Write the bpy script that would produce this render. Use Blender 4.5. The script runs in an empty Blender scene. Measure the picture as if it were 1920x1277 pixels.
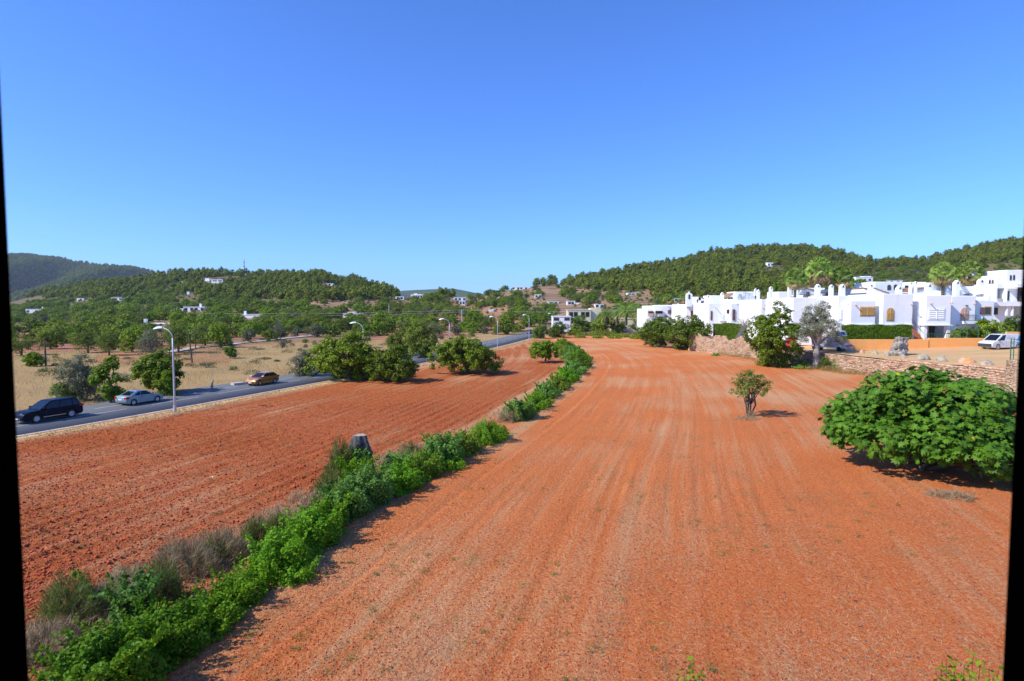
import bpy, bmesh, math, random
import numpy as np
from mathutils import Vector, Matrix

# ------------------------------------------------------------------ camera, sky, sun, exposure
scene = bpy.context.scene
COL = scene.collection
F, EYE = 1100.0, 8.3
PITCH = math.atan(61.5 / 1100.0)
cam_d = bpy.data.cameras.new('camera'); cam = bpy.data.objects.new('camera', cam_d); COL.objects.link(cam)
cam.location = (0, 0, EYE); cam.rotation_euler = (math.pi / 2 - PITCH, 0, 0)
cam_d.sensor_width = 36; cam_d.lens = 36 * F / 1920; cam_d.clip_start = 0.05; cam_d.clip_end = 20000
cam_d.dof.use_dof = True; cam_d.dof.focus_distance = 60; cam_d.dof.aperture_fstop = 4.2
scene.camera = cam

SUN_EL, SUN_AZ = math.radians(41), math.radians(-113)      # azimuth from +Y, clockwise (the sun stands left, a little behind)
world = bpy.data.worlds.new('World'); scene.world = world; world.use_nodes = True
wn, wl = world.node_tree.nodes, world.node_tree.links
wn.clear()
sky = wn.new('ShaderNodeTexSky'); sky.sky_type = 'NISHITA'; sky.sun_disc = False
sky.sun_elevation = SUN_EL; sky.sun_rotation = SUN_AZ; sky.air_density = 1.0; sky.dust_density = 0.05; sky.ozone_density = 2.2; sky.altitude = 0
hs = wn.new('ShaderNodeHueSaturation'); hs.inputs['Saturation'].default_value = 1.0; hs.inputs['Value'].default_value = 1.0
bg = wn.new('ShaderNodeBackground'); bg.inputs['Strength'].default_value = 0.138
wo = wn.new('ShaderNodeOutputWorld')
tint = wn.new('ShaderNodeMix'); tint.data_type = 'RGBA'; tint.blend_type = 'MULTIPLY'; tint.inputs[0].default_value = 1.0; tint.inputs[7].default_value = (0.44, 0.80, 1.52, 1)
wl.new(sky.outputs[0], hs.inputs['Color']); wl.new(hs.outputs[0], tint.inputs[6]); wl.new(tint.outputs[2], bg.inputs[0]); wl.new(bg.outputs[0], wo.inputs[0])
sun_d = bpy.data.lights.new('sun', 'SUN'); sun_d.energy = 5.0; sun_d.angle = math.radians(0.53); sun_d.color = (1.0, 0.95, 0.85)
sun = bpy.data.objects.new('sun', sun_d); COL.objects.link(sun)
sdir = Vector((math.sin(SUN_AZ) * math.cos(SUN_EL), math.cos(SUN_AZ) * math.cos(SUN_EL), math.sin(SUN_EL)))
sun.rotation_euler = sdir.to_track_quat('Z', 'Y').to_euler(); sun.location = (-30, -10, 60)
vs = scene.view_settings; vs.view_transform = 'Standard'; vs.look = 'None'; vs.exposure = 0.22; vs.gamma = 1; vs.use_curve_mapping = False
scene.cycles.max_bounces = 6; scene.cycles.transparent_max_bounces = 6; scene.cycles.diffuse_bounces = 3
scene.cycles.volume_bounces = 0

rng = np.random.default_rng(7); random.seed(7)

# ------------------------------------------------------------------ geometry of the photograph
CP, SP = math.cos(PITCH), math.sin(PITCH)
def ray(px, py):
    dx = (px - 960) / F; dv = (638.5 - py) / F
    return np.array([dx, CP + dv * SP, -SP + dv * CP])
def G(px, py, z=0.0):
    d = ray(px, py); t = (z - EYE) / d[2]
    return np.array([d[0] * t, d[1] * t, z])
def DP(px, py, y):
    d = ray(px, py); t = y / d[1]
    return np.array([d[0] * t, y, EYE + d[2] * t])

LR = [(-300,545),(20,556),(69,546),(121,535),(155,527),(224,517),(320,508),(380,502),(441,508),(492,509),(535,505),(600,503),(640,518),(666,516),(697,523),(723,530),(752,545),
      (780,551),(812,549),(847,552),(870,558),(905,556),(935,546),(960,542),(990,541),(1010,535),(1050,524),(1100,510),(1150,500),(1200,493),(1250,487),(1290,475),(1345,463),(1400,459),(1500,458),
      (1550,462),(1595,474),(1640,481),(1700,478),(1736,481),(1751,475),(1785,470),(1810,462),(1860,452),(1915,444),(2200,440)]
LRx = np.array([a for a, b in LR], float); LRy = np.array([b for a, b in LR], float)
def ridge_row(c):
    return np.interp(c, LRx, LRy)
def ridge_dist(c):
    return np.interp(c, [-300, 200, 600, 760, 850, 960, 1100, 1400, 1700, 2200], [820, 760, 620, 520, 470, 470, 560, 700, 640, 620])
def start_dist(c):
    return np.interp(c, [-300, 700, 900, 1050, 1200, 1500, 2200], [165, 175, 210, 200, 180, 150, 140])
def height(x, y):
    x = np.asarray(x, float); y = np.asarray(y, float)
    yy = np.maximum(y, 1.0)
    c = np.clip(960 + F * x / yy, -300, 2200)
    r0, r1 = start_dist(c), ridge_dist(c)
    rr = ridge_row(c) + 7200.0 / r1 * np.interp(c, [700, 765, 870, 1000, 1080], [1, .45, .15, .15, 1])
    row0 = 577 + EYE * F / r0
    t = np.clip((yy - r0) / (r1 - r0), 0, 1)
    row = row0 + (rr - row0) * t ** 0.75
    h = EYE + (577 - row) / F * np.minimum(yy, r1)
    h = np.where(yy <= r0, 0, h)
    back = np.clip((yy - r1) / 420.0, 0, 1); back = back * back * (3 - 2 * back)
    h = h * (1 - 0.9 * back)
    lump = 1.6 * np.sin(x * 0.031 + 1.3) * np.sin(y * 0.027) + 0.8 * np.sin(x * 0.083 + y * 0.06)
    h = h + lump * np.clip(t * 3, 0, 1)
    h = np.where(y < 20, 0, h)
    return np.maximum(h, 0)
def hz(x, y): return float(height(x, y))
def HIT(px, py):
    d = ray(px, py); last = None
    for y in np.arange(30, 1000, 2.0):
        t = y / d[1]; z = EYE + d[2] * t
        if z <= hz(d[0] * t, y): return np.array([d[0] * t, y, hz(d[0] * t, y)])
    return None
def rowof(x, y, z): 
    dz = z - EYE; dep = y * CP - dz * SP; up = y * SP + dz * CP
    return 638.5 - F * up / dep
def colof(x, y, z):
    dz = z - EYE; return 960 + F * x / (y * CP - dz * SP)

# ------------------------------------------------------------------ helpers
def tag(o, label=None, cat=None, group=None, kind=None):
    if label: o['label'] = label
    if cat: o['category'] = cat
    if group: o['group'] = group
    if kind: o['kind'] = kind
    return o
def thing(name, label, cat, loc=(0, 0, 0), rz=0, group=None):
    o = bpy.data.objects.new(name, None); COL.objects.link(o); o.empty_display_size = 0.3
    o.location = [float(v) for v in loc]; o.rotation_euler = (0, 0, rz)
    return tag(o, label, cat, group)
def link(name, me, parent=None):
    o = bpy.data.objects.new(name, me); COL.objects.link(o)
    if parent: o.parent = parent
    return o
def copy_tree(o, parent=None):
    c = o.copy(); COL.objects.link(c)
    if parent: c.parent = parent
    for ch in list(o.children): copy_tree(ch, c)
    return c
def np_mesh(name, blocks, mats, smooth=False):
    """blocks: list of (V (n,3), F (m,k) int array, material index)"""
    me = bpy.data.meshes.new(name)
    nv = sum(len(b[0]) for b in blocks)
    V = np.concatenate([b[0] for b in blocks]).astype(np.float32)
    loops, starts, mi, off, ls = [], [], [], 0, 0
    for v, f, m in blocks:
        f = np.asarray(f); k = f.shape[1]
        loops.append((f + off).ravel()); starts.append(ls + np.arange(len(f)) * k)
        mi.append(np.full(len(f), m)); off += len(v); ls += f.size
    loops = np.concatenate(loops).astype(np.int32); starts = np.concatenate(starts).astype(np.int32); mi = np.concatenate(mi).astype(np.int32)
    me.vertices.add(nv); me.vertices.foreach_set('co', V.ravel())
    me.loops.add(len(loops)); me.loops.foreach_set('vertex_index', loops)
    me.polygons.add(len(starts)); me.polygons.foreach_set('loop_start', starts)
    me.polygons.foreach_set('material_index', mi)
    if smooth: me.polygons.foreach_set('use_smooth', np.ones(len(starts), bool))
    for m in mats: me.materials.append(m)
    me.update(calc_edges=True); me.validate()
    return me
class MB:
    def __init__(s): s.v = []; s.f = []; s.m = []
    def add(s, vs_, fs, m=0):
        o = len(s.v); s.v += [tuple(map(float, p)) for p in vs_]; s.f += [tuple(i + o for i in f) for f in fs]; s.m += [m] * len(fs); return s
    def box(s, x0, x1, y0, y1, z0, z1, m=0):
        return s.add([(x0,y0,z0),(x1,y0,z0),(x1,y1,z0),(x0,y1,z0),(x0,y0,z1),(x1,y0,z1),(x1,y1,z1),(x0,y1,z1)],
                     [(0,3,2,1),(4,5,6,7),(0,1,5,4),(1,2,6,5),(2,3,7,6),(3,0,4,7)], m)
    def frus(s, b, t, z0, z1, m=0):
        (x0,x1,y0,y1), (a0,a1,c0,c1) = b, t
        return s.add([(x0,y0,z0),(x1,y0,z0),(x1,y1,z0),(x0,y1,z0),(a0,c0,z1),(a1,c0,z1),(a1,c1,z1),(a0,c1,z1)],
                     [(0,3,2,1),(4,5,6,7),(0,1,5,4),(1,2,6,5),(2,3,7,6),(3,0,4,7)], m)
    def tube(s, pts, rads, n=6, m=0, cap=True):
        pts = [Vector([float(c) for c in p]) for p in pts]; rings = []
        for i, p in enumerate(pts):
            d = (pts[min(i + 1, len(pts) - 1)] - pts[max(i - 1, 0)]).normalized()
            a = Vector((1, 0, 0)) if abs(d.x) < 0.8 else Vector((0, 1, 0))
            u = d.cross(a).normalized(); w = d.cross(u)
            r = rads[i] if hasattr(rads, '__len__') else rads
            rings.append([p + (u * math.cos(k * 2 * math.pi / n) + w * math.sin(k * 2 * math.pi / n)) * r for k in range(n)])
        vs_ = [q for r in rings for q in r]; fs = []
        for i in range(len(rings) - 1):
            for k in range(n):
                fs.append((i * n + k, (i + 1) * n + k, (i + 1) * n + (k + 1) % n, i * n + (k + 1) % n))
        if cap: fs.append(tuple(range(n))); fs.append(tuple((len(rings) - 1) * n + k for k in reversed(range(n))))
        return s.add(vs_, fs, m)
    def mesh(s, name, mats, smooth=False, bevel=0):
        me = bpy.data.meshes.new(name); me.from_pydata(s.v, [], s.f)
        for m in (mats if isinstance(mats, (list, tuple)) else [mats]): me.materials.append(m)
        me.polygons.foreach_set('material_index', s.m)
        if bevel:
            bm = bmesh.new(); bm.from_mesh(me); bmesh.ops.recalc_face_normals(bm, faces=bm.faces)
            bmesh.ops.bevel(bm, geom=bm.edges[:], offset=bevel, segments=2, affect='EDGES', profile=0.6); bm.to_mesh(me); bm.free()
        if smooth: me.polygons.foreach_set('use_smooth', [True] * len(me.polygons))
        me.update(); return me
    def build(s, name, mats, parent=None, smooth=False, bevel=0):
        return link(name, s.mesh(name, mats, smooth, bevel), parent)

# ------------------------------------------------------------------ materials
def mat_base(name):
    m = bpy.data.materials.new(name); m.use_nodes = True; nt = m.node_tree
    b = nt.nodes['Principled BSDF']; return m, nt, b
def N(nt, t, **kw):
    n = nt.nodes.new(t)
    for k, v in kw.items():
        if k in n.inputs: n.inputs[k].default_value = v
        else: setattr(n, k, v)
    return n
def mixc(nt, fac, a, b, bt='MIX'):
    n = nt.nodes.new('ShaderNodeMix'); n.data_type = 'RGBA'; n.blend_type = bt
    for key, v in ((0, fac), (6, a), (7, b)):
        if hasattr(v, 'links') or isinstance(v, bpy.types.NodeSocket): nt.links.new(v, n.inputs[key])
        else: n.inputs[key].default_value = v if key == 0 else (*v, 1) if len(v) == 3 else v
    return n.outputs[2]
def ramp(nt, src, p0, p1, c0=(0, 0, 0), c1=(1, 1, 1)):
    r = nt.nodes.new('ShaderNodeValToRGB'); e = r.color_ramp.elements
    e[0].position = p0; e[1].position = p1; e[0].color = (*c0, 1); e[1].color = (*c1, 1)
    nt.links.new(src, r.inputs[0]); return r.outputs[0]
def noise(nt, scale, detail=4, vec=None, rough=0.55):
    n = N(nt, 'ShaderNodeTexNoise', Scale=scale, Detail=detail, Roughness=rough)
    if vec is not None: nt.links.new(vec, n.inputs['Vector'])
    return n.outputs['Fac']
def pos(nt): return nt.nodes.new('ShaderNodeNewGeometry').outputs['Position']
def simple(name, c, rough=0.7, c2=None, scale=3.0, metal=0.0, bump=0.0, coat=0.0, spec=None):
    m, nt, b = mat_base(name)
    b.inputs['Roughness'].default_value = rough; b.inputs['Metallic'].default_value = metal
    if coat: b.inputs['Coat Weight'].default_value = coat; b.inputs['Coat Roughness'].default_value = 0.05
    if spec is not None: b.inputs['Specular IOR Level'].default_value = spec
    c2 = c2 or tuple(v * 0.8 for v in c)
    nf = noise(nt, scale, 5, pos(nt))
    nt.links.new(mixc(nt, ramp(nt, nf, 0.35, 0.68), c, c2), b.inputs['Base Color'])
    if bump:
        bp = N(nt, 'ShaderNodeBump', Strength=bump, Distance=0.05); nt.links.new(noise(nt, scale * 4, 4, pos(nt)), bp.inputs['Height']); nt.links.new(bp.outputs[0], b.inputs['Normal'])
    return m
def leafmat(name, c_lo, c_hi, yellow=None, trans=0.35, rough=0.45):
    m, nt, b = mat_base(name)
    g = nt.nodes.new('ShaderNodeNewGeometry'); oi = nt.nodes.new('ShaderNodeObjectInfo')
    c = mixc(nt, g.outputs['Random Per Island'], c_lo, c_hi)
    nf = noise(nt, 0.9, 2, g.outputs['Position'])
    c = mixc(nt, ramp(nt, nf, 0.35, 0.7), c, c_hi)
    hsv = nt.nodes.new('ShaderNodeHueSaturation')
    mr = N(nt, 'ShaderNodeMapRange'); mr.inputs['To Min'].default_value = 0.72; mr.inputs['To Max'].default_value = 1.22; nt.links.new(oi.outputs['Random'], mr.inputs['Value']); nt.links.new(mr.outputs[0], hsv.inputs['Value'])
    mr2 = N(nt, 'ShaderNodeMapRange'); mr2.inputs['To Min'].default_value = 0.485; mr2.inputs['To Max'].default_value = 0.515; 
    mt = N(nt, 'ShaderNodeMath', operation='FRACT'); mm = N(nt, 'ShaderNodeMath', operation='MULTIPLY'); mm.inputs[1].default_value = 17.3
    nt.links.new(oi.outputs['Random'], mm.inputs[0]); nt.links.new(mm.outputs[0], mt.inputs[0]); nt.links.new(mt.outputs[0], mr2.inputs['Value']); nt.links.new(mr2.outputs[0], hsv.inputs['Hue'])
    nt.links.new(c, hsv.inputs['Color']); col = hsv.outputs[0]
    if yellow:
        gt = N(nt, 'ShaderNodeMath', operation='GREATER_THAN'); gt.inputs[1].default_value = 0.9955
        m3 = N(nt, 'ShaderNodeMath', operation='FRACT'); m4 = N(nt, 'ShaderNodeMath', operation='MULTIPLY'); m4.inputs[1].default_value = 91.7
        nt.links.new(g.outputs['Random Per Island'], m4.inputs[0]); nt.links.new(m4.outputs[0], m3.inputs[0]); nt.links.new(m3.outputs[0], gt.inputs[0])
        col = mixc(nt, gt.outputs[0], col, yellow)
    nt.links.new(col, b.inputs['Base Color']); b.inputs['Roughness'].default_value = max(rough, .5); b.inputs['Specular IOR Level'].default_value = 0.14
    tr = nt.nodes.new('ShaderNodeBsdfTranslucent'); nt.links.new(mixc(nt, 0.5, col, (0.2, 0.32, 0.02)), tr.inputs['Color'])
    ms = nt.nodes.new('ShaderNodeMixShader'); ms.inputs[0].default_value = trans
    out = nt.nodes['Material Output']; nt.links.new(b.outputs[0], ms.inputs[1]); nt.links.new(tr.outputs[0], ms.inputs[2]); nt.links.new(ms.outputs[0], out.inputs[0])
    return m

M = {}
M['fig'] = leafmat('fig_leaf', (0.02, 0.065, 0.005), (0.125, 0.24, 0.016), yellow=(0.6, 0.45, 0.02), trans=0.15, rough=0.35)
M['carob'] = leafmat('carob_leaf', (0.07, 0.135, 0.008), (0.21, 0.30, 0.02), trans=0.3)
M['carob_dark'] = leafmat('dark_carob_leaf', (0.045, 0.09, 0.008), (0.13, 0.20, 0.018), trans=0.22)
M['lime'] = leafmat('lime_leaf', (0.13, 0.23, 0.01), (0.27, 0.40, 0.02), trans=0.4)
M['olive'] = leafmat('olive_leaf', (0.13, 0.15, 0.08), (0.26, 0.27, 0.17), trans=0.2)
M['grey_shrub'] = leafmat('grey_twig_leaf', (0.09, 0.10, 0.055), (0.19, 0.19, 0.12), trans=0.2)
M['almond'] = leafmat('almond_leaf', (0.085, 0.13, 0.016), (0.19, 0.235, 0.035), trans=0.3)
M['pine'] = leafmat('pine_needle', (0.065, 0.105, 0.009), (0.25, 0.29, 0.028), trans=0.15, rough=0.6)
M['vine'] = leafmat('vine_leaf', (0.06, 0.17, 0.006), (0.21, 0.40, 0.015), yellow=(0.5, 0.5, 0.05), trans=0.4)
M['vine_blue'] = leafmat('cool_vine_leaf', (0.055, 0.15, 0.018), (0.18, 0.34, 0.06), trans=0.35)
M['fennel'] = leafmat('fennel_strand', (0.07, 0.09, 0.022), (0.15, 0.18, 0.04), trans=0.2)
M['drytwig'] = leafmat('dry_twig', (0.24, 0.16, 0.085), (0.46, 0.33, 0.20), trans=0.15, rough=0.8)
M['hedge'] = leafmat('conifer_hedge', (0.06, 0.12, 0.007), (0.16, 0.27, 0.012), trans=0.2)
M['palm'] = leafmat('palm_frond', (0.11, 0.20, 0.025), (0.32, 0.44, 0.08), trans=0.25)
M['palm_dead'] = leafmat('dead_palm_frond', (0.25, 0.16, 0.07), (0.42, 0.30, 0.14), trans=0.2)
M['straw'] = leafmat('straw', (0.40, 0.23, 0.11), (0.68, 0.45, 0.25), trans=0.1, rough=0.7)
M['drygrass'] = leafmat('dry_grass', (0.28, 0.19, 0.07), (0.54, 0.38, 0.15), trans=0.3, rough=0.8)
M['weed'] = leafmat('weed_blade', (0.09, 0.15, 0.035), (0.2, 0.25, 0.07), trans=0.3)
M['clod'] = leafmat('soil_clod', (0.42, 0.11, 0.035), (0.66, 0.20, 0.075), trans=0.0, rough=0.95)
M['bark'] = simple('bark', (0.16, 0.13, 0.10), 0.95, (0.07, 0.055, 0.04), 6, bump=0.6)
M['bark_pale'] = simple('pale_olive_bark', (0.42, 0.38, 0.33), 0.95, (0.16, 0.13, 0.11), 3.5, bump=0.8)
M['bark_dark'] = simple('charred_bark', (0.13, 0.12, 0.11), 0.95, (0.03, 0.028, 0.026), 5, bump=0.9)
M['white'] = simple('white_plaster', (0.88, 0.89, 0.90), 0.85, (0.83, 0.83, 0.83), 0.8, bump=0.12)
def plaster():
    m, nt, b = mat_base('white_plaster'); P = pos(nt); k = nt.nodes.new('ShaderNodeMapping'); k.inputs['Scale'].default_value = (2.2, 2.2, .22); nt.links.new(P, k.inputs[0])
    c = mixc(nt, ramp(nt, noise(nt, .8, 5, P), .35, .68), (.88, .89, .89), (.83, .83, .82)); f = N(nt, 'ShaderNodeMath', operation='MULTIPLY'); f.inputs[1].default_value = .45; nt.links.new(ramp(nt, noise(nt, 1.0, 5, k.outputs[0], .6), .56, .76), f.inputs[0])
    nt.links.new(mixc(nt, f.outputs[0], c, (.62, .59, .53)), b.inputs['Base Color']); b.inputs['Roughness'].default_value = .9
    bp = N(nt, 'ShaderNodeBump', Strength=.15, Distance=.05); nt.links.new(noise(nt, 3, 4, P), bp.inputs['Height']); nt.links.new(bp.outputs[0], b.inputs['Normal']); return m
M['white'] = plaster()
M['cream'] = simple('cream_plaster', (0.75, 0.67, 0.46), 0.85, (0.68, 0.6, 0.4), 0.8)
M['orange_wall'] = simple('orange_plaster', (0.92, 0.43, 0.13), 0.9, (0.84, 0.38, 0.11), 0.9, bump=0.15)
M['glass'] = simple('window_glass', (0.02, 0.025, 0.03), 0.08, scale=1, spec=0.8)
M['carglass'] = simple('tinted_glass', (0.008, 0.011, 0.014), 0.05, scale=1, spec=0.45)
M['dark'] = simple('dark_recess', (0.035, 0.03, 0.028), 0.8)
M['wood'] = simple('shutter_wood', (0.58, 0.36, 0.12), 0.6, (0.48, 0.29, 0.1), 4)
M['wood_pink'] = simple('faded_shutter_wood', (0.60, 0.38, 0.27), 0.7, (0.52, 0.32, 0.23), 4)
M['brown'] = simple('brown_shutter', (0.19, 0.10, 0.075), 0.7)
M['orange_frame'] = simple('orange_frame', (0.75, 0.36, 0.14), 0.8)
M['tile'] = simple('roof_tile', (0.36, 0.20, 0.11), 0.9, (0.25, 0.13, 0.075), 5, bump=0.5)
M['step'] = simple('terracotta_step', (0.48, 0.17, 0.07), 0.85, (0.36, 0.12, 0.05), 6)
M['rail'] = simple('iron_rail', (0.12, 0.12, 0.13), 0.6)
M['galv'] = simple('galvanised_pole', (0.5, 0.52, 0.53), 0.5, (0.42, 0.44, 0.45), 2, metal=0.3)
M['lampwhite'] = simple('lamp_head', (0.75, 0.77, 0.8), 0.35)
M['oldwood'] = simple('weathered_wood', (0.13, 0.095, 0.075), 0.95, (0.06, 0.045, 0.035), 5)
M['concrete'] = simple('concrete', (0.5, 0.47, 0.43), 0.9, (0.38, 0.35, 0.31), 2, bump=0.3)
M['kerb'] = simple('pale_kerb', (0.50, 0.38, 0.31), 0.9, (0.38, 0.27, 0.2), 1.6, bump=0.3)
M['paint'] = simple('road_paint', (0.55, 0.56, 0.56), 0.8, (0.3, 0.3, 0.31), 5)
M['tyre'] = simple('tyre_rubber', (0.02, 0.02, 0.02), 0.9)
M['dusty_tyre'] = simple('dusty_tyre', (0.28, 0.22, 0.17), 0.95)
M['rim'] = simple('alloy', (0.65, 0.66, 0.68), 0.35, metal=0.6)
M['black_paint'] = simple('black_car_paint', (0.003, 0.005, 0.014), 0.35, (0.004, 0.006, 0.016), 1, spec=0.12)
M['silver_paint'] = simple('silver_green_paint', (0.27, 0.34, 0.36), 0.38, (0.25, 0.31, 0.33), 1, metal=0.3, coat=0.4)
M['orange_paint'] = simple('amber_car_paint', (0.55, 0.19, 0.012), 0.32, (0.5, 0.165, 0.01), 1, metal=0.3, coat=0.7)
M['dark_paint'] = simple('dark_blue_paint', (0.03, 0.04, 0.06), 0.3, coat=0.6)
M['white_paint'] = simple('white_van_paint', (0.74, 0.73, 0.72), 0.4, (0.68, 0.65, 0.62), 1.5, coat=0.3)
M['yellow_paint'] = simple('pale_yellow_paint', (0.72, 0.50, 0.16), 0.5)
M['van_lilac'] = simple('camper_paint', (0.55, 0.56, 0.62), 0.45, coat=0.2)
M['plastic'] = simple('black_plastic', (0.04, 0.04, 0.045), 0.7)
M['red_lamp'] = simple('red_lens', (0.45, 0.01, 0.01), 0.2)
M['head_lamp'] = simple('clear_lens', (0.75, 0.78, 0.82), 0.1, metal=0.4)
M['chrome'] = simple('chrome', (0.75, 0.76, 0.78), 0.15, metal=1.0)
M['plate'] = simple('number_plate', (0.75, 0.75, 0.74), 0.5)
M['red'] = simple('red_paint', (0.5, 0.03, 0.025), 0.5)
M['blue'] = simple('blue_emblem', (0.01, 0.30, 0.85), 0.5, (0.01, 0.4, 0.9), 0.8)
M['greytext'] = simple('grey_lettering', (0.30, 0.32, 0.33), 0.6)
M['lilac_text'] = simple('lilac_lettering', (0.45, 0.42, 0.85), 0.6)
M['green_post'] = simple('green_fence_paint', (0.02, 0.14, 0.09), 0.5)
M['frame_black'] = simple('black_frame', (0.002, 0.002, 0.0022), 0.9, spec=0.0)
M['boulder'] = simple('limestone', (0.46, 0.39, 0.29), 0.95, (0.27, 0.22, 0.165), 1.8, bump=0.6)
M['boulder_orange'] = simple('orange_stained_stone', (0.62, 0.27, 0.08), 0.95, (0.45, 0.38, 0.3), 1.2, bump=0.6)
M['stone'] = leafmat('dry_stone', (0.20, 0.135, 0.08), (0.52, 0.385, 0.255), trans=0.0, rough=0.95)
M['stone_red'] = leafmat('reddish_stone', (0.26, 0.145, 0.08), (0.50, 0.31, 0.19), trans=0.0, rough=0.95)
M['stonecore'] = simple('wall_core', (0.16, 0.10, 0.07), 0.95)
M['room'] = simple('room_plaster', (0.03, 0.03, 0.03), 0.9)
M['stem'] = simple('twig', (0.11, 0.085, 0.06), 0.9)
M['green_stem'] = simple('reddish_stem', (0.2, 0.09, 0.04), 0.8)

def N2(nt, src, k):
    m = N(nt, 'ShaderNodeMath', operation='MULTIPLY'); nt.links.new(src, m.inputs[0]); m.inputs[1].default_value = k; return m.outputs[0]
def soil_material(name, plough=1.0):
    m, nt, b = mat_base(name)
    uv = nt.nodes.new('ShaderNodeUVMap'); uv.uv_map = 'field'
    def mp(sx, sy):
        k = nt.nodes.new('ShaderNodeMapping'); k.inputs['Scale'].default_value = (sx, sy, 1); nt.links.new(uv.outputs[0], k.inputs[0]); return k.outputs[0]
    P = pos(nt)
    red = mixc(nt, ramp(nt, noise(nt, 0.25, 5, P), 0.3, 0.7), (0.64, 0.17, 0.038), (0.53, 0.13, 0.03))
    red = mixc(nt, ramp(nt, noise(nt, 9.0, 6, P, 0.7), 0.42, 0.62), red, (0.70, 0.24, 0.08))
    stripes = noise(nt, 1.0, 5, mp(1.1, 0.035), 0.6)
    stripes2 = noise(nt, 1.0, 3, mp(4.2, 0.12), 0.6)
    fine = noise(nt, 9.0, 7, P, 0.8)
    at = nt.nodes.new('ShaderNodeAttribute'); at.attribute_name = 'straw'
    # straw cover follows the mowing / ploughing lines
    s0 = N(nt, 'ShaderNodeMath', operation='MULTIPLY'); nt.links.new(stripes, s0.inputs[0]); s0.inputs[1].default_value = 1.35
    a = N(nt, 'ShaderNodeMath', operation='MULTIPLY_ADD'); nt.links.new(stripes2, a.inputs[0]); a.inputs[1].default_value = 0.7; nt.links.new(s0.outputs[0], a.inputs[2])
    c = N(nt, 'ShaderNodeMath', operation='MULTIPLY_ADD'); nt.links.new(fine, c.inputs[0]); c.inputs[1].default_value = 1.3; nt.links.new(a.outputs[0], c.inputs[2])
    d = N(nt, 'ShaderNodeMath', operation='ADD'); nt.links.new(c.outputs[0], d.inputs[0]); nt.links.new(at.outputs['Fac'], d.inputs[1])
    straw = ramp(nt, N2(nt, d.outputs[0], 0.25), 0.45, 0.575)
    scol = mixc(nt, ramp(nt, noise(nt, 22, 3, P), 0.35, 0.65), (0.46, 0.25, 0.11), (0.82, 0.54, 0.29))
    sm = N(nt, 'ShaderNodeMath', operation='MULTIPLY'); nt.links.new(straw, sm.inputs[0]); sm.inputs[1].default_value = 0.70
    lf = nt.nodes.new('ShaderNodeAttribute'); lf.attribute_name = 'ploughed'; red = mixc(nt, lf.outputs['Fac'], red, mixc(nt, ramp(nt, noise(nt, 5.0, 6, P, 0.75), 0.42, 0.6), (0.29, 0.072, 0.02), (0.57, 0.15, 0.04)))
    col = mixc(nt, sm.outputs[0], red, scol)
    gm = N(nt, 'ShaderNodeMath', operation='MULTIPLY'); nt.links.new(ramp(nt, noise(nt, 0.5, 7, P, 0.75), 0.55, 0.68), gm.inputs[0]); gm.inputs[1].default_value = 0.35
    col = mixc(nt, gm.outputs[0], col, (0.28, 0.24, 0.10))
    nt.links.new(col, b.inputs['Base Color']); b.inputs['Roughness'].default_value = 0.97; b.inputs['Specular IOR Level'].default_value = 0.1
    bp = N(nt, 'ShaderNodeBump', Strength=1.0, Distance=0.13); nt.links.new(noise(nt, 11, 7, P, 0.7), bp.inputs['Height'])
    nt.links.new(bp.outputs[0], b.inputs['Normal'])
    return m
M['soil'] = soil_material('red_soil')
def terrain_material():
    m, nt, b = mat_base('hill_ground')
    P = pos(nt); at = nt.nodes.new('ShaderNodeAttribute'); at.attribute_name = 'zone'
    sep = nt.nodes.new('ShaderNodeSeparateColor'); nt.links.new(at.outputs['Color'], sep.inputs[0])
    red = mixc(nt, ramp(nt, noise(nt, 0.08, 5, P), 0.35, 0.65), (0.50, 0.15, 0.055), (0.38, 0.15, 0.075))
    dry = mixc(nt, ramp(nt, noise(nt, 0.11, 6, P, 0.65), 0.35, 0.65), (0.40, 0.25, 0.105), (0.28, 0.165, 0.08))
    dry = mixc(nt, ramp(nt, noise(nt, 3.0, 5, P, 0.8), 0.4, 0.65), dry, (0.48, 0.34, 0.14))
    brown = mixc(nt, ramp(nt, noise(nt, 0.05, 6, P, 0.7), 0.3, 0.7), (0.36, 0.22, 0.13), (0.25, 0.17, 0.09))
    st = nt.nodes.new('ShaderNodeMapping'); st.inputs['Scale'].default_value = (0.006, 0.11, 0.5); nt.links.new(P, st.inputs[0])
    red = mixc(nt, ramp(nt, noise(nt, 1.0, 4, st.outputs[0]), 0.47, 0.56), red, (0.40, 0.22, 0.13))
    brown = mixc(nt, ramp(nt, noise(nt, 1.6, 4, st.outputs[0]), 0.52, 0.58), brown, (0.18, 0.12, 0.075))
    c = mixc(nt, sep.outputs[0], brown, red); c = mixc(nt, sep.outputs[1], c, dry); c = mixc(nt, sep.outputs[2], c, (0.07, 0.08, 0.03))
    nt.links.new(c, b.inputs['Base Color']); b.inputs['Roughness'].default_value = 0.97; b.inputs['Specular IOR Level'].default_value = 0.1
    bp = N(nt, 'ShaderNodeBump', Strength=0.8, Distance=0.25); nt.links.new(noise(nt, 2.5, 6, P, 0.7), bp.inputs['Height']); nt.links.new(bp.outputs[0], b.inputs['Normal'])
    return m
M['terrain'] = terrain_material()
def asphalt_material():
    m, nt, b = mat_base('asphalt'); P = pos(nt)
    c = mixc(nt, ramp(nt, noise(nt, 0.5, 5, P), 0.3, 0.7), (0.085, 0.088, 0.095), (0.115, 0.117, 0.12))
    c = mixc(nt, ramp(nt, noise(nt, 30, 3, P), 0.4, 0.7), c, (0.14, 0.14, 0.14))
    nt.links.new(c, b.inputs['Base Color']); b.inputs['Roughness'].default_value = 0.9; return m
M['asphalt'] = asphalt_material()
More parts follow.
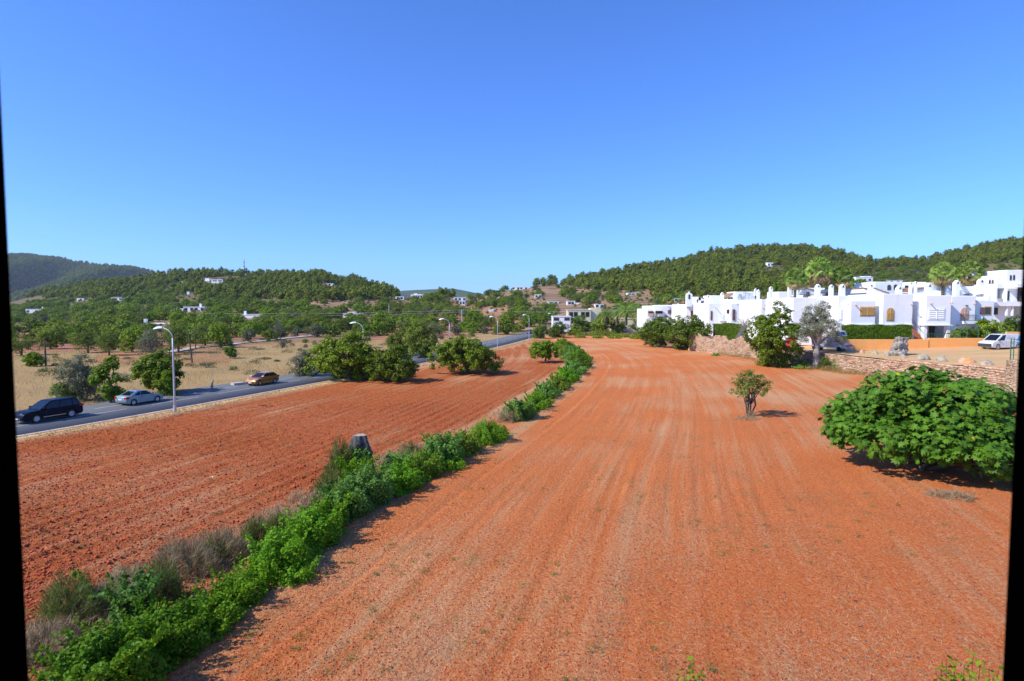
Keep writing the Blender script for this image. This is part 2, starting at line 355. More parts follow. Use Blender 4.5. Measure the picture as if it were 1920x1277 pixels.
def lot_material():
    m, nt, b = mat_base('dirt_lot'); P = pos(nt)
    k = nt.nodes.new('ShaderNodeMapping'); k.inputs['Scale'].default_value = (0.08, 0.5, 1); nt.links.new(P, k.inputs[0])
    c = mixc(nt, ramp(nt, noise(nt, 1.0, 6, k.outputs[0], 0.65), 0.35, 0.65), (0.64, 0.40, 0.17), (0.50, 0.31, 0.13))
    c = mixc(nt, ramp(nt, noise(nt, 0.12, 3, P), 0.55, 0.7), c, (0.68, 0.31, 0.13))
    nt.links.new(c, b.inputs['Base Color']); b.inputs['Roughness'].default_value = 0.95
    bp = N(nt, 'ShaderNodeBump', Strength=0.6, Distance=0.1); nt.links.new(noise(nt, 4, 6, P, 0.7), bp.inputs['Height']); nt.links.new(bp.outputs[0], b.inputs['Normal']); return m
M['lot'] = lot_material()
def far_wood_material():
    m, nt, b = mat_base('far_forest'); P = pos(nt)
    c = mixc(nt, ramp(nt, noise(nt, 0.06, 4, P, 0.7), 0.35, 0.65), (0.045, 0.075, 0.025), (0.085, 0.115, 0.04))
    c = mixc(nt, ramp(nt, noise(nt, 0.006, 5, P, 0.6), 0.62, 0.72), c, (0.16, 0.13, 0.08))
    nt.links.new(c, b.inputs['Base Color']); b.inputs['Roughness'].default_value = 1.0; b.inputs['Specular IOR Level'].default_value = 0
    bp = N(nt, 'ShaderNodeBump', Strength=1.0, Distance=9.0); nt.links.new(noise(nt, 0.07, 5, P, 0.7), bp.inputs['Height']); nt.links.new(bp.outputs[0], b.inputs['Normal']); return m
M['farwood'] = far_wood_material()

# ------------------------------------------------------------------ lines of the land
ROADPX = [(32,822),(120,806),(200,792),(340,768),(480,741),(640,712),(760,690),(860,668),(945,649),(997,635)]
RP = np.array([G(a, b)[:2] for a, b in ROADPX])
RP = np.vstack([[[-47.5, 3], [-42, 14], [-36.6, 25.5]], RP, [[10.5, 182], [16, 208], [23, 236], [33, 270]]])
def smooth_curve(P, n=240):
    ys = np.linspace(P[0, 1], P[-1, 1], n); xs = np.interp(ys, P[:, 1], P[:, 0])
    k = np.ones(17) / 17; xp = np.pad(xs, 8, mode='edge'); xp[:8] = xs[0] + (xs[0] - xs[1:9][::-1]); xp[-8:] = xs[-1] + (xs[-1] - xs[-9:-1][::-1])
    return np.stack([np.convolve(xp, k, 'valid'), ys], 1)
RC = smooth_curve(RP)
def road_x(y): return np.interp(y, RC[:, 1], RC[:, 0])
def offset_curve(C, d):
    t = np.gradient(C, axis=0); t /= np.linalg.norm(t, axis=1)[:, None]
    return C + np.stack([-t[:, 1], t[:, 0]], 1) * d          # +d = to the left (away from the field)
HEDGEPX = [(150,1345),(300,1215),(430,1120),(520,1062),(640,965),(740,905),(880,840),(960,790),(1050,725),(1090,690),(1095,672),(1070,655),(1040,641)]
HP = np.array([G(a, b)[:2] for a, b in HEDGEPX]); HP = np.vstack([[[-13.5, 2]], HP, [[8.5, 172]]])
def hedge_x(y): return np.interp(y, HP[:, 1], HP[:, 0])

_fy = np.linspace(-40, 230, 541); _fx = np.interp(_fy, HP[:, 1], HP[:, 0]) + np.where(_fy < 2, (_fy - 2) * .28, 0); _k = np.hanning(81); _k /= _k.sum(); _fx = np.convolve(np.pad(_fx, 40, mode='edge'), _k, 'valid')
def flow_x(y): return np.interp(y, _fy, _fx)
# terrain sheet (polar grid, reaches the horizon)
def build_terrain():
    tans = np.concatenate([np.linspace(-1.25, -0.9, 12)[:-1], np.linspace(-0.9, 0.9, 300), np.linspace(0.9, 1.25, 12)[1:]])
    ys = np.concatenate([np.linspace(-60, 10, 8)[:-1], np.geomspace(10, 100, 36)[:-1], np.geomspace(100, 1300, 170), np.geomspace(1350, 9000, 10)])
    X = np.outer(np.maximum(np.abs(ys), 12), tans); Y = np.repeat(ys[:, None], len(tans), 1)
    side = np.where(ys < 10, 4.0, 1.0)[:, None]; X = X * side
    X[:, 0] = np.where(ys < 400, -700, X[:, 0]); X[:, -1] = np.where(ys < 400, 700, X[:, -1])
    Z = height(X, Y)
    Z = np.where(Y > 1500, -6, Z)
    nr, nc = X.shape
    V = np.stack([X.ravel(), Y.ravel(), Z.ravel()], 1)
    i = np.arange(nr - 1)[:, None] * nc + np.arange(nc - 1)[None]
    Fc = np.stack([i, i + 1, i + nc + 1, i + nc], -1).reshape(-1, 4)
    me = np_mesh('ground', [(V, Fc, 0)], [M['terrain']], True)
    c = 960 + F * V[:, 0] / np.maximum(V[:, 1], 1); y = V[:, 1]
    n1 = np.sin(V[:, 0] * .05 + 1) * np.sin(V[:, 1] * .037 + 2) + .6 * np.sin(V[:, 0] * .013 + V[:, 1] * .021)
    rd = np.clip((260 - y) / 200 + 0.55 * n1, 0, 1) * 0.75
    rd = np.where((c > 700) & (c < 980) & (y < 420), np.clip(rd + 0.5, 0, 1), rd)
    roadfar = np.interp(y, RC[:, 1], RC[:, 0]) - 9
    lim = np.interp(c, [0, 350, 640, 800, 1000], [105, 118, 150, 150, 220])
    dry = ((V[:, 0] < roadfar) & (y < lim)).astype(float)
    dry *= np.where((c > 180) & (c < 430) & (y > 85) & (n1 > -0.1), 0.45, 1.0)
    tt = np.clip((y - 300) / 150, 0, 1)
    dry = np.maximum(dry, np.where((c > 1750) & (y > 250), 0.8, 0) * tt)
    grn = np.where((y > 420) & (c < 760), 0.6, 0) + np.where((y > 430) & (c > 1120), 0.65, 0)
    at = me.color_attributes.new('zone', 'FLOAT_COLOR', 'POINT')
    at.data.foreach_set('color', np.stack([rd, dry, grn, np.ones_like(rd)], 1).astype(np.float32).ravel())
    tag(link('ground', me), kind='structure')
build_terrain()

# the ploughed field
def smooth_noise(shape_pts, seed, freq):
    r = np.random.default_rng(seed); out = np.zeros(len(shape_pts))
    for k in range(14):
        a = r.uniform(0, 2 * np.pi); f = freq * r.uniform(0.5, 2.0)
        out += np.sin(shape_pts[:, 0] * f * np.cos(a) + shape_pts[:, 1] * f * np.sin(a) + r.uniform(0, 6.3)) / f ** 0.3
    return out / 4
def field_z(x, y):
    uh = x - hedge_x(y); u = x - flow_x(y); P2 = np.stack([x, y], 1)
    wob = 0.12 * smooth_noise(P2, 3, 0.12) + 0.05 * smooth_noise(P2, 4, 1.1)
    left = uh < 0
    amp = np.where(left, 0.045, 0.012) * (0.7 + 0.5 * smooth_noise(P2, 21, 0.5))
    per = np.where(left, 0.95, 1.3)
    f = np.sin((u + wob) * 2 * np.pi / per) + 0.5 * np.sin((u + wob * 1.3) * 2 * np.pi / (per * 0.43) + 1)
    spacing = y * 0.0030
    fade = np.clip(1.6 - spacing / per * 5, 0, 1)
    rough = (0.6 * smooth_noise(P2, 11, 7.0) + 0.7 * smooth_noise(P2, 12, 17.0)) * np.where(left, 0.034, 0.018) * np.clip(1.5 - y / 40, 0.15, 1)
    rut = -0.045 * np.exp(-((u - 3.1 - 0.01 * y) / 0.16) ** 2) + 0.035 * np.exp(-((u - 3.4 - 0.01 * y) / 0.2) ** 2) - 0.03 * np.exp(-((u - 5.4) / 0.18) ** 2) - 0.025 * np.exp(-((u - 8.9) / 0.2) ** 2)
    return 0.12 + amp * f * fade + rough + np.where(left, 0, rut)
def build_field():
    tans = np.linspace(-0.98, 1.02, 700); ys = np.geomspace(6.5, 172, 520)
    X = np.outer(ys, tans); Y = np.repeat(ys[:, None], len(tans), 1)
    x, y = X.ravel(), Y.ravel(); z = field_z(x, y)
    V = np.stack([x, y, z], 1); nr, nc = X.shape
    i = np.arange(nr - 1)[:, None] * nc + np.arange(nc - 1)[None]
    Fc = np.stack([i, i + 1, i + nc + 1, i + nc], -1).reshape(-1, 4)
    cx = x[Fc].mean(1); cy = y[Fc].mean(1)
    rightlim = np.interp(cy, [0, 54, 79, 104, 125, 172], [47, 46.2, 42.6, 37.6, 30, 36])
    keep = (cx > road_x(cy) + 1.0) & (cx < rightlim)
    me = np_mesh('field', [(V, Fc[keep], 0)], [M['soil']], True)
    uh = x - hedge_x(y); u = x - flow_x(y)
    at = me.attributes.new('straw', 'FLOAT', 'POINT')
    edge = np.exp(-((x - road_x(y) - 1.5) / 1.3) ** 2) * 0.9 + np.exp(-((uh - 1.4) / 0.8) ** 2) * 0.35 + np.exp(-((uh + 1.9) / 1.0) ** 2) * 0.6
    at.data.foreach_set('value', (edge + np.where(uh > 0, 0.09 + np.clip((y - 20) / 60, 0, .06), 0.04) + 0.11 * smooth_noise(np.stack([x, y], 1), 5, 0.22) + 0.10 * smooth_noise(np.stack([x, y], 1), 6, 0.7) + np.clip((y - 40) / 400, 0, 0.12)).astype(np.float32))
    pa = me.attributes.new('ploughed', 'FLOAT', 'POINT'); pa.data.foreach_set('value', np.clip(-uh * 1.2 - 1, 0, 1).astype(np.float32) * 0.9)
    uvl = me.uv_layers.new(name='field')
    li = np.zeros(len(me.loops), np.int32); me.loops.foreach_get('vertex_index', li)
    uvl.data.foreach_set('uv', np.stack([u[li], y[li]], 1).astype(np.float32).ravel())
    tag(link('field', me), kind='structure')
build_field()

def ribbon(name, d0, d1, z0, z1, m, C=RC, jit=0.0, n0=0, n1=None, side=True):
    A, B = offset_curve(C, d0)[n0:n1], offset_curve(C, d1)[n0:n1]
    if jit: r = np.random.default_rng(3); A = A + r.normal(0, jit, A.shape) * [1, 0]
    n = len(A); V = np.concatenate([np.c_[A, np.full(n, z0)], np.c_[B, np.full(n, z1)], np.c_[A, np.full(n, -0.1)], np.c_[B, np.full(n, -0.1)]])
    i = np.arange(n - 1); Fc = [np.stack([i, i + 1, i + n + 1, i + n], 1)]
    if side: Fc += [np.stack([i + 2 * n, i + 2 * n + 1, i + 1, i], 1), np.stack([i + n, i + n + 1, i + 3 * n + 1, i + 3 * n], 1)]
    return tag(link(name, np_mesh(name, [(V, np.concatenate(Fc), 0)], [m])), kind='structure')
ribbon('road', 0.0, 8.9, 0.10, 0.10, M['asphalt'])
ribbon('kerb', -0.55, 0.0, 0.16, 0.17, M['kerb'], jit=0.03)
lot_grass = M['lot']
ribbon('verge', -2.4, -0.55, 0.10, 0.15, lot_grass, jit=0.25)
# painted lines
def dashes(name, d, on, off, w, phase=0.0):
    C = offset_curve(RC, d); seg = np.r_[0, np.cumsum(np.linalg.norm(np.diff(C, axis=0), axis=1))]
    mb = MB(); s = phase
    while s < seg[-1] - on:
        pts = [(np.interp(q, seg, C[:, 0]), np.interp(q, seg, C[:, 1])) for q in np.linspace(s, s + on, 4)]
        t = Vector((pts[-1][0] - pts[0][0], pts[-1][1] - pts[0][1], 0)).normalized(); nrm = Vector((-t.y, t.x, 0)) * w / 2
        vs_ = []
        for p in pts: vs_ += [(p[0] + nrm.x, p[1] + nrm.y, 0.105), (p[0] - nrm.x, p[1] - nrm.y, 0.105)]
        mb.add(vs_, [(0, 1, 3, 2), (2, 3, 5, 4), (4, 5, 7, 6)]); s += on + off
    tag(mb.build(name, M['paint']), kind='structure')
dashes('road_centre_marking', 3.75, 4.6, 2.2, 0.13, 1.5)
dashes('road_edge_marking', 6.15, 2.4, 1.7, 0.13, 0.6)

# concrete farm track on the far side of the road
def track():
    P = np.array([HIT(a, b)[:2] for a, b in [(318,662),(370,653),(420,649),(450,645),(490,641),(530,636),(590,630)]])
    n = len(P); t = np.gradient(P, axis=0); t /= np.linalg.norm(t, axis=1)[:, None]; o = np.stack([-t[:, 1], t[:, 0]], 1)
    V = np.array([(*(p + q * s), hz(*(p + q * s)) + 0.18) for s in (1.2, -1.2) for p, q in zip(P, o)]); i = np.arange(n - 1)
    tag(link('farm_track', np_mesh('farm_track', [(V, np.stack([i, i + 1, i + n + 1, i + n], 1), 0)], [M['concrete']])), kind='structure')
track()

# raised dirt lot behind the stone wall
WALL = np.array([(46.9, 50.5), (45.9, 56), (44.6, 64), (43.2, 72), (41.9, 80), (40.3, 88), (38.9, 96), (37.3, 104), (34.0, 112)])
def lot_h(x, y): return 2.15 + 0.036 * np.clip(x - 41, 0, 26) + 0.012 * np.clip(70 - y, 0, 20)
def build_lot():
    rows = []; ys = np.linspace(50.5, 175, 60)
    wx = np.interp(ys, WALL[:, 1], WALL[:, 0]); wx = np.where(ys > 112, 34 + (ys - 112) * 0.12, wx) + 0.5
    V = []; nc = 40
    for y, x0 in zip(ys, wx):
        for k in range(nc):
            x = x0 + (150 - x0) * (k / (nc - 1)) ** 1.6
            V.append((x, y, lot_h(x, y) + 0.05 * math.sin(x * 1.3 + y * .7) * math.sin(y * 1.1) - (0.9 * max(0, 1 - (x - x0) / 3) if y > 108 else 0)))
    i = np.arange(59)[:, None] * nc + np.arange(nc - 1)[None]
    tag(link('dirt_lot', np_mesh('dirt_lot', [(np.array(V), np.stack([i, i + 1, i + nc + 1, i + nc], -1).reshape(-1, 4), 0)], [M['lot']], True)), kind='structure')
build_lot()

def far_mountain(name, pts, dist, depth, base=-10, seed=1):
    r = np.random.default_rng(seed); px = np.linspace(pts[0][0], pts[-1][0], 160); row = np.interp(px, [p[0] for p in pts], [p[1] for p in pts])
    nd = 40; V = []
    ph = r.uniform(0, 6.3, 8)
    for j in range(nd):
        s = j / (nd - 1); y = dist - depth * (1 - s)
        for k, (p, rw) in enumerate(zip(px, row)):
            top = EYE + (577 - rw) / F * dist
            x = (p - 960) / F * dist * (0.8 + 0.2 * s)
            sp = 0.10 * math.sin(p * 0.035 + ph[0] + 1.5 * s) + 0.05 * math.sin(p * 0.09 + ph[1] + 3 * s)
            z = base + (top - base) * min(1, max(0, s ** 0.8 + sp * math.sin(math.pi * s) * 1.6))
            V.append((x, y, z))
    for p, rw in zip(px, row): V.append(((p - 960) / F * dist, dist + depth * 0.5, base))
    nc = 160; i = np.arange(nd)[:, None] * nc + np.arange(nc - 1)[None]
    tag(link(name, np_mesh(name, [(np.array(V), np.stack([i, i + 1, i + nc + 1, i + nc], -1).reshape(-1, 4), 0)], [M['farwood']], True)), kind='structure'); return V
MTN = far_mountain('mountain', [(-700,500),(-300,470),(-60,474),(12,478),(80,482),(128,488),(181,496),(241,502),(276,508),(330,518),(420,535),(560,560),(640,575)], 2600, 1100)
far_mountain('distant_mountain', [(600,575),(700,556),(757,545),(800,543),(850,541),(890,549),(940,556),(1020,575)], 4200, 900, seed=2)

# ------------------------------------------------------------------ foliage tools
def rand_unit(n, r):
    v = r.normal(size=(n, 3)); return v / np.linalg.norm(v, axis=1)[:, None]
def leaf_quads(P, Nrm, L, W, r, fold=0.15, tdir=None):
    n = len(P); Nn = Nrm / np.maximum(np.linalg.norm(Nrm, axis=1)[:, None], 1e-6)
    a = rand_unit(n, r) if tdir is None else tdir + 0.35 * rand_unit(n, r)
    T = a - (a * Nn).sum(1)[:, None] * Nn; T /= np.maximum(np.linalg.norm(T, axis=1)[:, None], 1e-6); B = np.cross(Nn, T)
    s = r.uniform(0.7, 1.25, n)[:, None]
    V = np.stack([P - T * L * s / 2, P + B * W * s / 2 + Nn * fold * W * s, P + T * L * s / 2, P - B * W * s / 2 + Nn * fold * W * s], 1).reshape(-1, 3)
    return V, np.arange(n * 4).reshape(-1, 4)
def lobes_crown(r, R, h0, h1, nlobe, nclump, flat=1.0, rl=(0.34, 0.52), droop=0.0, skirt=True):
    """clump centres on the skins of lobes spread over a dome; returns centres and outward directions"""
    H = (h1 - h0); lob = []
    for k in range(nlobe):
        a = k * 2.399 + r.uniform(-.4, .4); q = math.sqrt((k + 0.5) / nlobe)
        rad = R * r.uniform(*rl)
        d = (R - rad * 0.85) * q
        vr = min(rad * flat, H * 0.36)
        z = h0 + vr * 0.85 + (H - 1.85 * vr) * min(1, (1 - q ** 1.8) * 0.72 + r.uniform(0, .34)) - droop * H * q * 0.5
        if skirt and k % 5 in (1, 3): z = h0 + vr * 0.55; d *= 0.78
        lob.append((d * math.cos(a), d * math.sin(a), z, rad, vr))
    C, D = [], []
    w = np.array([l[3] ** 2 for l in lob]); w = w / w.sum(); pick = r.choice(nlobe, nclump, p=w)
    u = rand_unit(nclump, r); u[:, 2] = np.where(u[:, 2] < -0.65, -u[:, 2], u[:, 2])
    rr = r.uniform(0.66, 1.12, nclump)
    for k in range(nclump):
        l = lob[pick[k]]; C.append((l[0] + u[k, 0] * l[3] * rr[k], l[1] + u[k, 1] * l[3] * rr[k], max(h0, l[2] + u[k, 2] * l[4] * rr[k]))); D.append(u[k])
    return np.array(C), np.array(D), lob
def clump_leaves(C, D, per, rad, L, W, r, up=0.5, fold=0.15):
    n = len(C) * per; c = np.repeat(C, per, 0); d = np.repeat(D, per, 0)
    off = rand_unit(n, r) * (r.uniform(0, 1, n) ** 0.5)[:, None] * rad; off[:, 2] *= 0.75
    nrm = d * 0.5 + off / rad * 0.6 + np.array([0, 0, up]) + rand_unit(n, r) * 0.7
    return leaf_quads(c + off, nrm, L, W, r, fold)
def tree_meshes(name, seed, R, h0, h1, leafm, barkm, nlobe=9, nclump=120, per=28, crad=0.42, L=0.26, W=0.15, trunk_r=0.22, fork=0.35, flat=1.0, up=0.5, droop=0.0, split_n=1, rl=(0.34, 0.52), skirt=True):
    r = np.random.default_rng(seed); C, D, lob = lobes_crown(r, R, h0, h1, nlobe, nclump, flat, rl, droop, skirt)
    V, Fc = clump_leaves(C, D, per, crad, L, W, r, up)
    crown = np_mesh(name + '_crown', [(V, Fc, 0)], [leafm])
    mb = MB(); fz = h0 + (h1 - h0) * fork
    for s in range(split_n):
        ox, oy = (r.uniform(-.16, .16), r.uniform(-.12, .12)) if split_n > 1 else (0, 0)
        lean = (r.uniform(-.3, .3) + ox * 1.5, r.uniform(-.3, .3) + oy)
        mb.tube([(ox, oy, -0.15), (ox + lean[0] * .2, oy + lean[1] * .2, fz * .25), (ox + lean[0] * .6, oy + lean[1] * .6, fz * .65), (ox + lean[0], oy + lean[1], fz)], [trunk_r * 1.5, trunk_r * 1.05, trunk_r * .9, trunk_r * .75], 7)
        for k, l in enumerate(lob):
            if k % split_n != s: continue
            p0 = np.array([ox + lean[0], oy + lean[1], fz]); p2 = np.array(l[:3]); p1 = (p0 + p2) / 2 + [r.uniform(-.3, .3), r.uniform(-.3, .3), 0.15 * (h1 - h0)]
            mb.tube([p0 - [0, 0, 0.1], p1, p2], [trunk_r * .6, trunk_r * .38, trunk_r * .14], 5, cap=False)
            for q in range(3):
                e = p2 + rand_unit(1, r)[0] * l[3] * 0.8; mb.tube([p2 - (p2 - p1) * .3, e], [trunk_r * .18, trunk_r * .05], 4, cap=False)
    return mb.mesh(name + '_trunk', barkm, True), crown
def place_tree(name, label, cat, meshes, loc, s=1.0, rz=0.0, group=None, sz=None):
    t = thing(name, label, cat, loc, rz, group); t.scale = (s, s, sz or s)
    link('trunk', meshes[0], t); link('crown', meshes[1], t); return t
def one_mesh(name, meshes):
    bm = bmesh.new(); a, b = meshes; me = a.copy(); bm.from_mesh(a); n0 = len(bm.faces); bm.from_mesh(b); bm.faces.ensure_lookup_table()
    for f in bm.faces[n0:]: f.material_index = 1
    me = bpy.data.meshes.new(name); bm.to_mesh(me); bm.free(); me.materials.append(a.materials[0]); me.materials.append(b.materials[0]); return me

CAROB = [tree_meshes('carob', 20 + i, 3.6, 0.5, 4.6, M['carob'], M['bark'], 13, 220, 22, 0.5, 0.34, 0.21) for i in range(3)]
CAROBD = [tree_meshes('dark_carob', 30 + i, 3.6, 0.15, 4.6, M['carob_dark'], M['bark'], 13, 240, 22, 0.5, 0.34, 0.2) for i in range(2)]
ALM = [tree_meshes('almond', 40 + i, 2.8, 0.6, 4.2, M['almond'], M['bark'], 11, 160, 20, 0.48, 0.28, 0.12, trunk_r=.14) for i in range(3)]
GREY = [tree_meshes('grey_shrub', 50 + i, 2.6, 0.3, 4.0, M['grey_shrub'], M['bark'], 10, 160, 22, 0.48, 0.26, 0.07, trunk_r=.13) for i in range(2)]
LIMEB = [tree_meshes('lime_bush', 60, 1.6, 0.1, 2.8, M['lime'], M['bark'], 7, 80, 18, 0.36, 0.24, 0.15, trunk_r=.07)]
BUSH = [tree_meshes('garden_bush', 62 + i, 1.6, 0.0, 2.8, m, M['bark'], 10, 120, 22, 0.3, 0.22, 0.14, trunk_r=.06) for i, m in enumerate((M['carob'], M['carob_dark'], M['lime']))]
def pine_meshes(seed, R=3.4, h0=1.2, h1=8.6, per=12, ncl=100):
    return tree_meshes('pine', seed, R, h0, h1, M['pine'], M['bark'], 11, ncl, per, 0.7, 0.72, 0.42, trunk_r=.2, fork=0.3, up=0.7, rl=(0.3, 0.5))
PINE = [pine_meshes(70 + i) for i in range(4)] + [pine_meshes(80, 4.2, 1.2, 7.2)]
PINE1 = [one_mesh('pine', p) for p in PINE]
CAR1 = [one_mesh('far_carob', tree_meshes('far_carob', 90 + i, 3.5, 0.0, 4.0, M['carob'], M['bark'], 11, 120, 12, 0.55, 0.46, 0.3)) for i in range(2)]
ALM1 = [one_mesh('far_almond', tree_meshes('far_almond', 94 + i, 2.9, 0.2, 3.8, M['almond'], M['bark'], 10, 110, 12, 0.5, 0.42, 0.2)) for i in range(2)]
GREY1 = [one_mesh('far_grey_tree', tree_meshes('far_grey', 98, 2.4, 0.2, 3.4, M['grey_shrub'], M['bark'], 9, 100, 12, 0.45, 0.4, 0.14))]

# ------------------------------------------------------------------ the building the photograph is taken from: dark opening and room
def build_window():
    t = thing('window_frame', 'black frame of the open window at both picture edges', 'window frame', (0, 0.9, EYE - 0.85))
    y0, y1 = -0.07, 0.0
    xl, xr = -0.853 * 0.9, 0.8655 * 0.9
    for x0, x1 in ((xl - 0.16, xl), (xr, xr + 0.16)): MB().box(x0, x1, y0, y1, 0.02, 1.5).build('jamb', M['frame_black'], t)
    MB().box(xl - 0.16, xr + 0.16, y0, y1, 1.5, 1.58).build('head', M['frame_black'], t)
    MB().box(xl - 0.2, xr + 0.2, -0.12, 0.06, -0.04, 0.02).build('sill', M['frame_black'], t)
    b = thing('viewing_building', 'white walled building with a dark room behind the open window', 'building', (0, 0, 0))
    z0, z1 = EYE - 1.6, EYE + 1.0
    w = MB(); w.box(-4, 4, 0.82, 1.02, -0.2, EYE - 0.9); w.box(-4, 4, 0.82, 1.02, EYE + 0.74, EYE + 1.6)
    w.box(-4, xl - 0.16, 0.82, 1.02, EYE - 0.9, EYE + 0.74); w.box(xr + 0.16, 4, 0.82, 1.02, EYE - 0.9, EYE + 0.74)
    w.build('wall', M['white'], b)
    r = MB(); r.box(-4, 4, -5, 0.82, z0 - 0.2, z0); r.box(-4, 4, -5, 0.82, z1, z1 + 0.3); r.box(-4.2, -4, -5, 1.02, -0.2, z1 + 0.3); r.box(4, 4.2, -5, 1.02, -0.2, z1 + 0.3); r.box(-4.2, 4.2, -5.2, -5, -0.2, z1 + 0.3)
    r.build('room_shell', M['room'], b)
build_window()

# ------------------------------------------------------------------ named trees: (px, base row, crown width px, top row, kind, name, label)
KIND = {'carob': (CAROB, 3.6, 4.6), 'dark': (CAROBD, 3.6, 4.6), 'almond': (ALM, 2.8, 4.2), 'grey': (GREY, 2.6, 4.0), 'lime': (LIMEB, 1.6, 2.8), 'bush': (BUSH, 1.6, 2.8)}
def px_tree(px, py, wpx, top, kind, name, label, group=None, base=None, i=0):
    p = HIT(px, py) if base is None else G(px, py, base)
    meshes, R0, h1 = KIND[kind]; m = meshes[i % len(meshes)]
    s = wpx / F * p[1] / 2 / R0 / 1.08
    h = (EYE + (577 - top) / F * p[1]) - p[2]
    return place_tree(name, label, 'tree' if 'tree' in name or 'carob' in name else 'shrub', m, p, s, random.uniform(0, 6.28), group, sz=h / h1 / 0.97)
# near individual crowns get meshes of their own
def hero(px, py, wpx, top, leafm, name, label, seed, base=0.0, h0=0.12, **kw):
    p = G(px, py, base); R = wpx / F * p[1] / 2 / 1.04; h = EYE + (577 - top) / F * p[1] - base
    bark = kw.pop('bark', M['bark']); dx = kw.pop('dx', 0)
    m = tree_meshes(name, seed, R, h * h0, h / 1.0, leafm, bark, **kw)
    t = place_tree(name, label, 'tree' if not 'bush' in name else 'shrub', m, p)
    return t
hero(655, 713, 160, 616, M['carob'], 'carob_tree', 'wide green carob tree by the road with trunk right at the kerb', 101, nlobe=14, nclump=420, per=42, crad=0.5, L=0.27, W=0.18, h0=0.06, trunk_r=.3, droop=.15, rl=(.26,.42))
hero(737, 717, 110, 640, M['carob'], 'carob_tree', 'smaller carob tree standing in front of the two-lane road, right of the widest one', 102, nlobe=11, nclump=260, per=40, crad=0.42, L=0.25, W=0.17, h0=0.1, trunk_r=.22, droop=.25, rl=(.28,.44))
hero(877, 702, 152, 622, M['carob'], 'carob_tree', 'spreading carob tree alone on the red soil, low branches drooping', 103, nlobe=14, nclump=400, per=42, crad=0.48, L=0.26, W=0.18, h0=0.12, trunk_r=.28, droop=.2, rl=(.26,.42))
hero(1022, 681, 72, 634, M['lime'], 'young_tree', 'yellow-green young tree beside the vine row', 104, nlobe=9, nclump=150, per=34, crad=0.42, L=0.26, W=0.18, h0=0.22, trunk_r=.12)
hero(571, 706, 66, 650, M['grey_shrub'], 'roadside_bush', 'dull olive rounded bush left of the widest carob', 105, nlobe=8, nclump=140, per=34, crad=0.4, L=0.24, W=0.09, h0=0.02)
hero(600, 700, 40, 672, M['carob'], 'roadside_bush', 'low green bush under the dull olive bush by the road edge', 106, nlobe=6, nclump=60, per=34, crad=0.35, L=0.2, W=0.12, h0=0.02)
hero(150, 752, 92, 655, M['grey_shrub'], 'roadside_bush', 'grey-green twiggy bush behind the black car', 107, nlobe=10, nclump=260, per=36, crad=0.4, L=0.22, W=0.07, h0=0.03, flat=1.2)
hero(125, 752, 60, 715, M['carob_dark'], 'roadside_bush', 'low dark bush just behind the black car roof', 108, nlobe=7, nclump=110, per=34, crad=0.36, L=0.18, W=0.1, h0=0.02)
hero(207, 757, 66, 664, M['carob'], 'slender_tree', 'slender open-crowned tree between the two parked cars', 109, nlobe=11, nclump=120, per=30, crad=0.32, L=0.24, W=0.15, h0=0.1, trunk_r=.09, rl=(.22,.36), flat=1.3)
hero(302, 737, 106, 654, M['carob'], 'leafy_tree', 'bright green leafy tree behind the nearest street lamp', 110, nlobe=11, nclump=260, per=36, crad=0.42, L=0.28, W=0.2, h0=0.12, trunk_r=.16)
hero(312, 744, 46, 690, M['lime'], 'roadside_bush', 'lime green bush at the foot of the leafy tree by the lamp', 111, nlobe=7, nclump=110, per=36, crad=0.3, L=0.15, W=0.1, h0=0.02, trunk_r=.06)
hero(432, 672, 31, 649, M['carob_dark'], 'round_bush', 'small round bush alone on the dry grass', 112, nlobe=7, nclump=80, per=36, crad=0.3, L=0.2, W=0.12, h0=0.15, trunk_r=.09)
hero(62, 687, 40, 656, M['carob'], 'small_fig_bush', 'small green bush on dry ground left of the leaning post', 113, nlobe=7, nclump=70, per=30, crad=0.35, L=0.3, W=0.2, h0=0.08, trunk_r=.08)
hero(788, 672, 78, 596, M['almond'], 'roadside_tree', 'tall dull green tree across the road between the carobs', 114, nlobe=12, nclump=260, per=36, crad=0.5, L=0.3, W=0.16, h0=0.05, trunk_r=.18, flat=1.2)
hero(752, 668, 62, 612, M['almond'], 'roadside_tree', 'airy grey-green tree across the road, left of the tall dull one', 115, nlobe=10, nclump=160, per=34, crad=0.5, L=0.3, W=0.13, h0=0.1, trunk_r=.15)
hero(800, 670, 34, 630, M['lime'], 'roadside_tree', 'yellow-green sapling beside the tall dull tree across the road', 116, nlobe=6, nclump=70, per=34, crad=0.4, L=0.3, W=0.2, h0=0.2, trunk_r=.08)
hero(1292, 657, 100, 588, M['carob_dark'], 'carob_tree', 'large dark carob tree at the far edge of the field, right half of the pair', 117, nlobe=13, nclump=420, per=36, crad=0.6, L=0.36, W=0.22, h0=0.03, trunk_r=.3, rl=(.3,.46))
hero(1235, 652, 82, 586, M['carob_dark'], 'carob_tree', 'dark carob tree at the far edge of the field, left half of the pair', 118, nlobe=12, nclump=300, per=36, crad=0.6, L=0.36, W=0.22, h0=0.08, trunk_r=.28)
hero(1455, 690, 118, 568, M['carob'], 'carob_tree', 'tall bright green carob tree against the stone wall', 119, nlobe=15, nclump=460, per=38, crad=0.5, L=0.3, W=0.2, h0=0.03, trunk_r=.26, flat=1.35, rl=(.26,.42))
hero(1531, 693, 96, 560, M['olive'], 'olive_tree', 'grey silvery olive tree with pale forked trunk', 120, bark=M['bark_pale'], skirt=False, nlobe=15, nclump=420, per=40, crad=0.45, L=0.2, W=0.07, h0=0.24, trunk_r=.42, flat=1.15, fork=0.16, rl=(.26,.4), split_n=2)
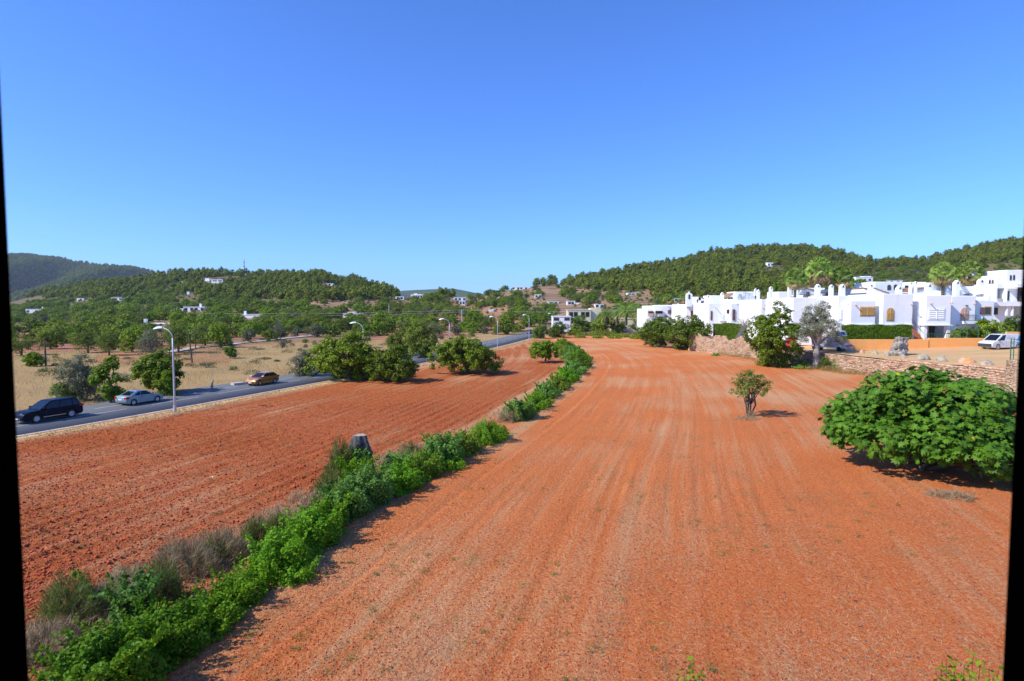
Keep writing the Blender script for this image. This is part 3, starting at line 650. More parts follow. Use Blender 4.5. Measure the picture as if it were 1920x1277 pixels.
hero(1545, 694, 34, 667, M['carob_dark'], 'wall_bush', 'small bluish bush at the foot of the olive tree', 121, nlobe=6, nclump=70, per=34, crad=0.3, L=0.15, W=0.07, h0=0.02)
hero(1404, 783, 84, 686, M['almond'], 'small_tree', 'small multi-stemmed tree alone in the right field', 122, skirt=False, nlobe=20, nclump=130, per=24, crad=0.22, L=0.17, W=0.075, h0=0.3, trunk_r=.07, split_n=4, rl=(.2,.36), flat=1.5, fork=-0.05, up=0.9)
mid = [
 (40,668,70,628,'almond','round dull tree at the left picture edge'),(95,655,52,620,'carob','rounded carob left of the first wooden pole'),(165,662,66,618,'almond','broad orchard tree behind the grey-green twiggy bush'),
 (205,668,58,622,'almond','orchard tree with visible trunk above the slender tree'),(248,660,60,618,'carob','full green tree left of the long white farmhouse front'),(285,668,72,613,'grey','dusty grey-green tree below the long white farmhouse'),
 (335,662,70,606,'almond','tall orchard tree just left of the nearest lamp head'),(385,650,64,603,'almond','orchard tree between the two thin poles'),(415,652,54,602,'carob','dark green tree at the bend of the pale track'),
 (470,636,52,600,'carob','bright rounded tree behind the pale track'),(494,632,40,604,'carob','tree touching the right side of the bright rounded one'),(520,634,44,604,'grey','grey leaning tree beside the dark pole'),
 (533,633,26,616,'lime','small bright bush at the foot of the grey leaning tree'),(556,624,46,598,'carob','dark tree on red terraces behind the dry field'),(577,627,26,612,'almond','small bush at the end of the dry field'),
 (606,626,48,602,'dark','dark double-crowned tree behind the widest carob'),(640,622,44,596,'almond','pale orchard tree right of the double-crowned one'),(712,620,48,592,'carob','wide flat-topped tree behind the second lamp'),
 (676,628,40,600,'almond','dusty tree behind the second lamp head'),(885,620,50,586,'carob','wide green tree on red soil, left of three beyond the road'),(921,619,34,587,'almond','middle tree of three on red soil beyond the road'),
 (952,622,46,585,'carob','green tree with thick dark trunk by the road bend'),(835,614,34,590,'almond','small tree on the red slope left of the third lamp'),(812,630,40,604,'grey','bare greyish tree right of the tall dull roadside tree'),
 (1012,636,44,606,'dark','dark carob where the vine row reaches the road'),(1045,634,56,602,'dark','wide dark carob in front of the pale flat building'),(1078,630,38,608,'lime','yellow-green tree right of the wide dark carob'),
 (1088,622,56,590,'dark','dark tree in front of the cream building'),(1130,626,60,588,'carob','green tree right of the cream building'),(1158,624,38,598,'carob','tree left of the low barn with dark door'),
 (1190,620,46,592,'carob','rounded tree below the feather palms'),(1018,608,40,586,'carob','leafy tree behind the road bend'),(995,606,34,585,'carob','tree just right of the fourth lamp'),
 (1210,640,34,608,'carob','low tree at left foot of the dark carob pair'),
]
for i, (a, b, c, d, k, lab) in enumerate(mid):
    px_tree(a, b, c, d, k, 'orchard_tree', lab, i=i)
# garden shrubs by the white houses (on the raised lot)
gs = [(1800,634,38,610,'bush','round clipped bush below the arched balcony'),(1826,634,34,612,'bush','round bush between the balcony and the van'),(1845,634,48,590,'bush','tall bush under the orange framed window'),
      (1880,634,40,598,'lime','bright bush above the roof of the white van'),(1900,632,44,588,'bush','dark oleander hedge in front of the terraced apartments'),(1862,634,26,606,'bush','brownish bush between the tall bush and the bright one')]
for i, (a, b, c, d, k, lab) in enumerate(gs):
    meshes, R0, h1 = KIND[k]; y = 84.5 + (i % 3) * 0.7; p = DP(a, b, y); s = c / F * y / 2 / R0; h = EYE + (577 - d) / F * y - p[2]
    place_tree('garden_bush', lab, 'shrub', meshes[i % len(meshes)], p, s, i, sz=h / h1)

# conifer hedges on the lot
def box_hedge(name, label, x0, x1, y, z0, z1, th, n, seed):
    r = np.random.default_rng(seed); P = np.stack([r.uniform(x0, x1, n), r.uniform(-th, th, n), r.uniform(z0, z1, n)], 1)
    side = r.uniform(0, 1, n); P[:, 1] = np.where(side < .6, -th * r.uniform(.8, 1.1, n), P[:, 1]); P[:, 2] = np.where(side > .6, z1 + 0.12 * np.sin(P[:, 0] * 1.7) + r.normal(0, .08, n), P[:, 2])
    nr = np.where(side[:, None] < .6, [[0, -1, .4]], [[0, 0, 1]]) + rand_unit(n, r) * .7
    V, Fc = leaf_quads(P + [0, y, 0], nr, 0.32, 0.09, r, tdir=np.repeat([[0.1, -0.2, 1.0]], n, 0))
    t = thing(name, label, 'hedge'); link('foliage', np_mesh(name, [(V, Fc, 0)], [M['hedge']]), t)
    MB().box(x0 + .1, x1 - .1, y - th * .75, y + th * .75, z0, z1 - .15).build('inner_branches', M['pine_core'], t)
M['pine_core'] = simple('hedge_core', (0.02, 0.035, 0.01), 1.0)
a, b = DP(1580, 639, 84.5), DP(1703, 612, 84.5)
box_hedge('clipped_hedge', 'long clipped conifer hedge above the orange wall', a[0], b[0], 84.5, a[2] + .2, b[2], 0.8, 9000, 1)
a, b = DP(1338, 636, 113), DP(1392, 608, 113)
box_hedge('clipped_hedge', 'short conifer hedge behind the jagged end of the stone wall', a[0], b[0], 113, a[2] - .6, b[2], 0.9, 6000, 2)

# ------------------------------------------------------------------ fig bush with lobed leaves
def fig_leaf_outline():
    pts = []
    for a, rr in [(-90, .12), (-62, .34), (-35, .46), (-18, .26), (5, .56), (28, .34), (55, .60), (72, .40), (90, .66)]:
        pts.append((rr * math.cos(math.radians(a)), rr * math.sin(math.radians(a)) + .1))
    return pts + [(-x, y) for x, y in reversed(pts[1:-1])]
FO = np.array(fig_leaf_outline())
def leaf_frames(P, Nrm, r):
    Nn = Nrm / np.linalg.norm(Nrm, axis=1)[:, None]; a = rand_unit(len(P), r) + np.array([0, 0, -0.6]); T = a - (a * Nn).sum(1)[:, None] * Nn; T /= np.linalg.norm(T, axis=1)[:, None]
    return T, np.cross(Nn, T), Nn
def build_fig():
    r = np.random.default_rng(5); cen = np.array([21.2, 29.6, 0.1]); t = thing('fig_bush', 'big dense fig bush with large lobed leaves, right edge of field', 'bush', cen)
    lobes = []
    for k in range(26):
        a = r.uniform(0, 6.28); q = r.uniform(0, 1) ** .5; rx = 5.3 - 1.3; ry = 4.3 - 1.1
        lobes.append((math.cos(a) * q * rx, math.sin(a) * q * ry, 1.45 + (1 - q ** 2.2) * 2.1 + r.uniform(-.3, .75), r.uniform(.75, 1.45)))
    lobes += [(-.4, .2, 3.95, 1.1), (-4.1, .5, 1.5, 1.15), (-3.4, -1.5, 1.4, 1.2), (0.3, -3.2, 1.35, 1.2), (1.8, -3.3, 1.1, 1.3), (3.2, -2.6, 1.0, 1.4), (-1.5, -2.8, 1.6, 1.2), (3.8, 0, 2.2, 1.4), (-1.6, 1, 3.5, 1.25), (1.2, .5, 3.6, 1.2), (4.6, -1.2, 1.6, 1.2)]
    P, D = [], []
    for k in range(26):
        b0 = lobes[r.integers(0, len(lobes))]; dd = rand_unit(1, r)[0]; dd[2] = abs(dd[2]) * .8; lobes.append((b0[0] + dd[0] * b0[3] * .95, b0[1] + dd[1] * b0[3] * .95, b0[2] + dd[2] * b0[3] * .85, r.uniform(.35, .6)))
    lobes = [(l[0] * (.93 if l[0] < 0 else 1), *l[1:]) for l in lobes]
    n = 15000; pk = r.integers(0, len(lobes), n); u = rand_unit(n, r); rr = r.uniform(.72, 1.08, n)
    L4 = np.array(lobes); L4[:, 2] += np.where((L4[:, 0] > 0) & (L4[:, 1] < 0), .12, .38); P = L4[pk, :3] + u * (L4[pk, 3] * rr)[:, None] * [1, 1, .8]; lowz = P[:, 2] < np.where((P[:, 0] > 0) & (P[:, 1] < 0), .2, .5) + .3 * np.sin(P[:, 0] * 1.3) ** 2
    # drop leaves buried deep inside other lobes
    dmin = np.min(np.linalg.norm((P[:, None] - L4[None, :, :3]) / [1, 1, .8], axis=2) / L4[None, :, 3], axis=1); keep = (dmin > 0.55) & ~lowz; P, u = P[keep], u[keep]; fi = rand_unit(2600, r) * r.uniform(0, .8, (2600, 1)) * [4.4, 3.4, 1.3] + [0, 0, 2.1]; P = np.concatenate([P, fi]); u = np.concatenate([u, rand_unit(2600, r)]); n = len(P)
    Nn = u * .6 + rand_unit(n, r) * .75 + [-.1, -.15, .65]; T, B, Nn = leaf_frames(P, Nn, r)
    size = r.uniform(.2, .44, n)
    depth = (P + cen - [0, 0, EYE]); dist = np.linalg.norm(depth, axis=1); front = u @ np.array([-.45, -.75, .4])
    order = np.argsort(-(size / dist * (front > .25)))
    big = order[:300]; rest = order[300:]
    k = len(FO)
    V = P[rest][:, None] + (FO[None, :, 0, None] * B[rest][:, None] + FO[None, :, 1, None] * T[rest][:, None] - 0.5 * (FO[None, :, 0, None] ** 2) * Nn[rest][:, None]) * size[rest][:, None, None]
    c = P[rest] + Nn[rest] * 0.03
    m = len(rest); V = np.concatenate([V, c[:, None]], 1).reshape(-1, 3)
    j = np.arange(k); fan = np.stack([np.full(k, k), j, (j + 1) % k], 1); Fc = (np.arange(m)[:, None, None] * (k + 1) + fan[None]).reshape(-1, 3)
    o = link('foliage', np_mesh('foliage', [(V, Fc, 0)], [M['fig']]), t); o['kind'] = 'stuff'
    lv = np.array([(x, y, -0.5 * x * x) for x, y in FO] + [(0, 0, .06)]); lm = np_mesh('leaf', [(lv, fan, 0)], [M['fig']])
    for i in big:
        o = link('leaf', lm, t); s = size[i]
        o.matrix_local = Matrix(((B[i, 0] * s, T[i, 0] * s, Nn[i, 0] * s, P[i, 0]), (B[i, 1] * s, T[i, 1] * s, Nn[i, 1] * s, P[i, 1]), (B[i, 2] * s, T[i, 2] * s, Nn[i, 2] * s, P[i, 2]), (0, 0, 0, 1)))
    mb = MB()
    for l in lobes: mb.tube([(r.uniform(-.6, .6), r.uniform(-.5, .5), -.1), (l[0] * .4, l[1] * .4, l[2] * .45), (l[0], l[1], l[2])], [.13, .08, .03], 6, cap=False)
    mb.build('branches', M['stem'], t, True)
build_fig()

# ------------------------------------------------------------------ the overgrown row between the two fields
def mound_leaves(c, rx, ry, h, n, L, W, r, shell=0.35, up=.5, strand=False, rot=0.0):
    u = rand_unit(n, r); u[:, 2] = np.abs(u[:, 2]); lump = 1 + 0.24 * np.sin(u[:, 0] * 7 + c[0]) * np.sin(u[:, 1] * 6 + c[1]) + 0.2 * np.sin(u[:, 2] * 9 + u[:, 0] * 11)
    q = (1 - shell * r.uniform(0, 1, n) ** 1.5) * lump
    P = u * q[:, None] * [rx, ry, h]; ca, sa = math.cos(rot), math.sin(rot); P = np.stack([P[:, 0] * ca - P[:, 1] * sa, P[:, 0] * sa + P[:, 1] * ca, P[:, 2]], 1) + [c[0], c[1], c[2]]
    if strand: return leaf_quads(P, rand_unit(n, r), L, W, r, 0.0, tdir=u * .9 + [0, 0, .8])
    return leaf_quads(P, u * .6 + [0, 0, up] + rand_unit(n, r) * .8, L, W, r, .2)
def bush(name, label, cat, lst, mats, seed, shoots=0):
    """lst: (px, ground row, rx, ry, h, n, L, W, material index, strand)"""
    r = np.random.default_rng(seed); p0 = G(lst[0][0], lst[0][1]); t = thing(name, label, cat, p0); blocks = []
    mb = MB()
    for (px, py, rx, ry, h, n, L, W, mi, st) in lst:
        h = h * (.86 if not st else 1.1); rx = rx * (.92 if not st else 1.0)
        c = G(px, py, 0.05) - p0
        V, Fc = mound_leaves(c, rx, ry, h, n, L, W, r, strand=st, rot=-0.27); blocks.append((V, Fc, mi))
        for k in range(7):
            a = r.uniform(0, 6.28); e = c + [math.cos(a) * rx * .6, math.sin(a) * ry * .6, h * .7]; mb.tube([c, (c + e) / 2 + [0, 0, h * .2], e], [.035, .025, .01], 5, cap=False)
        for k in range(shoots * 3 if not st else 0):
            a = r.uniform(0, 6.28); b = c + np.array([math.cos(a) * rx * .7, math.sin(a) * ry * .7, h * .75]); ln = r.uniform(.25, .7); dr = np.array([math.cos(a) * .6, math.sin(a) * .6, r.uniform(.3, 1.1)]); dr /= np.linalg.norm(dr)
            m = 26; s = np.linspace(0, 1, m); Q = b + dr * (s * ln)[:, None] + r.normal(0, .035, (m, 3)); V, Fc = leaf_quads(Q, rand_unit(m, r) + [0, 0, .4], L, W, r, .2); blocks.append((V, Fc, mi))
    link('foliage', np_mesh(name, blocks, [M[m] for m in mats]), t); mb.build('stems', M['stem'], t)['kind'] = 'stuff'
    return t
V_ = ['vine', 'vine_blue', 'carob']
bush('vine_mass', 'tangled bright green vine mass at the bottom left corner', 'vine', [(215,1290,1.15,1.2,1.35,11000,.10,.08,0,False),(150,1330,.9,1.0,1.2,5000,.10,.08,0,False),(320,1215,.95,1.1,1.0,7000,.09,.075,0,False),(250,1180,.5,.5,1.35,2200,.11,.09,1,False)], V_, 1, 10)
bush('vine_mass', 'low creeping vines spreading onto the soil above the bottom left mass', 'vine', [(400,1165,.85,1.0,.7,5000,.08,.065,0,False),(450,1125,.75,.9,.75,4500,.08,.065,0,False),(395,1195,.5,.9,.3,1500,.08,.065,0,False)], V_, 2, 6)
bush('vine_mass', 'dense dark-shadowed vine clump, widest part of the row', 'vine', [(530,1065,.95,1.3,1.25,8000,.09,.07,0,False),(590,1020,.95,1.2,1.35,8000,.09,.07,0,False),(555,1090,.6,.6,.5,1500,.09,.07,0,False)], V_, 3, 6)
bush('vine_mass', 'heart-leaved vine climbing in front of the cut stump', 'vine', [(650,968,1.0,1.2,1.35,6500,.10,.085,1,False),(690,945,1.0,1.2,1.6,7000,.10,.085,1,False),(670,918,.8,.8,1.75,3000,.10,.085,0,False),(615,990,.8,.9,1.1,3500,.1,.08,0,False)], V_, 4, 8)
bush('bramble_bush', 'bramble thicket right of the cut stump', 'bush', [(750,918,1.1,1.4,1.15,7000,.10,.08,0,False),(790,893,1.0,1.3,1.2,5500,.11,.09,2,False),(745,895,.8,.8,1.25,2000,.11,.09,1,False)], V_, 5, 5)
bush('bramble_bush', 'taller leafy bush with drooping shoots before the round one', 'bush', [(830,868,1.2,1.5,1.55,7000,.12,.10,1,False),(850,880,.7,.8,.5,1200,.1,.08,0,False),(868,850,1.1,1.1,1.3,3500,.12,.09,2,False)], V_, 6, 6)
bush('round_bush', 'smooth rounded green bush in the row before the gap', 'bush', [(915,828,1.35,1.6,1.3,8000,.10,.07,0,False)], V_, 7, 1)
bush('leafy_bush', 'bluish leafy bush just beyond the gap in the row', 'bush', [(972,786,1.25,1.4,1.45,4500,.17,.14,1,False),(950,792,.8,.8,.8,1200,.3,.02,3,True)], V_ + ['drytwig'], 8, 5)
far_row = [(1005,765,1.5,2.6,1.3),(1024,745,1.6,2.8,1.5),(1045,730,1.6,3.0,1.5),(1062,716,1.7,3.0,1.7),(1076,702,1.9,3.4,1.8),(1087,690,2.0,3.6,2.0),(1087,679,2.1,4.2,2.2),(1078,670,2.2,4.6,2.2),(1066,662,2.2,5.5,2.2),(1056,653,2.0,6.0,2.0)]
flab = ['first low bush of the continuous green row after the bluish one','second low bush of the receding row','third bush of the receding row, glossy green','fourth bush where the row thickens','full bush in the middle of the curve','large bush at the outer bend of the row','dark bush just past the outer bend','leafy bush beside the yellow-green young tree','bush behind the young tree','farthest bush of the row, touching the dark carobs']
for i, (a, b, rx, ry, h) in enumerate(far_row):
    bush('row_bush', flab[i], 'bush', [(a, b, rx * .8, ry * 1.3, h * .62, 3800, .17 + .012 * i, .12 + .01 * i, i % 3, False), (a - 3, b - 3, rx * .55, ry * .5, h * .9, 1300, .17 + .012 * i, .12 + .01 * i, i % 3, False)], V_, 20 + i, 3)
bush('fennel_clump', 'dark green fennel clump among the dry twigs', 'plant', [(305,1135,.55,.6,1.0,3800,.28,.012,0,True)], ['fennel'], 40)
bush('fennel_clump', 'faded fennel clump near the left frame', 'plant', [(135,1165,.85,.7,1.0,4500,.30,.012,0,True)], ['fennel'], 41)
bush('fennel_clump', 'small fennel plant at the end of the dry twigs', 'plant', [(480,1020,.5,.6,.75,2400,.28,.014,0,True),(520,1000,.4,.4,.6,1200,.28,.014,0,True),(400,1060,.5,.5,.7,1500,.28,.012,0,True)], ['fennel'], 42)
bush('wild_shrub', 'tall olive green feathery shrub left of the cut stump', 'shrub', [(640,912,.65,.7,1.75,7000,.26,.022,0,True),(616,935,.6,.6,1.0,3000,.26,.02,0,True),(590,965,.6,.6,.7,1800,.26,.02,1,True)], ['fennel', 'drytwig'], 43)
bush('dry_shrub', 'dry grey-brown twiggy shrub between fennel and vines', 'shrub', [(350,1075,1.2,.8,.85,6500,.30,.012,0,True),(420,1050,.9,.7,.8,4500,.28,.012,0,True)], ['drytwig'], 44)
bush('dry_shrub', 'withered shrub left of the dark green fennel', 'shrub', [(240,1120,.8,.7,.7,4500,.30,.012,0,True),(200,1145,.7,.7,.6,3000,.30,.012,0,True)], ['drytwig'], 45)
bush('dry_shrub', 'withered twigs beside the left frame at the bottom', 'shrub', [(85,1225,.8,.8,.55,4500,.30,.012,0,True)], ['drytwig'], 46)
bush('dry_shrub', 'brown dead brush strip before the tall feathery shrub', 'shrub', [(540,985,.9,.9,.5,2600,.26,.014,0,True),(585,985,.6,.9,.4,1500,.26,.014,0,True)], ['drytwig'], 47)
bush('dry_shrub', 'thin dry weeds behind the bramble thicket', 'shrub', [(740,872,1.0,.6,.6,1600,.3,.016,0,True),(770,850,.6,.5,.6,700,.3,.016,1,True)], ['drytwig', 'fennel'], 48)
# long arching shoot with leaves at bottom left
def shoot(label, pts, seed):
    r = np.random.default_rng(seed); P = [DP(a, b, y) for a, b, y in pts]; t = thing('vine_shoot', label, 'vine', P[0]); Q = np.array(P) - P[0]
    MB().tube(Q, .012, 5).build('stem', M['green_stem'], t)
    s = np.linspace(0, len(Q) - 1.001, 170); i = s.astype(int); C = Q[i] + (Q[i + 1] - Q[i]) * (s - i)[:, None] + r.normal(0, .06, (170, 3))
    V, Fc = leaf_quads(C, rand_unit(170, r) + [0, -.3, .6], .11, .09, r, .2); link('leaves', np_mesh('leaves', [(V, Fc, 0)], [M['vine']]), t)
shoot('long arching vine shoot pointing left above the bottom left mass', [(225,1170,15.2),(190,1130,15.3),(160,1095,15.4),(135,1070,15.6)], 1)
shoot('upright vine shoot beside the dark green fennel', [(270,1180,15.6),(268,1130,15.7),(262,1080,15.8)], 2)
# shoots of the shrubs right under the window
def near_shrub(label, tips, seed):
    r = np.random.default_rng(seed); y0 = 5.2; base = DP(tips[0][0], 1277, y0); base[2] = 0.05; base[1] = y0
    t = thing('privet_shrub', label, 'shrub', base); mb = MB(); C, D = [], []
    for a, b in tips:
        y = y0 + r.uniform(-.3, .3); e = DP(a, b, y) - base; k = np.array([e[0] * .8, e[1] * .8, e[2] - 1.2])
        mb.tube([(0, 0, 0), (k[0] * .5, k[1] * .5, k[2] * .5), k, e], [.03, .022, .012, .003], 5)
        for s in np.linspace(-.5, 1, 30):
            for q in range(3):
                an = r.uniform(0, 6.28); C.append(k + (e - k) * s + np.array([math.cos(an), math.sin(an), .3]) * .035); D.append((math.cos(an), math.sin(an), .8))
        for q in range(14):
            s0 = k + (e - k) * r.uniform(.1, .8); an = r.uniform(0, 6.28); e2 = s0 + np.array([math.cos(an) * .13, math.sin(an) * .13, .16]); mb.tube([s0, e2], [.005, .002], 4)
            for w in np.linspace(.3, 1, 5): C.append(s0 + (e2 - s0) * w); D.append((r.normal(), r.normal(), 1.2))
    C, D = np.array(C), np.array(D); V, Fc = leaf_quads(C, D + rand_unit(len(C), r) * .5, .065, .032, r, .15)
    link('leaves', np_mesh('leaves', [(V, Fc, 0)], [M['lime']]), t); mb.build('stems', M['green_stem'], t)['kind'] = 'stuff'
near_shrub('lone leafy shoot poking up at the bottom edge, centre right', [(1294,1232), (1283,1262), (1312,1268)], 1)
near_shrub('cluster of fresh privet shoots at the bottom right corner', [(1775,1236), (1790,1244), (1765,1255), (1825,1226), (1838,1243), (1808,1246), (1855,1262), (1872,1256), (1818,1266)], 2)

# cut stump in the row, dead trunks
def stump_mesh(name, seed, r0, h, lumps, mats, lean=(0, 0), cap=True, top=.5, n=28, rows=26, rough=.12):
    r = np.random.default_rng(seed); ph = r.uniform(0, 6.3, 6); V = []
    for j in range(rows):
        s = j / (rows - 1)
        for k in range(n):
            a = 2 * math.pi * k / n
            rad = r0 * (1 + .25 * (1 - s) ** 3 - (1 - top) * max(0, (s - .62) / .38) ** 1.2)
            rad *= 1 + rough * math.sin(3 * a + ph[0] + 2 * s) + rough * .8 * math.sin(5 * a + ph[1] - 5 * s) + rough * .7 * math.sin(9 * a + ph[2] + 9 * s) + r.normal(0, rough * .22) + lumps * .3 * math.sin(s * 14 + ph[3] + 2 * math.sin(a))
            V.append((rad * math.cos(a) + lean[0] * s * s, rad * math.sin(a) + lean[1] * s, s * h - .1))
    V.append((lean[0], lean[1], h - .1)); i = np.arange(rows - 1)[:, None] * n; k = np.arange(n)[None]
    Fc = np.stack([i + k, i + (k + 1) % n, i + n + (k + 1) % n, i + n + k], -1).reshape(-1, 4)
    topf = [((rows - 1) * n + q, (rows - 1) * n + (q + 1) % n, rows * n) for q in range(n)]
    return np_mesh(name, [(np.array(V), Fc, 0), (np.array(V), np.array(topf), 1)], mats)
p = G(676, 905); tag(link('tree_stump', stump_mesh('tree_stump', 3, .47, EYE + (577 - 815) / F * p[1] + .03, .35, [M['bark_dark'], M['boulder']], top=.6, rough=.17)), 'charred dark tree stump with sawn pale top in the green row', 'stump').location = p

# ------------------------------------------------------------------ stone wall, pillar, boulders, dead trunks on the lot
def stone_wall():
    t = thing('stone_wall', 'long dry stone wall of pale reddish rubble holding up the dirt lot', 'wall', (WALL[0][0], WALL[0][1], 0)); r = np.random.default_rng(9)
    seg = np.r_[0, np.cumsum(np.linalg.norm(np.diff(WALL, axis=0), axis=1))]; core = MB(); V, Fs, Mi = [], [], []
    def ht(s):
        y = np.interp(s, seg, WALL[:, 1]); base = np.interp(y, [50, 56, 72, 88, 93, 112], [2.75, 2.6, 2.25, 2.05, 2.9, 3.2])
        return base + (0.35 * math.sin(y * 1.1) + .2 * math.sin(y * 2.7) if y > 90 else 0)
    for i in range(len(WALL) - 1):
        a, b = WALL[i], WALL[i + 1]; d = (b - a) / np.linalg.norm(b - a); nn = np.array([-d[1], d[0]]) * -1
        h = min(ht(seg[i]), ht(seg[i + 1])) - .12
        n0 = -nn * .12 if nn[0] < 0 else nn * .12; n1 = n0 / .12 * .75
        core.add([(*(a + n0), -.1), (*(b + n0), -.1), (*(b + n1), -.1), (*(a + n1), -.1), (*(a + n0), h), (*(b + n0), h), (*(b + n1), h), (*(a + n1), h)], [(0,3,2,1),(4,5,6,7),(0,1,5,4),(1,2,6,5),(2,3,7,6),(3,0,4,7)])
    z = 0.0; off = 0; cub = np.array([(x, y, q) for q in (-1, 1) for x, y in ((-1, -1), (1, -1), (1, 1), (-1, 1))], float); cf = np.array([(0,3,2,1),(4,5,6,7),(0,1,5,4),(1,2,6,5),(2,3,7,6),(3,0,4,7)])
    while z < 3.6:
        hgt = r.uniform(.13, .24); s = r.uniform(0, .3)
        while s < seg[-1]:
            ln = r.uniform(.18, .55) * (1 if z < 2 else 1.1)
            if z + hgt * .6 < ht(s + ln / 2):
                m = s + ln / 2; x, y = np.interp(m, seg, WALL[:, 0]), np.interp(m, seg, WALL[:, 1]); j = min(np.searchsorted(seg, m), len(WALL) - 1) - 1; j = max(j, 0); d = WALL[j + 1] - WALL[j]; d = d / np.linalg.norm(d)
                outw = np.array([-d[1], d[0]]); outw = outw if outw[0] < 0 else -outw
                k = cub * [ln / 2 * .93, .16, hgt / 2 * .9] * (1 + r.normal(0, .08, (8, 3))); k[:, 2] += r.normal(0, .01)
                P = np.stack([x + k[:, 0] * d[0] + k[:, 1] * outw[0], y + k[:, 0] * d[1] + k[:, 1] * outw[1], z + hgt / 2 + k[:, 2]], 1) + np.array([*(outw * r.normal(0, .035)), 0])
                V.append(P); Fs.append(cf + off); Mi.append(0 if r.uniform() < .62 else 1); off += 8
            s += ln
        z += hgt
    Mi = np.array(Mi); A = np.concatenate(V); Fa = np.array(Fs)
    blocks = [(A, Fa[Mi == 0].reshape(-1, 4), 0)]; me = np_mesh('stones', [(A, Fa.reshape(-1, 4), 0)], [M['stone'], M['stone_red']]); me.polygons.foreach_set('material_index', np.repeat(Mi, 6).astype(np.int32))
    for q in (0,):
        c = link('stones', me, t); c.location = (-WALL[0][0], -WALL[0][1], 0); c['kind'] = 'stuff'
    c = core.build('core', M['stonecore'], t); c.location = (-WALL[0][0], -WALL[0][1], 0)
    # earth showing over the jagged far end is the lot itself
    p = DP(1897, 742, 52.5); px_, py_ = p[0], 52.0; t = thing('stone_pillar', 'square stacked-stone pillar at the end of the wall by the right frame', 'pillar', (px_, py_, 0)); V, Fs = [], []; z = 0; off = 0
    while z < 3.6:
        hgt = r.uniform(.09, .15)
        for sx, sy, nx in ((0, -.5, 1), (0, .5, 1), (-.5, 0, 0), (.5, 0, 0)):
            s = -.55
            while s < .5:
                ln = r.uniform(.2, .5); e = min(s + ln, .55); k = cub * [(e - s) / 2 * .95, .1, hgt / 2 * .86]
                if nx: k = k + [(s + e) / 2, sy, z + hgt / 2]
                else: k = np.stack([k[:, 1] + sx, k[:, 0] + (s + e) / 2, k[:, 2] + z + hgt / 2], 1)
                V.append(k + r.normal(0, .012, (1, 3))); Fs.append(cf + off); off += 8; s += ln
        z += hgt
    o = link('stones', np_mesh('stones', [(np.concatenate(V), np.concatenate(Fs), 0)], [M['stone']]), t); o['kind'] = 'stuff'
    MB().box(-.48, .48, -.48, .48, -.1, z - .03).build('core', M['stonecore'], t)
stone_wall()

def rock_mesh(name, seed, sx, sy, sz, m):
    r = np.random.default_rng(seed); bm = bmesh.new(); bmesh.ops.create_icosphere(bm, subdivisions=3, radius=1)
    dirs = rand_unit(9, r); ds = r.uniform(.55, .85, 9)
    for v in bm.verts:
        p = np.array(v.co)
        for d, q in zip(dirs, ds):
            e = p @ d - q
            if e > 0: p = p - d * e * .9
        p = p * (1 + .05 * math.sin(p[0] * 9 + seed) + .04 * math.sin(p[2] * 13 + p[1] * 7)); v.co = p * [sx, sy, sz]
    me = bpy.data.meshes.new(name); bm.to_mesh(me); bm.free(); me.materials.append(m); return me
for i, (a, b, w, h, m, lab) in enumerate([(1591,667,18,13,'boulder','pale grey boulder on the wall edge just right of the camper'),(1617,667,13,8,'boulder_orange','small flat orange tinted rock between two grey boulders'),(1641,672,15,13,'boulder','pointed grey boulder left of the gnarled trunk'),
      (1664,675,15,13,'boulder','squat grey boulder leaning on the left of the gnarled trunk'),(1695,680,15,11,'boulder','pale boulder at the right foot of the gnarled trunk'),(1731,684,26,13,'boulder','large rounded pale boulder right of the gnarled trunk'),
      (1765,686,26,13,'boulder','beige boulder with a sloping face before the orange one'),(1811,690,32,14,'boulder_orange','wide boulder with bright orange face'),(1851,694,28,11,'boulder','flat yellowish boulder nearest the stone pillar')]):
    y = np.interp(a, [1591, 1700, 1860], [80.0, 68.5, 58.5]); p = DP(a, b, y); p[2] = lot_h(p[0], y) - .05; s = y / F
    o = tag(link('boulder', rock_mesh('boulder', 40 + i, w * s * .55, w * s * .4, h * s * .85, M[m])), lab, 'boulder'); o.location = p; o.rotation_euler = (0, .12 * (-1) ** i, i * .7)
def gnarled():
    y = 72.5; p = DP(1684, 671, y); p[2] = lot_h(p[0], y) - .1; t = thing('gnarled_stump', 'gnarled lopped olive stump standing among the boulders', 'stump', p)
    s = y / F; h = 40 * s
    link('trunk', stump_mesh('trunk', 11, 13 * s * .8, h * .93, .5, [M['bark_pale'], M['bark_pale']], lean=(.35, 0), top=.85, rough=.2, n=36, rows=34), t)
    for k, (dx, dz, w, hh) in enumerate([(-10, 20, 7, 10), (8, 26, 8, 9), (-3, 33, 7, 7), (11, 12, 7, 9), (-9, 7, 8, 9), (3, 16, 9, 8)]):
        o = link('burl', rock_mesh('burl', 70 + k, w * s * .75, w * s * .7, hh * s * .7, M['bark_pale']), t); o.location = (dx * s, -6 * s + k * .05, dz * s)
gnarled()
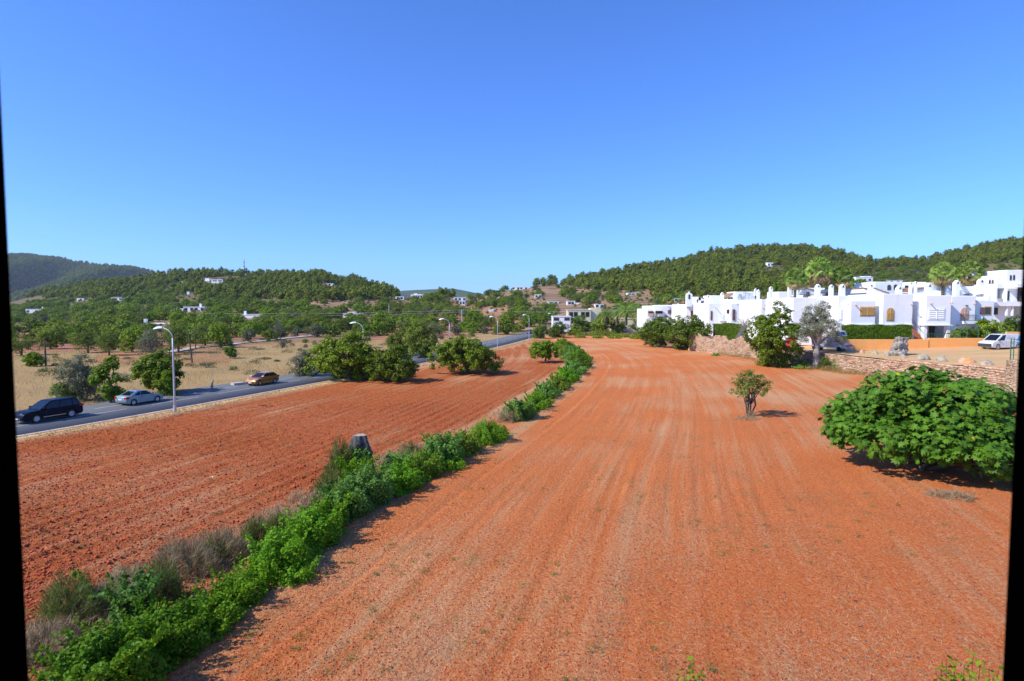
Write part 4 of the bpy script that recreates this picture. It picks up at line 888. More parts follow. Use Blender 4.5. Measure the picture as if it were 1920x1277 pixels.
def dead_leaning():
    y = 102.; p = DP(1391, 652, y); p[2] = 2.2; t = thing('dead_trunk', 'charred dead trunk leaning over the wall beside the green carob', 'tree trunk', p); s = y / F
    mb = MB(); mb.tube([(-4*s,-.3,-.4),(-8*s,-.6,4*s),(-5*s,-.3,10*s),(0,0,18*s),(4*s,0,28*s),(6*s,0,34*s)], [.75,.95,.75,.6,.4,.25], 9); mb.tube([(6*s,.3,-.4),(8*s,.2,8*s),(6*s,.2,20*s),(5*s,.1,30*s)], [.8,.55,.4,.2], 8)
    mb.build('trunk', M['bark_dark'], t, True)
    r = np.random.default_rng(4); tw = MB()
    for k in range(60):
        a = np.array([6*s, 0, 30*s]) + r.normal(0, .4, 3); b = a + np.array([r.normal(0, .9), r.normal(0, .5), r.uniform(.4, 2.0)]); tw.tube([a, (a + b) / 2 + r.normal(0, .15, 3), b], [.04, .025, .01], 4, cap=False)
    tw.build('dead_branches', M['bark_pale'], t)
dead_leaning()

def orange_wall(px0, px1, top, bot, y, lab, tall=False):
    a, b = DP(px0, top, y), DP(px1, bot, y); t = thing('garden_wall', lab, 'wall', ((a[0] + b[0]) / 2, y, b[2])); w = (b[0] - a[0]) / 2
    MB().box(-w, w, 0, .3, -.6, a[2] - b[2]).build('plaster', M['orange_wall'], t, bevel=.04)
orange_wall(1575, 1741, 636.5, 650.5, 81.0, 'orange plastered garden wall under the clipped hedge')
orange_wall(1741.5, 1890, 634, 649.5, 81.1, 'slightly higher orange garden wall behind the white van')
orange_wall(1888, 1960, 622.5, 650, 80.3, 'tall orange wall block beside the right frame')
for i, px in enumerate([1800, 1813, 1834, 1851, 1889]):
    a = DP(px, 634, 81.4); o = tag(MB().box(-.04, .04, -.04, .04, 0, 1.35).build('fence_post', M['green_post']), ['green fence post above the wall below the arched balcony', 'green fence post left of the van roof', 'green fence post behind the middle of the van', 'green fence post above the rear of the van', 'green fence post next to the tall orange block'][i], 'post', 'green fence posts on the orange wall'); o.location = a
t = thing('green_gate', 'dark green metal fence end in front of the van rear', 'fence', DP(1899, 671, 60)); 
MB().tube([(-.25, 0, -.2), (-.25, 0, 2.0)], .05, 8).build('post', M['green_post'], t); MB().tube([(.05, 0, -.2), (.05, 0, 2.0)], .04, 8).build('post', M['green_post'], t)
for z in (0.3, 1.1, 1.9): MB().tube([(-.25, 0, z), (1.6, 0, z)], .025, 6).build('rail', M['green_post'], t)

# ------------------------------------------------------------------ white houses
def X(px, y): return (px - 960) / F * y
def Z(row, y): return EYE + (577 - row) / F * y
def win(par, px0, r0, px1, r1, y, kind, o):
    """window on the facade plane y; o = origin of the parent thing"""
    x0, x1, z0, z1 = X(px0, y) - o[0], X(px1, y) - o[0], Z(r1, y) - o[2], Z(r0, y) - o[2]; yy = y - o[1]
    fr = MB(); w = min(.14, (x1 - x0) * .16); arch = kind.startswith('arch')
    def outline(x0, x1, z0, z1):
        if not arch: return [(x0, z0), (x1, z0), (x1, z1), (x0, z1)]
        rr = (x1 - x0) / 2; zc = z1 - rr; return [(x0, z0), (x1, z0)] + [((x0 + x1) / 2 + rr * math.cos(a), zc + rr * math.sin(a)) for a in np.linspace(0, math.pi, 9)]
    def slab(mb, pts, ya, yb):
        n = len(pts); mb.add([(x, ya, z) for x, z in pts] + [(x, yb, z) for x, z in pts], [tuple(range(n)), tuple(range(2 * n - 1, n - 1, -1))] + [((k + 1) % n, k, n + k, n + (k + 1) % n) for k in range(n)])
    fm = {'shutter': 'orange_frame', 'dark': 'white', 'archwood': 'wood', 'archpink': 'wood_pink', 'white_shutter': 'white', 'brown': 'brown', 'orange': 'orange_frame', 'archdark': 'brown', 'door_orange': 'orange_frame', 'glassdoor': 'white'}[kind]
    pm = {'shutter': 'wood', 'dark': 'glass', 'archwood': 'wood', 'archpink': 'wood_pink', 'white_shutter': 'white', 'brown': 'brown', 'orange': 'glass', 'archdark': 'glass', 'door_orange': 'dark', 'glassdoor': 'glass'}[kind]
    if fm == 'white' and kind != 'white_shutter': w = .05
    slab(fr, outline(x0, x1, z0, z1), yy - .05, yy + .02); f = fr.build('window', M[fm], par)
    p = MB(); slab(p, outline(x0 + w, x1 - w, z0 + w, z1 - w), yy - .075, yy - .052); p.build('pane' if pm in ('glass', 'dark') else 'shutter_panel', M[pm], f)
    if kind in ('shutter', 'archwood', 'archpink', 'white_shutter', 'brown'):
        sl = MB(); z = z0 + w * 1.4; top = z1 - w * 1.4 - ((x1 - x0) / 2 if arch else 0); st = .16 if kind != 'white_shutter' else .3
        while z < top:
            sl.add([(x0 + w * 1.3, yy - .08, z), (x1 - w * 1.3, yy - .08, z), (x1 - w * 1.3, yy - .125, z + .04), (x0 + w * 1.3, yy - .125, z + .04), (x0 + w * 1.3, yy - .08, z + st * .55), (x1 - w * 1.3, yy - .08, z + st * .55)], [(0, 1, 2, 3), (3, 2, 5, 4)]); z += st
        s = sl.build('slats', M['rail'] if False else M[pm], f); s['kind'] = 'stuff'
        xm = (x0 + x1) / 2; MB().box(xm - .05, xm + .05, yy - .14, yy - .076, z0 + w, z1 - w).build('shutter_stile', M[fm], f)
    if kind == 'orange':
        MB().box(x0 - (x1 - x0) * .55, x0 - .02, yy - .12, yy - .05, z0 + w, z1 - w).build('shutter_leaf', M['brown'], f)
def chim(par, px, top, wpx, y, base, o, name='chimney'):
    w = wpx * .82 / F * y / 2; x = X(px, y) - o[0]; zt = Z(top, y) - o[2]; zb = Z(base, y) - o[2] - .3; yy = y - o[1]; hh = (zt - zb)
    m = MB(); m.box(x - w, x + w, yy, yy + 2 * w, zb, zt - w * 1.1); m.add([(x - w, yy, zt - w * 1.1), (x + w, yy, zt - w * 1.1), (x, yy, zt), (x - w, yy + 2 * w, zt - w * 1.1), (x + w, yy + 2 * w, zt - w * 1.1), (x, yy + 2 * w, zt)], [(0, 1, 2), (5, 4, 3), (0, 2, 5, 3), (1, 4, 5, 2)])
    c = m.build(name, M['white'], par); MB().add([(x - w * .5, yy - .01, zt - w * 1.5), (x + w * .5, yy - .01, zt - w * 1.5), (x, yy - .01, zt - w * .5), (x - w * .5, yy - .04, zt - w * 1.5), (x + w * .5, yy - .04, zt - w * 1.5), (x, yy - .04, zt - w * .5)], [(0, 2, 1), (3, 4, 5), (0, 1, 4, 3), (1, 2, 5, 4), (2, 0, 3, 5)]).build('smoke_vent', M['dark'], c)
def house(label, boxes, wins=(), chims=(), extra=None, mat='white', name='white_house', cat='house'):
    """boxes: (px0, px1, top row, bottom row or None, depth, thickness)"""
    b0 = boxes[0]; y0 = b0[4]; o = np.array([X((b0[0] + b0[1]) / 2, y0), y0, 2.6]); t = thing(name, label, cat, o)
    for (a, b, r0, r1, y, th) in boxes:
        zb = 2.4 if r1 is None else Z(r1, y)
        MB().box(X(a, y) - o[0], X(b, y) - o[0], y - o[1], y + th - o[1], zb - o[2], Z(r0, y) - o[2]).build('wall', M[mat], t, bevel=.09)
    for w in wins: win(t, *w, o)
    for c in chims: chim(t, *c, o)
    if extra: extra(t, o)
    return t
def rail_part(par, o, px0, px1, r0, r1, y, m='rail', bars=10, depth=1.0):
    x0, x1, z0, z1 = X(px0, y) - o[0], X(px1, y) - o[0], Z(r1, y) - o[2], Z(r0, y) - o[2]; yy = y - depth - o[1]; b = MB()
    for z in (z0, z1): b.box(x0, x1, yy - .025, yy + .025, z - .03, z + .03)
    for k in range(bars + 1): x = x0 + (x1 - x0) * k / bars; b.box(x - .018, x + .018, yy - .018, yy + .018, z0 + .03, z1 - .03)
    if depth > 0.3:
        for x in (x0, x1): b.box(x - .02, x + .02, yy + .03, yy + depth, z1 - .03, z1 + .03)
    b.build('railing', M[m], par)
def spouts(par, o, lst, y):
    for px, r in lst: x, z = X(px, y) - o[0], Z(r, y) - o[2]; MB().tube([(x, y - o[1] + .05, z), (x - .05, y - o[1] - .55, z - .12)], .09, 7).build('rain_spout', M['wood_pink'], par)
def lean_roof(par, o, px0, px1, rt, rb, y, th, slope_left=False):
    x0, x1, zt, zb = X(px0, y) - o[0], X(px1, y) - o[0], Z(rt, y) - o[2], Z(rb, y) - o[2]; yy = y - o[1]
    za, zc = (zb, zt) if slope_left else (zt, zb)
    MB().add([(x0, yy, zb - .3), (x1, yy, zb - .3), (x1, yy, zc - .12), (x0, yy, za - .12), (x0, yy + th, zb - .3), (x1, yy + th, zb - .3), (x1, yy + th, zc - .12), (x0, yy + th, za - .12)], [(0,1,2,3),(5,4,7,6),(4,0,3,7),(1,5,6,2)]).build('gable_wall', M['white'], par)
    m = MB(); n = max(4, int((x1 - x0) / .35))
    m.add([(x0 - .1, yy - .15, za - .1), (x1 + .1, yy - .15, zc - .1), (x1 + .1, yy + th, zc - .1), (x0 - .1, yy + th, za - .1), (x0 - .1, yy - .15, za), (x1 + .1, yy - .15, zc), (x1 + .1, yy + th, zc), (x0 - .1, yy + th, za)], [(0,3,2,1),(4,5,6,7),(0,1,5,4),(1,2,6,5),(2,3,7,6),(3,0,4,7)])
    k = 0.0
    while k < th: m.tube([(x0 - .1, yy + k, za + .03), (x1 + .1, yy + k, zc + .03)], .07, 5); k += .32
    m.build('tile_roof', M['tile'], par)
D0 = 88.0
# front row, from the protruding shuttered bay to the far right
def ex_a(t, o):
    y = 87.0
    for px in (1598, 1634): MB().box(X(px - 1.5, y) - o[0], X(px + 3, y) - o[0], y - o[1] + .05, y - o[1] + .5, -1, Z(609, y) - o[2]).build('pillar', M['white'], t)
    MB().box(X(1594, y) - o[0], X(1643, y) - o[0], y - o[1] - .25, y - o[1] + 1.5, Z(609.6, y) - o[2], Z(608, y) - o[2]).build('ledge', M['white'], t)
    MB().box(X(1604, y) - o[0], X(1633, y) - o[0], y - o[1] + 1.2, y - o[1] + 1.3, -.5, Z(609.6, y) - o[2]).build('garage_door', M['brown'], t)
    spouts(t, o, [(1587.5, 570)], 88); spouts(t, o, [(1602, 571)], 87)
    MB().box(X(1642, 88) - o[0], X(1651, 88) - o[0], 88.2 - o[1], 88.4 - o[1], -.5, Z(585, 88) - o[2]).build('grey_panel', M['concrete'], t)
house('white house with wide wooden double shutters on its projecting bay', [(1594, 1641, 564, 609, 87, 8), (1570, 1660, 554.5, None, 88.6, 9)], [(1611.5, 575, 1640, 593, 87, 'shutter'), (1641.5, 577.5, 1648.5, 584, 88.6, 'dark'), (1571, 578, 1579, 600, 88.6, 'white_shutter')],
      [(1632, 532, 8, 90, 553), (1579, 533, 10, 90, 556), (1558, 534, 7.5, 91, 556)], ex_a)
def ex_b(t, o):
    y = 86.6
    for px in (1662, 1700): MB().box(X(px, y) - o[0], X(px + 8, y) - o[0], y - o[1] + .05, y - o[1] + 1.2, -1, Z(609, y) - o[2]).build('pillar', M['white'], t)
    MB().box(X(1655, y) - o[0], X(1710.5, y) - o[0], y - o[1] - .2, y - o[1] + 2, Z(609.8, y) - o[2], Z(608, y) - o[2]).build('ledge', M['white'], t)
    rail_part(t, o, 1700, 1713, 625.5, 635, 84.6, 'white', 7, 0.1); spouts(t, o, [(1706.5, 570)], y)
    # outside stairs in the gap
    st = 13
    for k in range(st):
        f = k / st; px = 1731.5 - (1731.5 - 1709) * f; r = 636 - 25 * f; y2 = 85.2 + 0.15 * k
        MB().box(X(1708.5, y2) - o[0], X(px, y2) - o[0], y2 - o[1], y2 + .3 - o[1], Z(r, y2) - o[2] - .35, Z(r - 1.9, y2) - o[2]).build('step', M['step'], t)
    MB().tube([(X(1709, 85) - o[0], 85 - o[1], Z(599, 85) - o[2]), (X(1732.5, 85) - o[0], 85 - o[1], Z(625, 85) - o[2])], .04, 6).build('handrail', M['rail'], t)
house('white house with tall arched wooden shutter beside the terracotta outside stairs', [(1654, 1710.5, 551, 609, 86.6, 9), (1660, 1722, 553, None, 89.6, 8)], [(1661.5, 577, 1676, 602, 86.6, 'archwood')], [(1685.5, 536, 10, 90, 551), (1706, 529, 5, 92, 548), (1715, 528, 5.5, 92, 548), (1741, 531, 11, 90, 553)], ex_b)
def ex_c(t, o):
    y = 86.2
    for px in (1733.5, 1776.5): MB().box(X(px, y) - o[0], X(px + 6, y) - o[0], y - o[1] + .05, y - o[1] + .7, -1, Z(609.5, y) - o[2]).build('pillar', M['white'], t)
    MB().box(X(1731, y) - o[0], X(1785, y) - o[0], y - o[1] - .25, y - o[1] + 2.2, Z(610.5, y) - o[2], Z(609, y) - o[2]).build('ledge', M['white'], t)
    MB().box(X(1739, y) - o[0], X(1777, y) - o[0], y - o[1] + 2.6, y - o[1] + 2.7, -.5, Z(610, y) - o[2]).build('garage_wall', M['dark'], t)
    for k in range(5): MB().box(X(1746.5 + k * 3.3, y) - o[0], X(1749.5 + k * 3.3, y) - o[0], y - o[1] + 2.3, y - o[1] + 2.4, -.5, Z(612.5, y) - o[2]).build('garage_door_panel', M['concrete'], t)
    rail_part(t, o, 1738, 1779, 625, 635, 86.0, 'green_post', 9, 0.1); spouts(t, o, [(1742.5, 568.5), (1780, 567)], y)
house('white house with square white slatted shutter above an open garage', [(1735, 1782.5, 554, 609.5, 86.2, 9), (1719.5, 1736, 554, None, 87.2, 8)], [(1739, 577, 1771, 600, 86.2, 'white_shutter')], [(1793, 526, 10, 92, 553)], ex_c)
def ex_d(t, o):
    MB().box(X(1797, 88) - o[0], X(1823, 88) - o[0], 87.0 - o[1], 88 - o[1], Z(607, 88) - o[2], Z(601.5, 88) - o[2]).build('balcony_slab', M['white'], t)
    rail_part(t, o, 1799, 1822, 590.5, 601, 88, 'rail', 12, .95); spouts(t, o, [(1824, 569), (1794, 609)], 88)
    MB().box(X(1808, 88) - o[0], X(1811.5, 88) - o[0], 87.7 - o[1], 87.95 - o[1], Z(574, 88) - o[2], Z(572, 88) - o[2]).build('wall_lamp', M['rail'], t)
house('white house with pink arched balcony door and iron balcony', [(1782.6, 1828, 555, None, 88, 8)], [(1800, 576.5, 1815.5, 601.5, 88, 'archpink')], [(1838, 523, 10, 93, 553)], ex_d)
house('narrow white house with orange framed dark window and brown shutter leaf', [(1828.5, 1863, 562.5, None, 88.6, 8)], [(1844, 574.5, 1857.5, 591, 88.6, 'orange')])
# second row behind the parapets
def ex_r1(t, o): lean_roof(t, o, 1512, 1545, 541, 549, 103, 6)
house('back house with brown lean-to tile roof and red shutter, among the palms', [(1506, 1545, 540, None, 109, 5), (1545, 1562, 543, None, 106, 6)], [(1510, 547, 1516, 556, 102.9, 'brown'), (1546.5, 548, 1551, 555, 106, 'archdark'), (1551.5, 548, 1556, 555, 106, 'archwood')], [], ex_r1)
def ex_r2(t, o): lean_roof(t, o, 1637, 1664, 540, 550, 97, 5); lean_roof(t, o, 1618, 1633, 540, 546, 99, 4)
house('back house with two small arched windows above the tiled wedge roof', [(1638, 1689, 528.5, None, 100, 6), (1614, 1640, 539, None, 102, 5)], [(1661, 534, 1668, 544, 100, 'archdark'), (1673, 533.5, 1680, 543.5, 100, 'archdark')], [], ex_r2)
house('back house with flat roof hidden by the two right palms', [(1733, 1781, 530, None, 103, 5), (1688, 1705, 538, None, 103, 5), (1706, 1734, 529, None, 106, 5)], [(1693, 535, 1702, 541, 102.95, 'dark')], [(1787, 528, 6, 103, 535)], lambda t, o: lean_roof(t, o, 1703, 1733, 539, 546, 98, 5, True))
house('back house with long flat white parapet left of the terraced apartments', [(1798, 1836, 537, None, 102, 6), (1765, 1800, 545, None, 101, 5)], [(1804, 551, 1824, 554, 102, 'dark')])
house('back house with low tower behind the pair of thin chimneys', [(1458, 1483, 547, None, 112, 5), (1562, 1572, 549, None, 108, 6)], [], [(1445, 537.5, 6.5, 108, 560), (1480, 536, 6.5, 108, 558), (1533, 533, 9, 98, 557)])
# stepped apartments at the right edge
def ex_f(t, o):
    def B(nm, a, b, r0, r1, y0, y1, m='white'): MB().box(X(a, y0) - o[0], X(b, y0) - o[0], y0 - o[1], y1 - o[1], Z(r1, y0) - o[2], Z(r0, y0) - o[2]).build(nm, M[m], t)
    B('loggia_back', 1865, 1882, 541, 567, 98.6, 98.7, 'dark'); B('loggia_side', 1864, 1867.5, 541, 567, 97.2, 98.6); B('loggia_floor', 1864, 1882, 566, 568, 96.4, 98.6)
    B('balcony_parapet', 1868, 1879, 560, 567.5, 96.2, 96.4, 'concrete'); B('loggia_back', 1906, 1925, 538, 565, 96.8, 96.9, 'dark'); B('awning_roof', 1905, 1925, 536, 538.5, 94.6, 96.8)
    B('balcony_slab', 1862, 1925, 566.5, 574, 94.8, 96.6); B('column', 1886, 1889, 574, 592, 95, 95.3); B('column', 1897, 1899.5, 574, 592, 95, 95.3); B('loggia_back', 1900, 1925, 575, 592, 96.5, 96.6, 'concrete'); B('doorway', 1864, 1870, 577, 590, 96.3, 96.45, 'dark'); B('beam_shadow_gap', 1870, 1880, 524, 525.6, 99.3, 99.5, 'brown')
    rail_part(t, o, 1908, 1922, 555, 565, 96, 'rail', 8, .2)
house('white stepped three-storey apartments with dark loggias at the right edge', [(1862, 1925, 574, None, 96.6, 10), (1883, 1906, 534, 574, 97, 9), (1849, 1866, 541, 574, 98, 9), (1866, 1884, 532, 541, 97.2, 9), (1866, 1884, 568, 574, 97.2, 9), (1883, 1925, 506.5, 534, 98, 8), (1905, 1925, 560, 574, 97, 8), (1849, 1883, 517.5, 532, 99.6, 7), (1882, 1925, 532, 538, 97.5, 7)],
      [(1889, 516, 1892.5, 526, 98, 'archdark'), (1895, 515.5, 1898.5, 525.5, 98, 'archdark'), (1850.5, 525, 1853.5, 532, 99.6, 'archdark'), (1856, 525, 1859, 532, 99.6, 'archdark'), (1885, 545, 1890, 564, 97, 'glassdoor'), (1850, 551, 1853, 561, 98, 'white_shutter'), (1859, 550, 1862.5, 561, 98, 'white_shutter')], [], ex_f, name='apartment_building', cat='building')
t = thing('white_awning', 'white sloping awning on the roof terrace right of the long parapet', 'awning', (X(1838, 92), 92, Z(553, 92))); MB().add([(-1, 0, 0), (.2, 0, .2), (1.4, 0, .9), (-.9, 1.5, .5), (1.4, 1.5, 1.1)], [(0, 1, 2, 4, 3)]).build('canvas', M['white'], t); MB().tube([(-1, 0, -1.2), (-1, 0, 0)], .03).build('pole', M['galv'], t); MB().tube([(1.3, 0, -1.2), (1.3, 0, .85)], .03).build('pole', M['galv'], t)
# the left, more distant group
house('long white house behind the carob and olive trees', [(1486, 1574, 558, None, 92, 10), (1426, 1490, 561.5, None, 104, 10)], [(1565, 580, 1568, 592, 92, 'orange')], [(1444.8, 537.5, 6, 104.4, 561)], lambda t, o: spouts(t, o, [(1433, 571), (1430, 577), (1515, 569)], 103.9))
def ex_g(t, o): lean_roof(t, o, 1363, 1377, 547, 558, 128, 4, True); rail_part(t, o, 1377, 1420, 560, 568, 117, 'white', 12, .2)
house('white house with long sloping parapet and satellite dish terrace', [(1370, 1428, 569, None, 117, 10), (1377, 1415, 547, None, 127, 5), (1363, 1379, 557, None, 128, 4)], [(1373, 580, 1377.5, 600.5, 116.9, 'brown'), (1363.5, 580, 1367, 588.5, 116.9, 'orange')], [(1416, 541, 5, 126, 552), (1421.5, 543, 5.5, 118, 569), (1354, 548, 6.5, 124, 566)], ex_g)
o = tag(MB().tube([(0, 0, 0), (0, 0, 1.2)], .04).add([(.45 * math.cos(a) * 1.0, -.25 + .1 * math.cos(a * 2), 1.2 + .75 * math.sin(a)) for a in np.linspace(0, 5.9, 14)], [tuple(range(14))]).build('satellite_dish', M['galv']), 'larger grey satellite dish on the white roof terrace', 'dish'); o.location = (X(1388, 118), 118.6, Z(569, 118))
o = tag(MB().tube([(0, 0, 0), (0, 0, .9)], .04).add([(.35 * math.cos(a), -.25 + .1 * math.cos(a * 2), 1.0 + .55 * math.sin(a)) for a in np.linspace(0, 5.9, 14)], [tuple(range(14))]).build('satellite_dish', M['galv']), 'smaller satellite dish right of the larger one', 'dish'); o.location = (X(1396, 118), 118.8, Z(569, 118))
for i, px in enumerate((1400, 1407)):
    a = MB().tube([(0, 0, 0), (0, 0, 2.6 - .5 * i)], .03)
    for z in (1.7, 2.0, 2.2 - .3 * i): a.tube([(-.5, 0, z), (.5, .1, z)], .02, 4)
    a = tag(a.build('tv_antenna', M['rail']), ['taller television antenna beside the satellite dishes', 'shorter television antenna right of the tall one'][i], 'antenna'); a.location = (X(px, 118), 119, Z(569, 118))
house('white house with tall brown doors and a small balcony', [(1328, 1372, 568.5, None, 120, 10), (1331, 1352, 554, None, 130, 5)], [(1332, 583, 1335.3, 600.5, 120, 'brown'), (1353.5, 582, 1357, 600, 120, 'white_shutter')], [(1327.5, 553, 6, 128, 570)], lambda t, o: (rail_part(t, o, 1349.5, 1357, 592, 600, 120, 'galv', 6, .9), spouts(t, o, [(1340, 576), (1371, 575), (1384, 575)], 119.9), MB().box(X(1348.5, 120) - o[0], X(1358, 120) - o[0], 119 - o[1], 120 - o[1], Z(601.5, 120) - o[2], Z(600, 120) - o[2]).build('balcony_slab', M['white'], t)))
def ex_bell(t, o):
    y = 131.; P = [(1286.8, 553), (1287.5, 551), (1292, 549), (1296.5, 551), (1297.6, 553), (1297.6, 575), (1286.8, 575)]
    n = len(P); MB().add([(X(a, y) - o[0], y - o[1], Z(b, y) - o[2]) for a, b in P] + [(X(a, y) - o[0], y + .9 - o[1], Z(b, y) - o[2]) for a, b in P], [tuple(range(n)), tuple(range(2 * n - 1, n - 1, -1))] + [((k + 1) % n, k, n + k, n + (k + 1) % n) for k in range(n)]).build('bell_gable', M['white'], t)
    win(t, 1289.8, 552, 1293.3, 561, y, 'archdark', o); lean_roof(t, o, 1309, 1322, 556, 561, 134, 4)
    MB().tube([(X(1292, y) - o[0], y + .4 - o[1], Z(549, y) - o[2]), (X(1292, y) - o[0], y + .4 - o[1], Z(546.5, y) - o[2])], .12, 6).build('finial', M['white'], t)
house('white chapel-like house with a bell gable and orange framed door', [(1286, 1330, 570.5, None, 132, 12), (1300, 1314, 557, None, 134, 5), (1314, 1332, 561, None, 136, 5)], [(1294.5, 582.5, 1299, 595, 132, 'door_orange'), (1305, 561, 1308, 567.5, 134, 'dark'), (1318.3, 581, 1321.3, 600, 132, 'orange')], [], ex_bell)
def ex_rest(t, o):
    def B(nm, a, b, r0, r1, y0, y1, m): MB().box(X(a, y0) - o[0], X(b, y0) - o[0], y0 - o[1], y1 - o[1], Z(r1, y0) - o[2], Z(r0, y0) - o[2]).build(nm, M[m], t)
    y = 147.8
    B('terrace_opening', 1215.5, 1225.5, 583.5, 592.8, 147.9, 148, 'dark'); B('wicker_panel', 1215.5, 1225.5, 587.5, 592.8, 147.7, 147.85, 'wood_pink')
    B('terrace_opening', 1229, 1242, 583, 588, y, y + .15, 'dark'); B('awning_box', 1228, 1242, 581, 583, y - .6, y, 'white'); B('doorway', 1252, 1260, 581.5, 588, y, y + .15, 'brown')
    sg = MB(); r = random.Random(3)
    for k in range(7):
        x = X(1251.5 + k * 1.2, y) - o[0]; z = Z(578.4, y) - o[2]; sg.box(x, x + .05, y - .06 - o[1], y - .01 - o[1], z, z + r.uniform(.35, .75)); sg.box(x + .051, x + .12, y - .06 - o[1], y - .01 - o[1], z + .2 * (k % 2), z + .06 + .2 * (k % 2))
    sg.build('sign_lettering', M['lilac_text'], t)
house('low white restaurant with terrace openings and pale lilac lettering', [(1226, 1287, 573.2, None, 148, 14), (1213, 1227, 579, None, 148.2, 12), (1237, 1259, 572, None, 150, 8)], [(1263.5, 582, 1270.5, 587, 148, 'dark'), (1281.5, 584, 1286, 588, 147.95, 'dark')], [(1271.3, 568, 1.8, 150, 573)], ex_rest, name='restaurant_building', cat='building')

# ------------------------------------------------------------------ distant villas
def villa(label, px0, px1, top, bot, wins=3, blocks=(), mat='white', chimney=None, y=None, cols=False):
    pm = (px0 + px1) / 2
    if y is None:
        p = HIT(pm, bot); y = p[1] if p is not None else 480
    o = np.array([X(pm, y), y, Z(bot, y)]); t = thing('villa', label, 'villa', o); s = y / F; W = (px1 - px0) * s; H = (bot - top) * s; th = max(5, min(9, W * .5))
    MB().box(-W / 2, W / 2, 0, th, -3.5, H).build('wall', M[mat], t, bevel=.12)
    MB().box(-W / 2 - .15, W / 2 + .15, -.15, th + .15, H + .002, H + .25).build('parapet', M[mat], t)
    for k in range(wins):
        x = -W / 2 + W * (k + .5 + .12 * math.sin(k * 3 + px0)) / wins; w = min(.9, W / wins * .33); z0 = H * .2 if H < 4 else H * .55
        f = MB().box(x - w, x + w, -.06, .02, z0, min(H * .82, z0 + 1.7)).build('window', M['brown'], t); MB().box(x - w + .12, x + w - .12, -.09, -.062, z0 + .12, min(H * .82, z0 + 1.7) - .12).build('pane', M['glass'], f)
        if H > 5: f = MB().box(x - w, x + w, -.06, .02, .3, 2.2).build('window', M['brown'], t); MB().box(x - w + .12, x + w - .12, -.09, -.062, .4, 2.1).build('pane', M['glass'], f)
    for (a, b, r0, r1, dy) in blocks:
        MB().box((a - pm) * s, (b - pm) * s, dy, dy + 5, (bot - r1) * s - 2.5, (bot - r0) * s).build('wing', M[mat], t, bevel=.1)
    if cols:
        for k in range(5): x = -W / 2 + 2.2 + (W - 2.6) * k / 4; MB().tube([(x, -2.2, 0), (x, -2.2, H * .8)], .35, 8).build('column', M[mat], t)
        MB().box(-W / 2 + 1.8, W / 2, -2.6, -.15, H * .8, H * .93).build('porch_roof', M[mat], t); MB().box(-W / 2 + 2, W / 2 - .3, -.12, -.08, .2, H * .75).build('porch_shade', M['dark'], t)
    if chimney: MB().box((chimney - pm) * s - .5, (chimney - pm) * s + .5, 1, 2, H, H + 2.0).build('chimney', M[mat], t)
    return t
villa('low white farmhouse with stepped flat roof on the left slope', 345, 384, 576, 584, 4, [(334, 346, 578.5, 584.5, -1)], chimney=375)
villa('long narrow white building with small chimney above the pale track', 450, 488, 591, 597, 0, chimney=458)
villa('large white hilltop villa with terraces on the left hill', 395, 420, 524.5, 532, 5, [(367, 396, 526, 531, 0), (342, 368, 528.5, 531.5, -2), (386, 393, 522, 530, 1)])
villa('long white farmhouse front half hidden behind the orchard at left', 262, 330, 607.5, 617, 2, [(238, 250, 613.5, 620, -1), (306, 322, 609, 616, -2)], chimney=269, y=232)
villa('white house among trees at the far left with twin chimneys', 49, 74, 580, 587, 2, [(78, 102, 580.5, 587, 2)], chimney=79)
villa('tiny white box house below the pine slope', 146, 159, 559.5, 563.5, 1)
villa('small white house with porch below the pine slope', 210, 230, 558.5, 564, 3)
villa('little white gable poking out of the left pine wood', 352, 357, 547.5, 551.5, 0)
villa('white flat house with raised centre behind the second lamp', 642, 680, 589, 594, 3, [(652, 665, 585, 593, 0)])
villa('low white house left of the columned villa', 742, 758, 556.5, 562, 2)
villa('white villa with columned porch below the saddle', 771, 794, 552.5, 561, 2, [(764, 772, 558.5, 562.5, -1), (776, 782, 550.5, 553, 2)], cols=True)
villa('white house with dark red bougainvillea on the saddle', 851, 874, 558, 564.5, 3, [(844, 852, 562.5, 566, 0)])
villa('white cube house just below the saddle house', 861, 872, 564.5, 572, 2)
villa('white garage wall above the red terrace left of the road bend', 916, 929, 580.5, 584, 0, [(939, 943, 578, 584, 1)])
villa('long white villa on the bare shoulder of the right hill', 960, 989, 538.5, 543.5, 4)
villa('two-part white villa in the palms under the right hill shoulder', 1003, 1015, 552.5, 559, 2)
villa('low white house behind the road bend trees', 1027, 1048, 566, 570, 2)
villa('white villa with stepped terrace right of the low one', 1063, 1078, 565, 572, 2, [(1076, 1086, 568, 573, -1)])
villa('white bungalow in front of the pine hill', 1176, 1207, 550, 553.5, 4)
villa('grey-white flat house above the feather palms', 1116, 1132, 571, 577, 2)
villa('white house high in the pines of the right hill', 1437, 1447, 493, 500, 2)
villa('white house on the slope behind the middle palms', 1602, 1634, 520, 529, 3, [(1617, 1632, 518, 524, 1)])
villa('pale house at the foot of the right hill, right of the slope house', 1660, 1690, 526, 531, 2)
villa('round white roof in the pines at the right end of the left hill', 613, 626, 532, 536, 1)
villa('white house wall left of the bell gable, behind the restaurant roof', 1262, 1288, 560, 566, 2)
villa('pale yellow flat-roofed building with square windows', 1064, 1108, 582, 597, 4, [(1107, 1128, 578, 597, 1)], mat='cream', y=205)
villa('long low white shed left of the pale yellow building', 1036, 1070, 594, 603, 2, y=196)
villa('low barn with dark red door below the feather palms', 1148, 1210, 598, 606, 0, y=190, mat='cream')

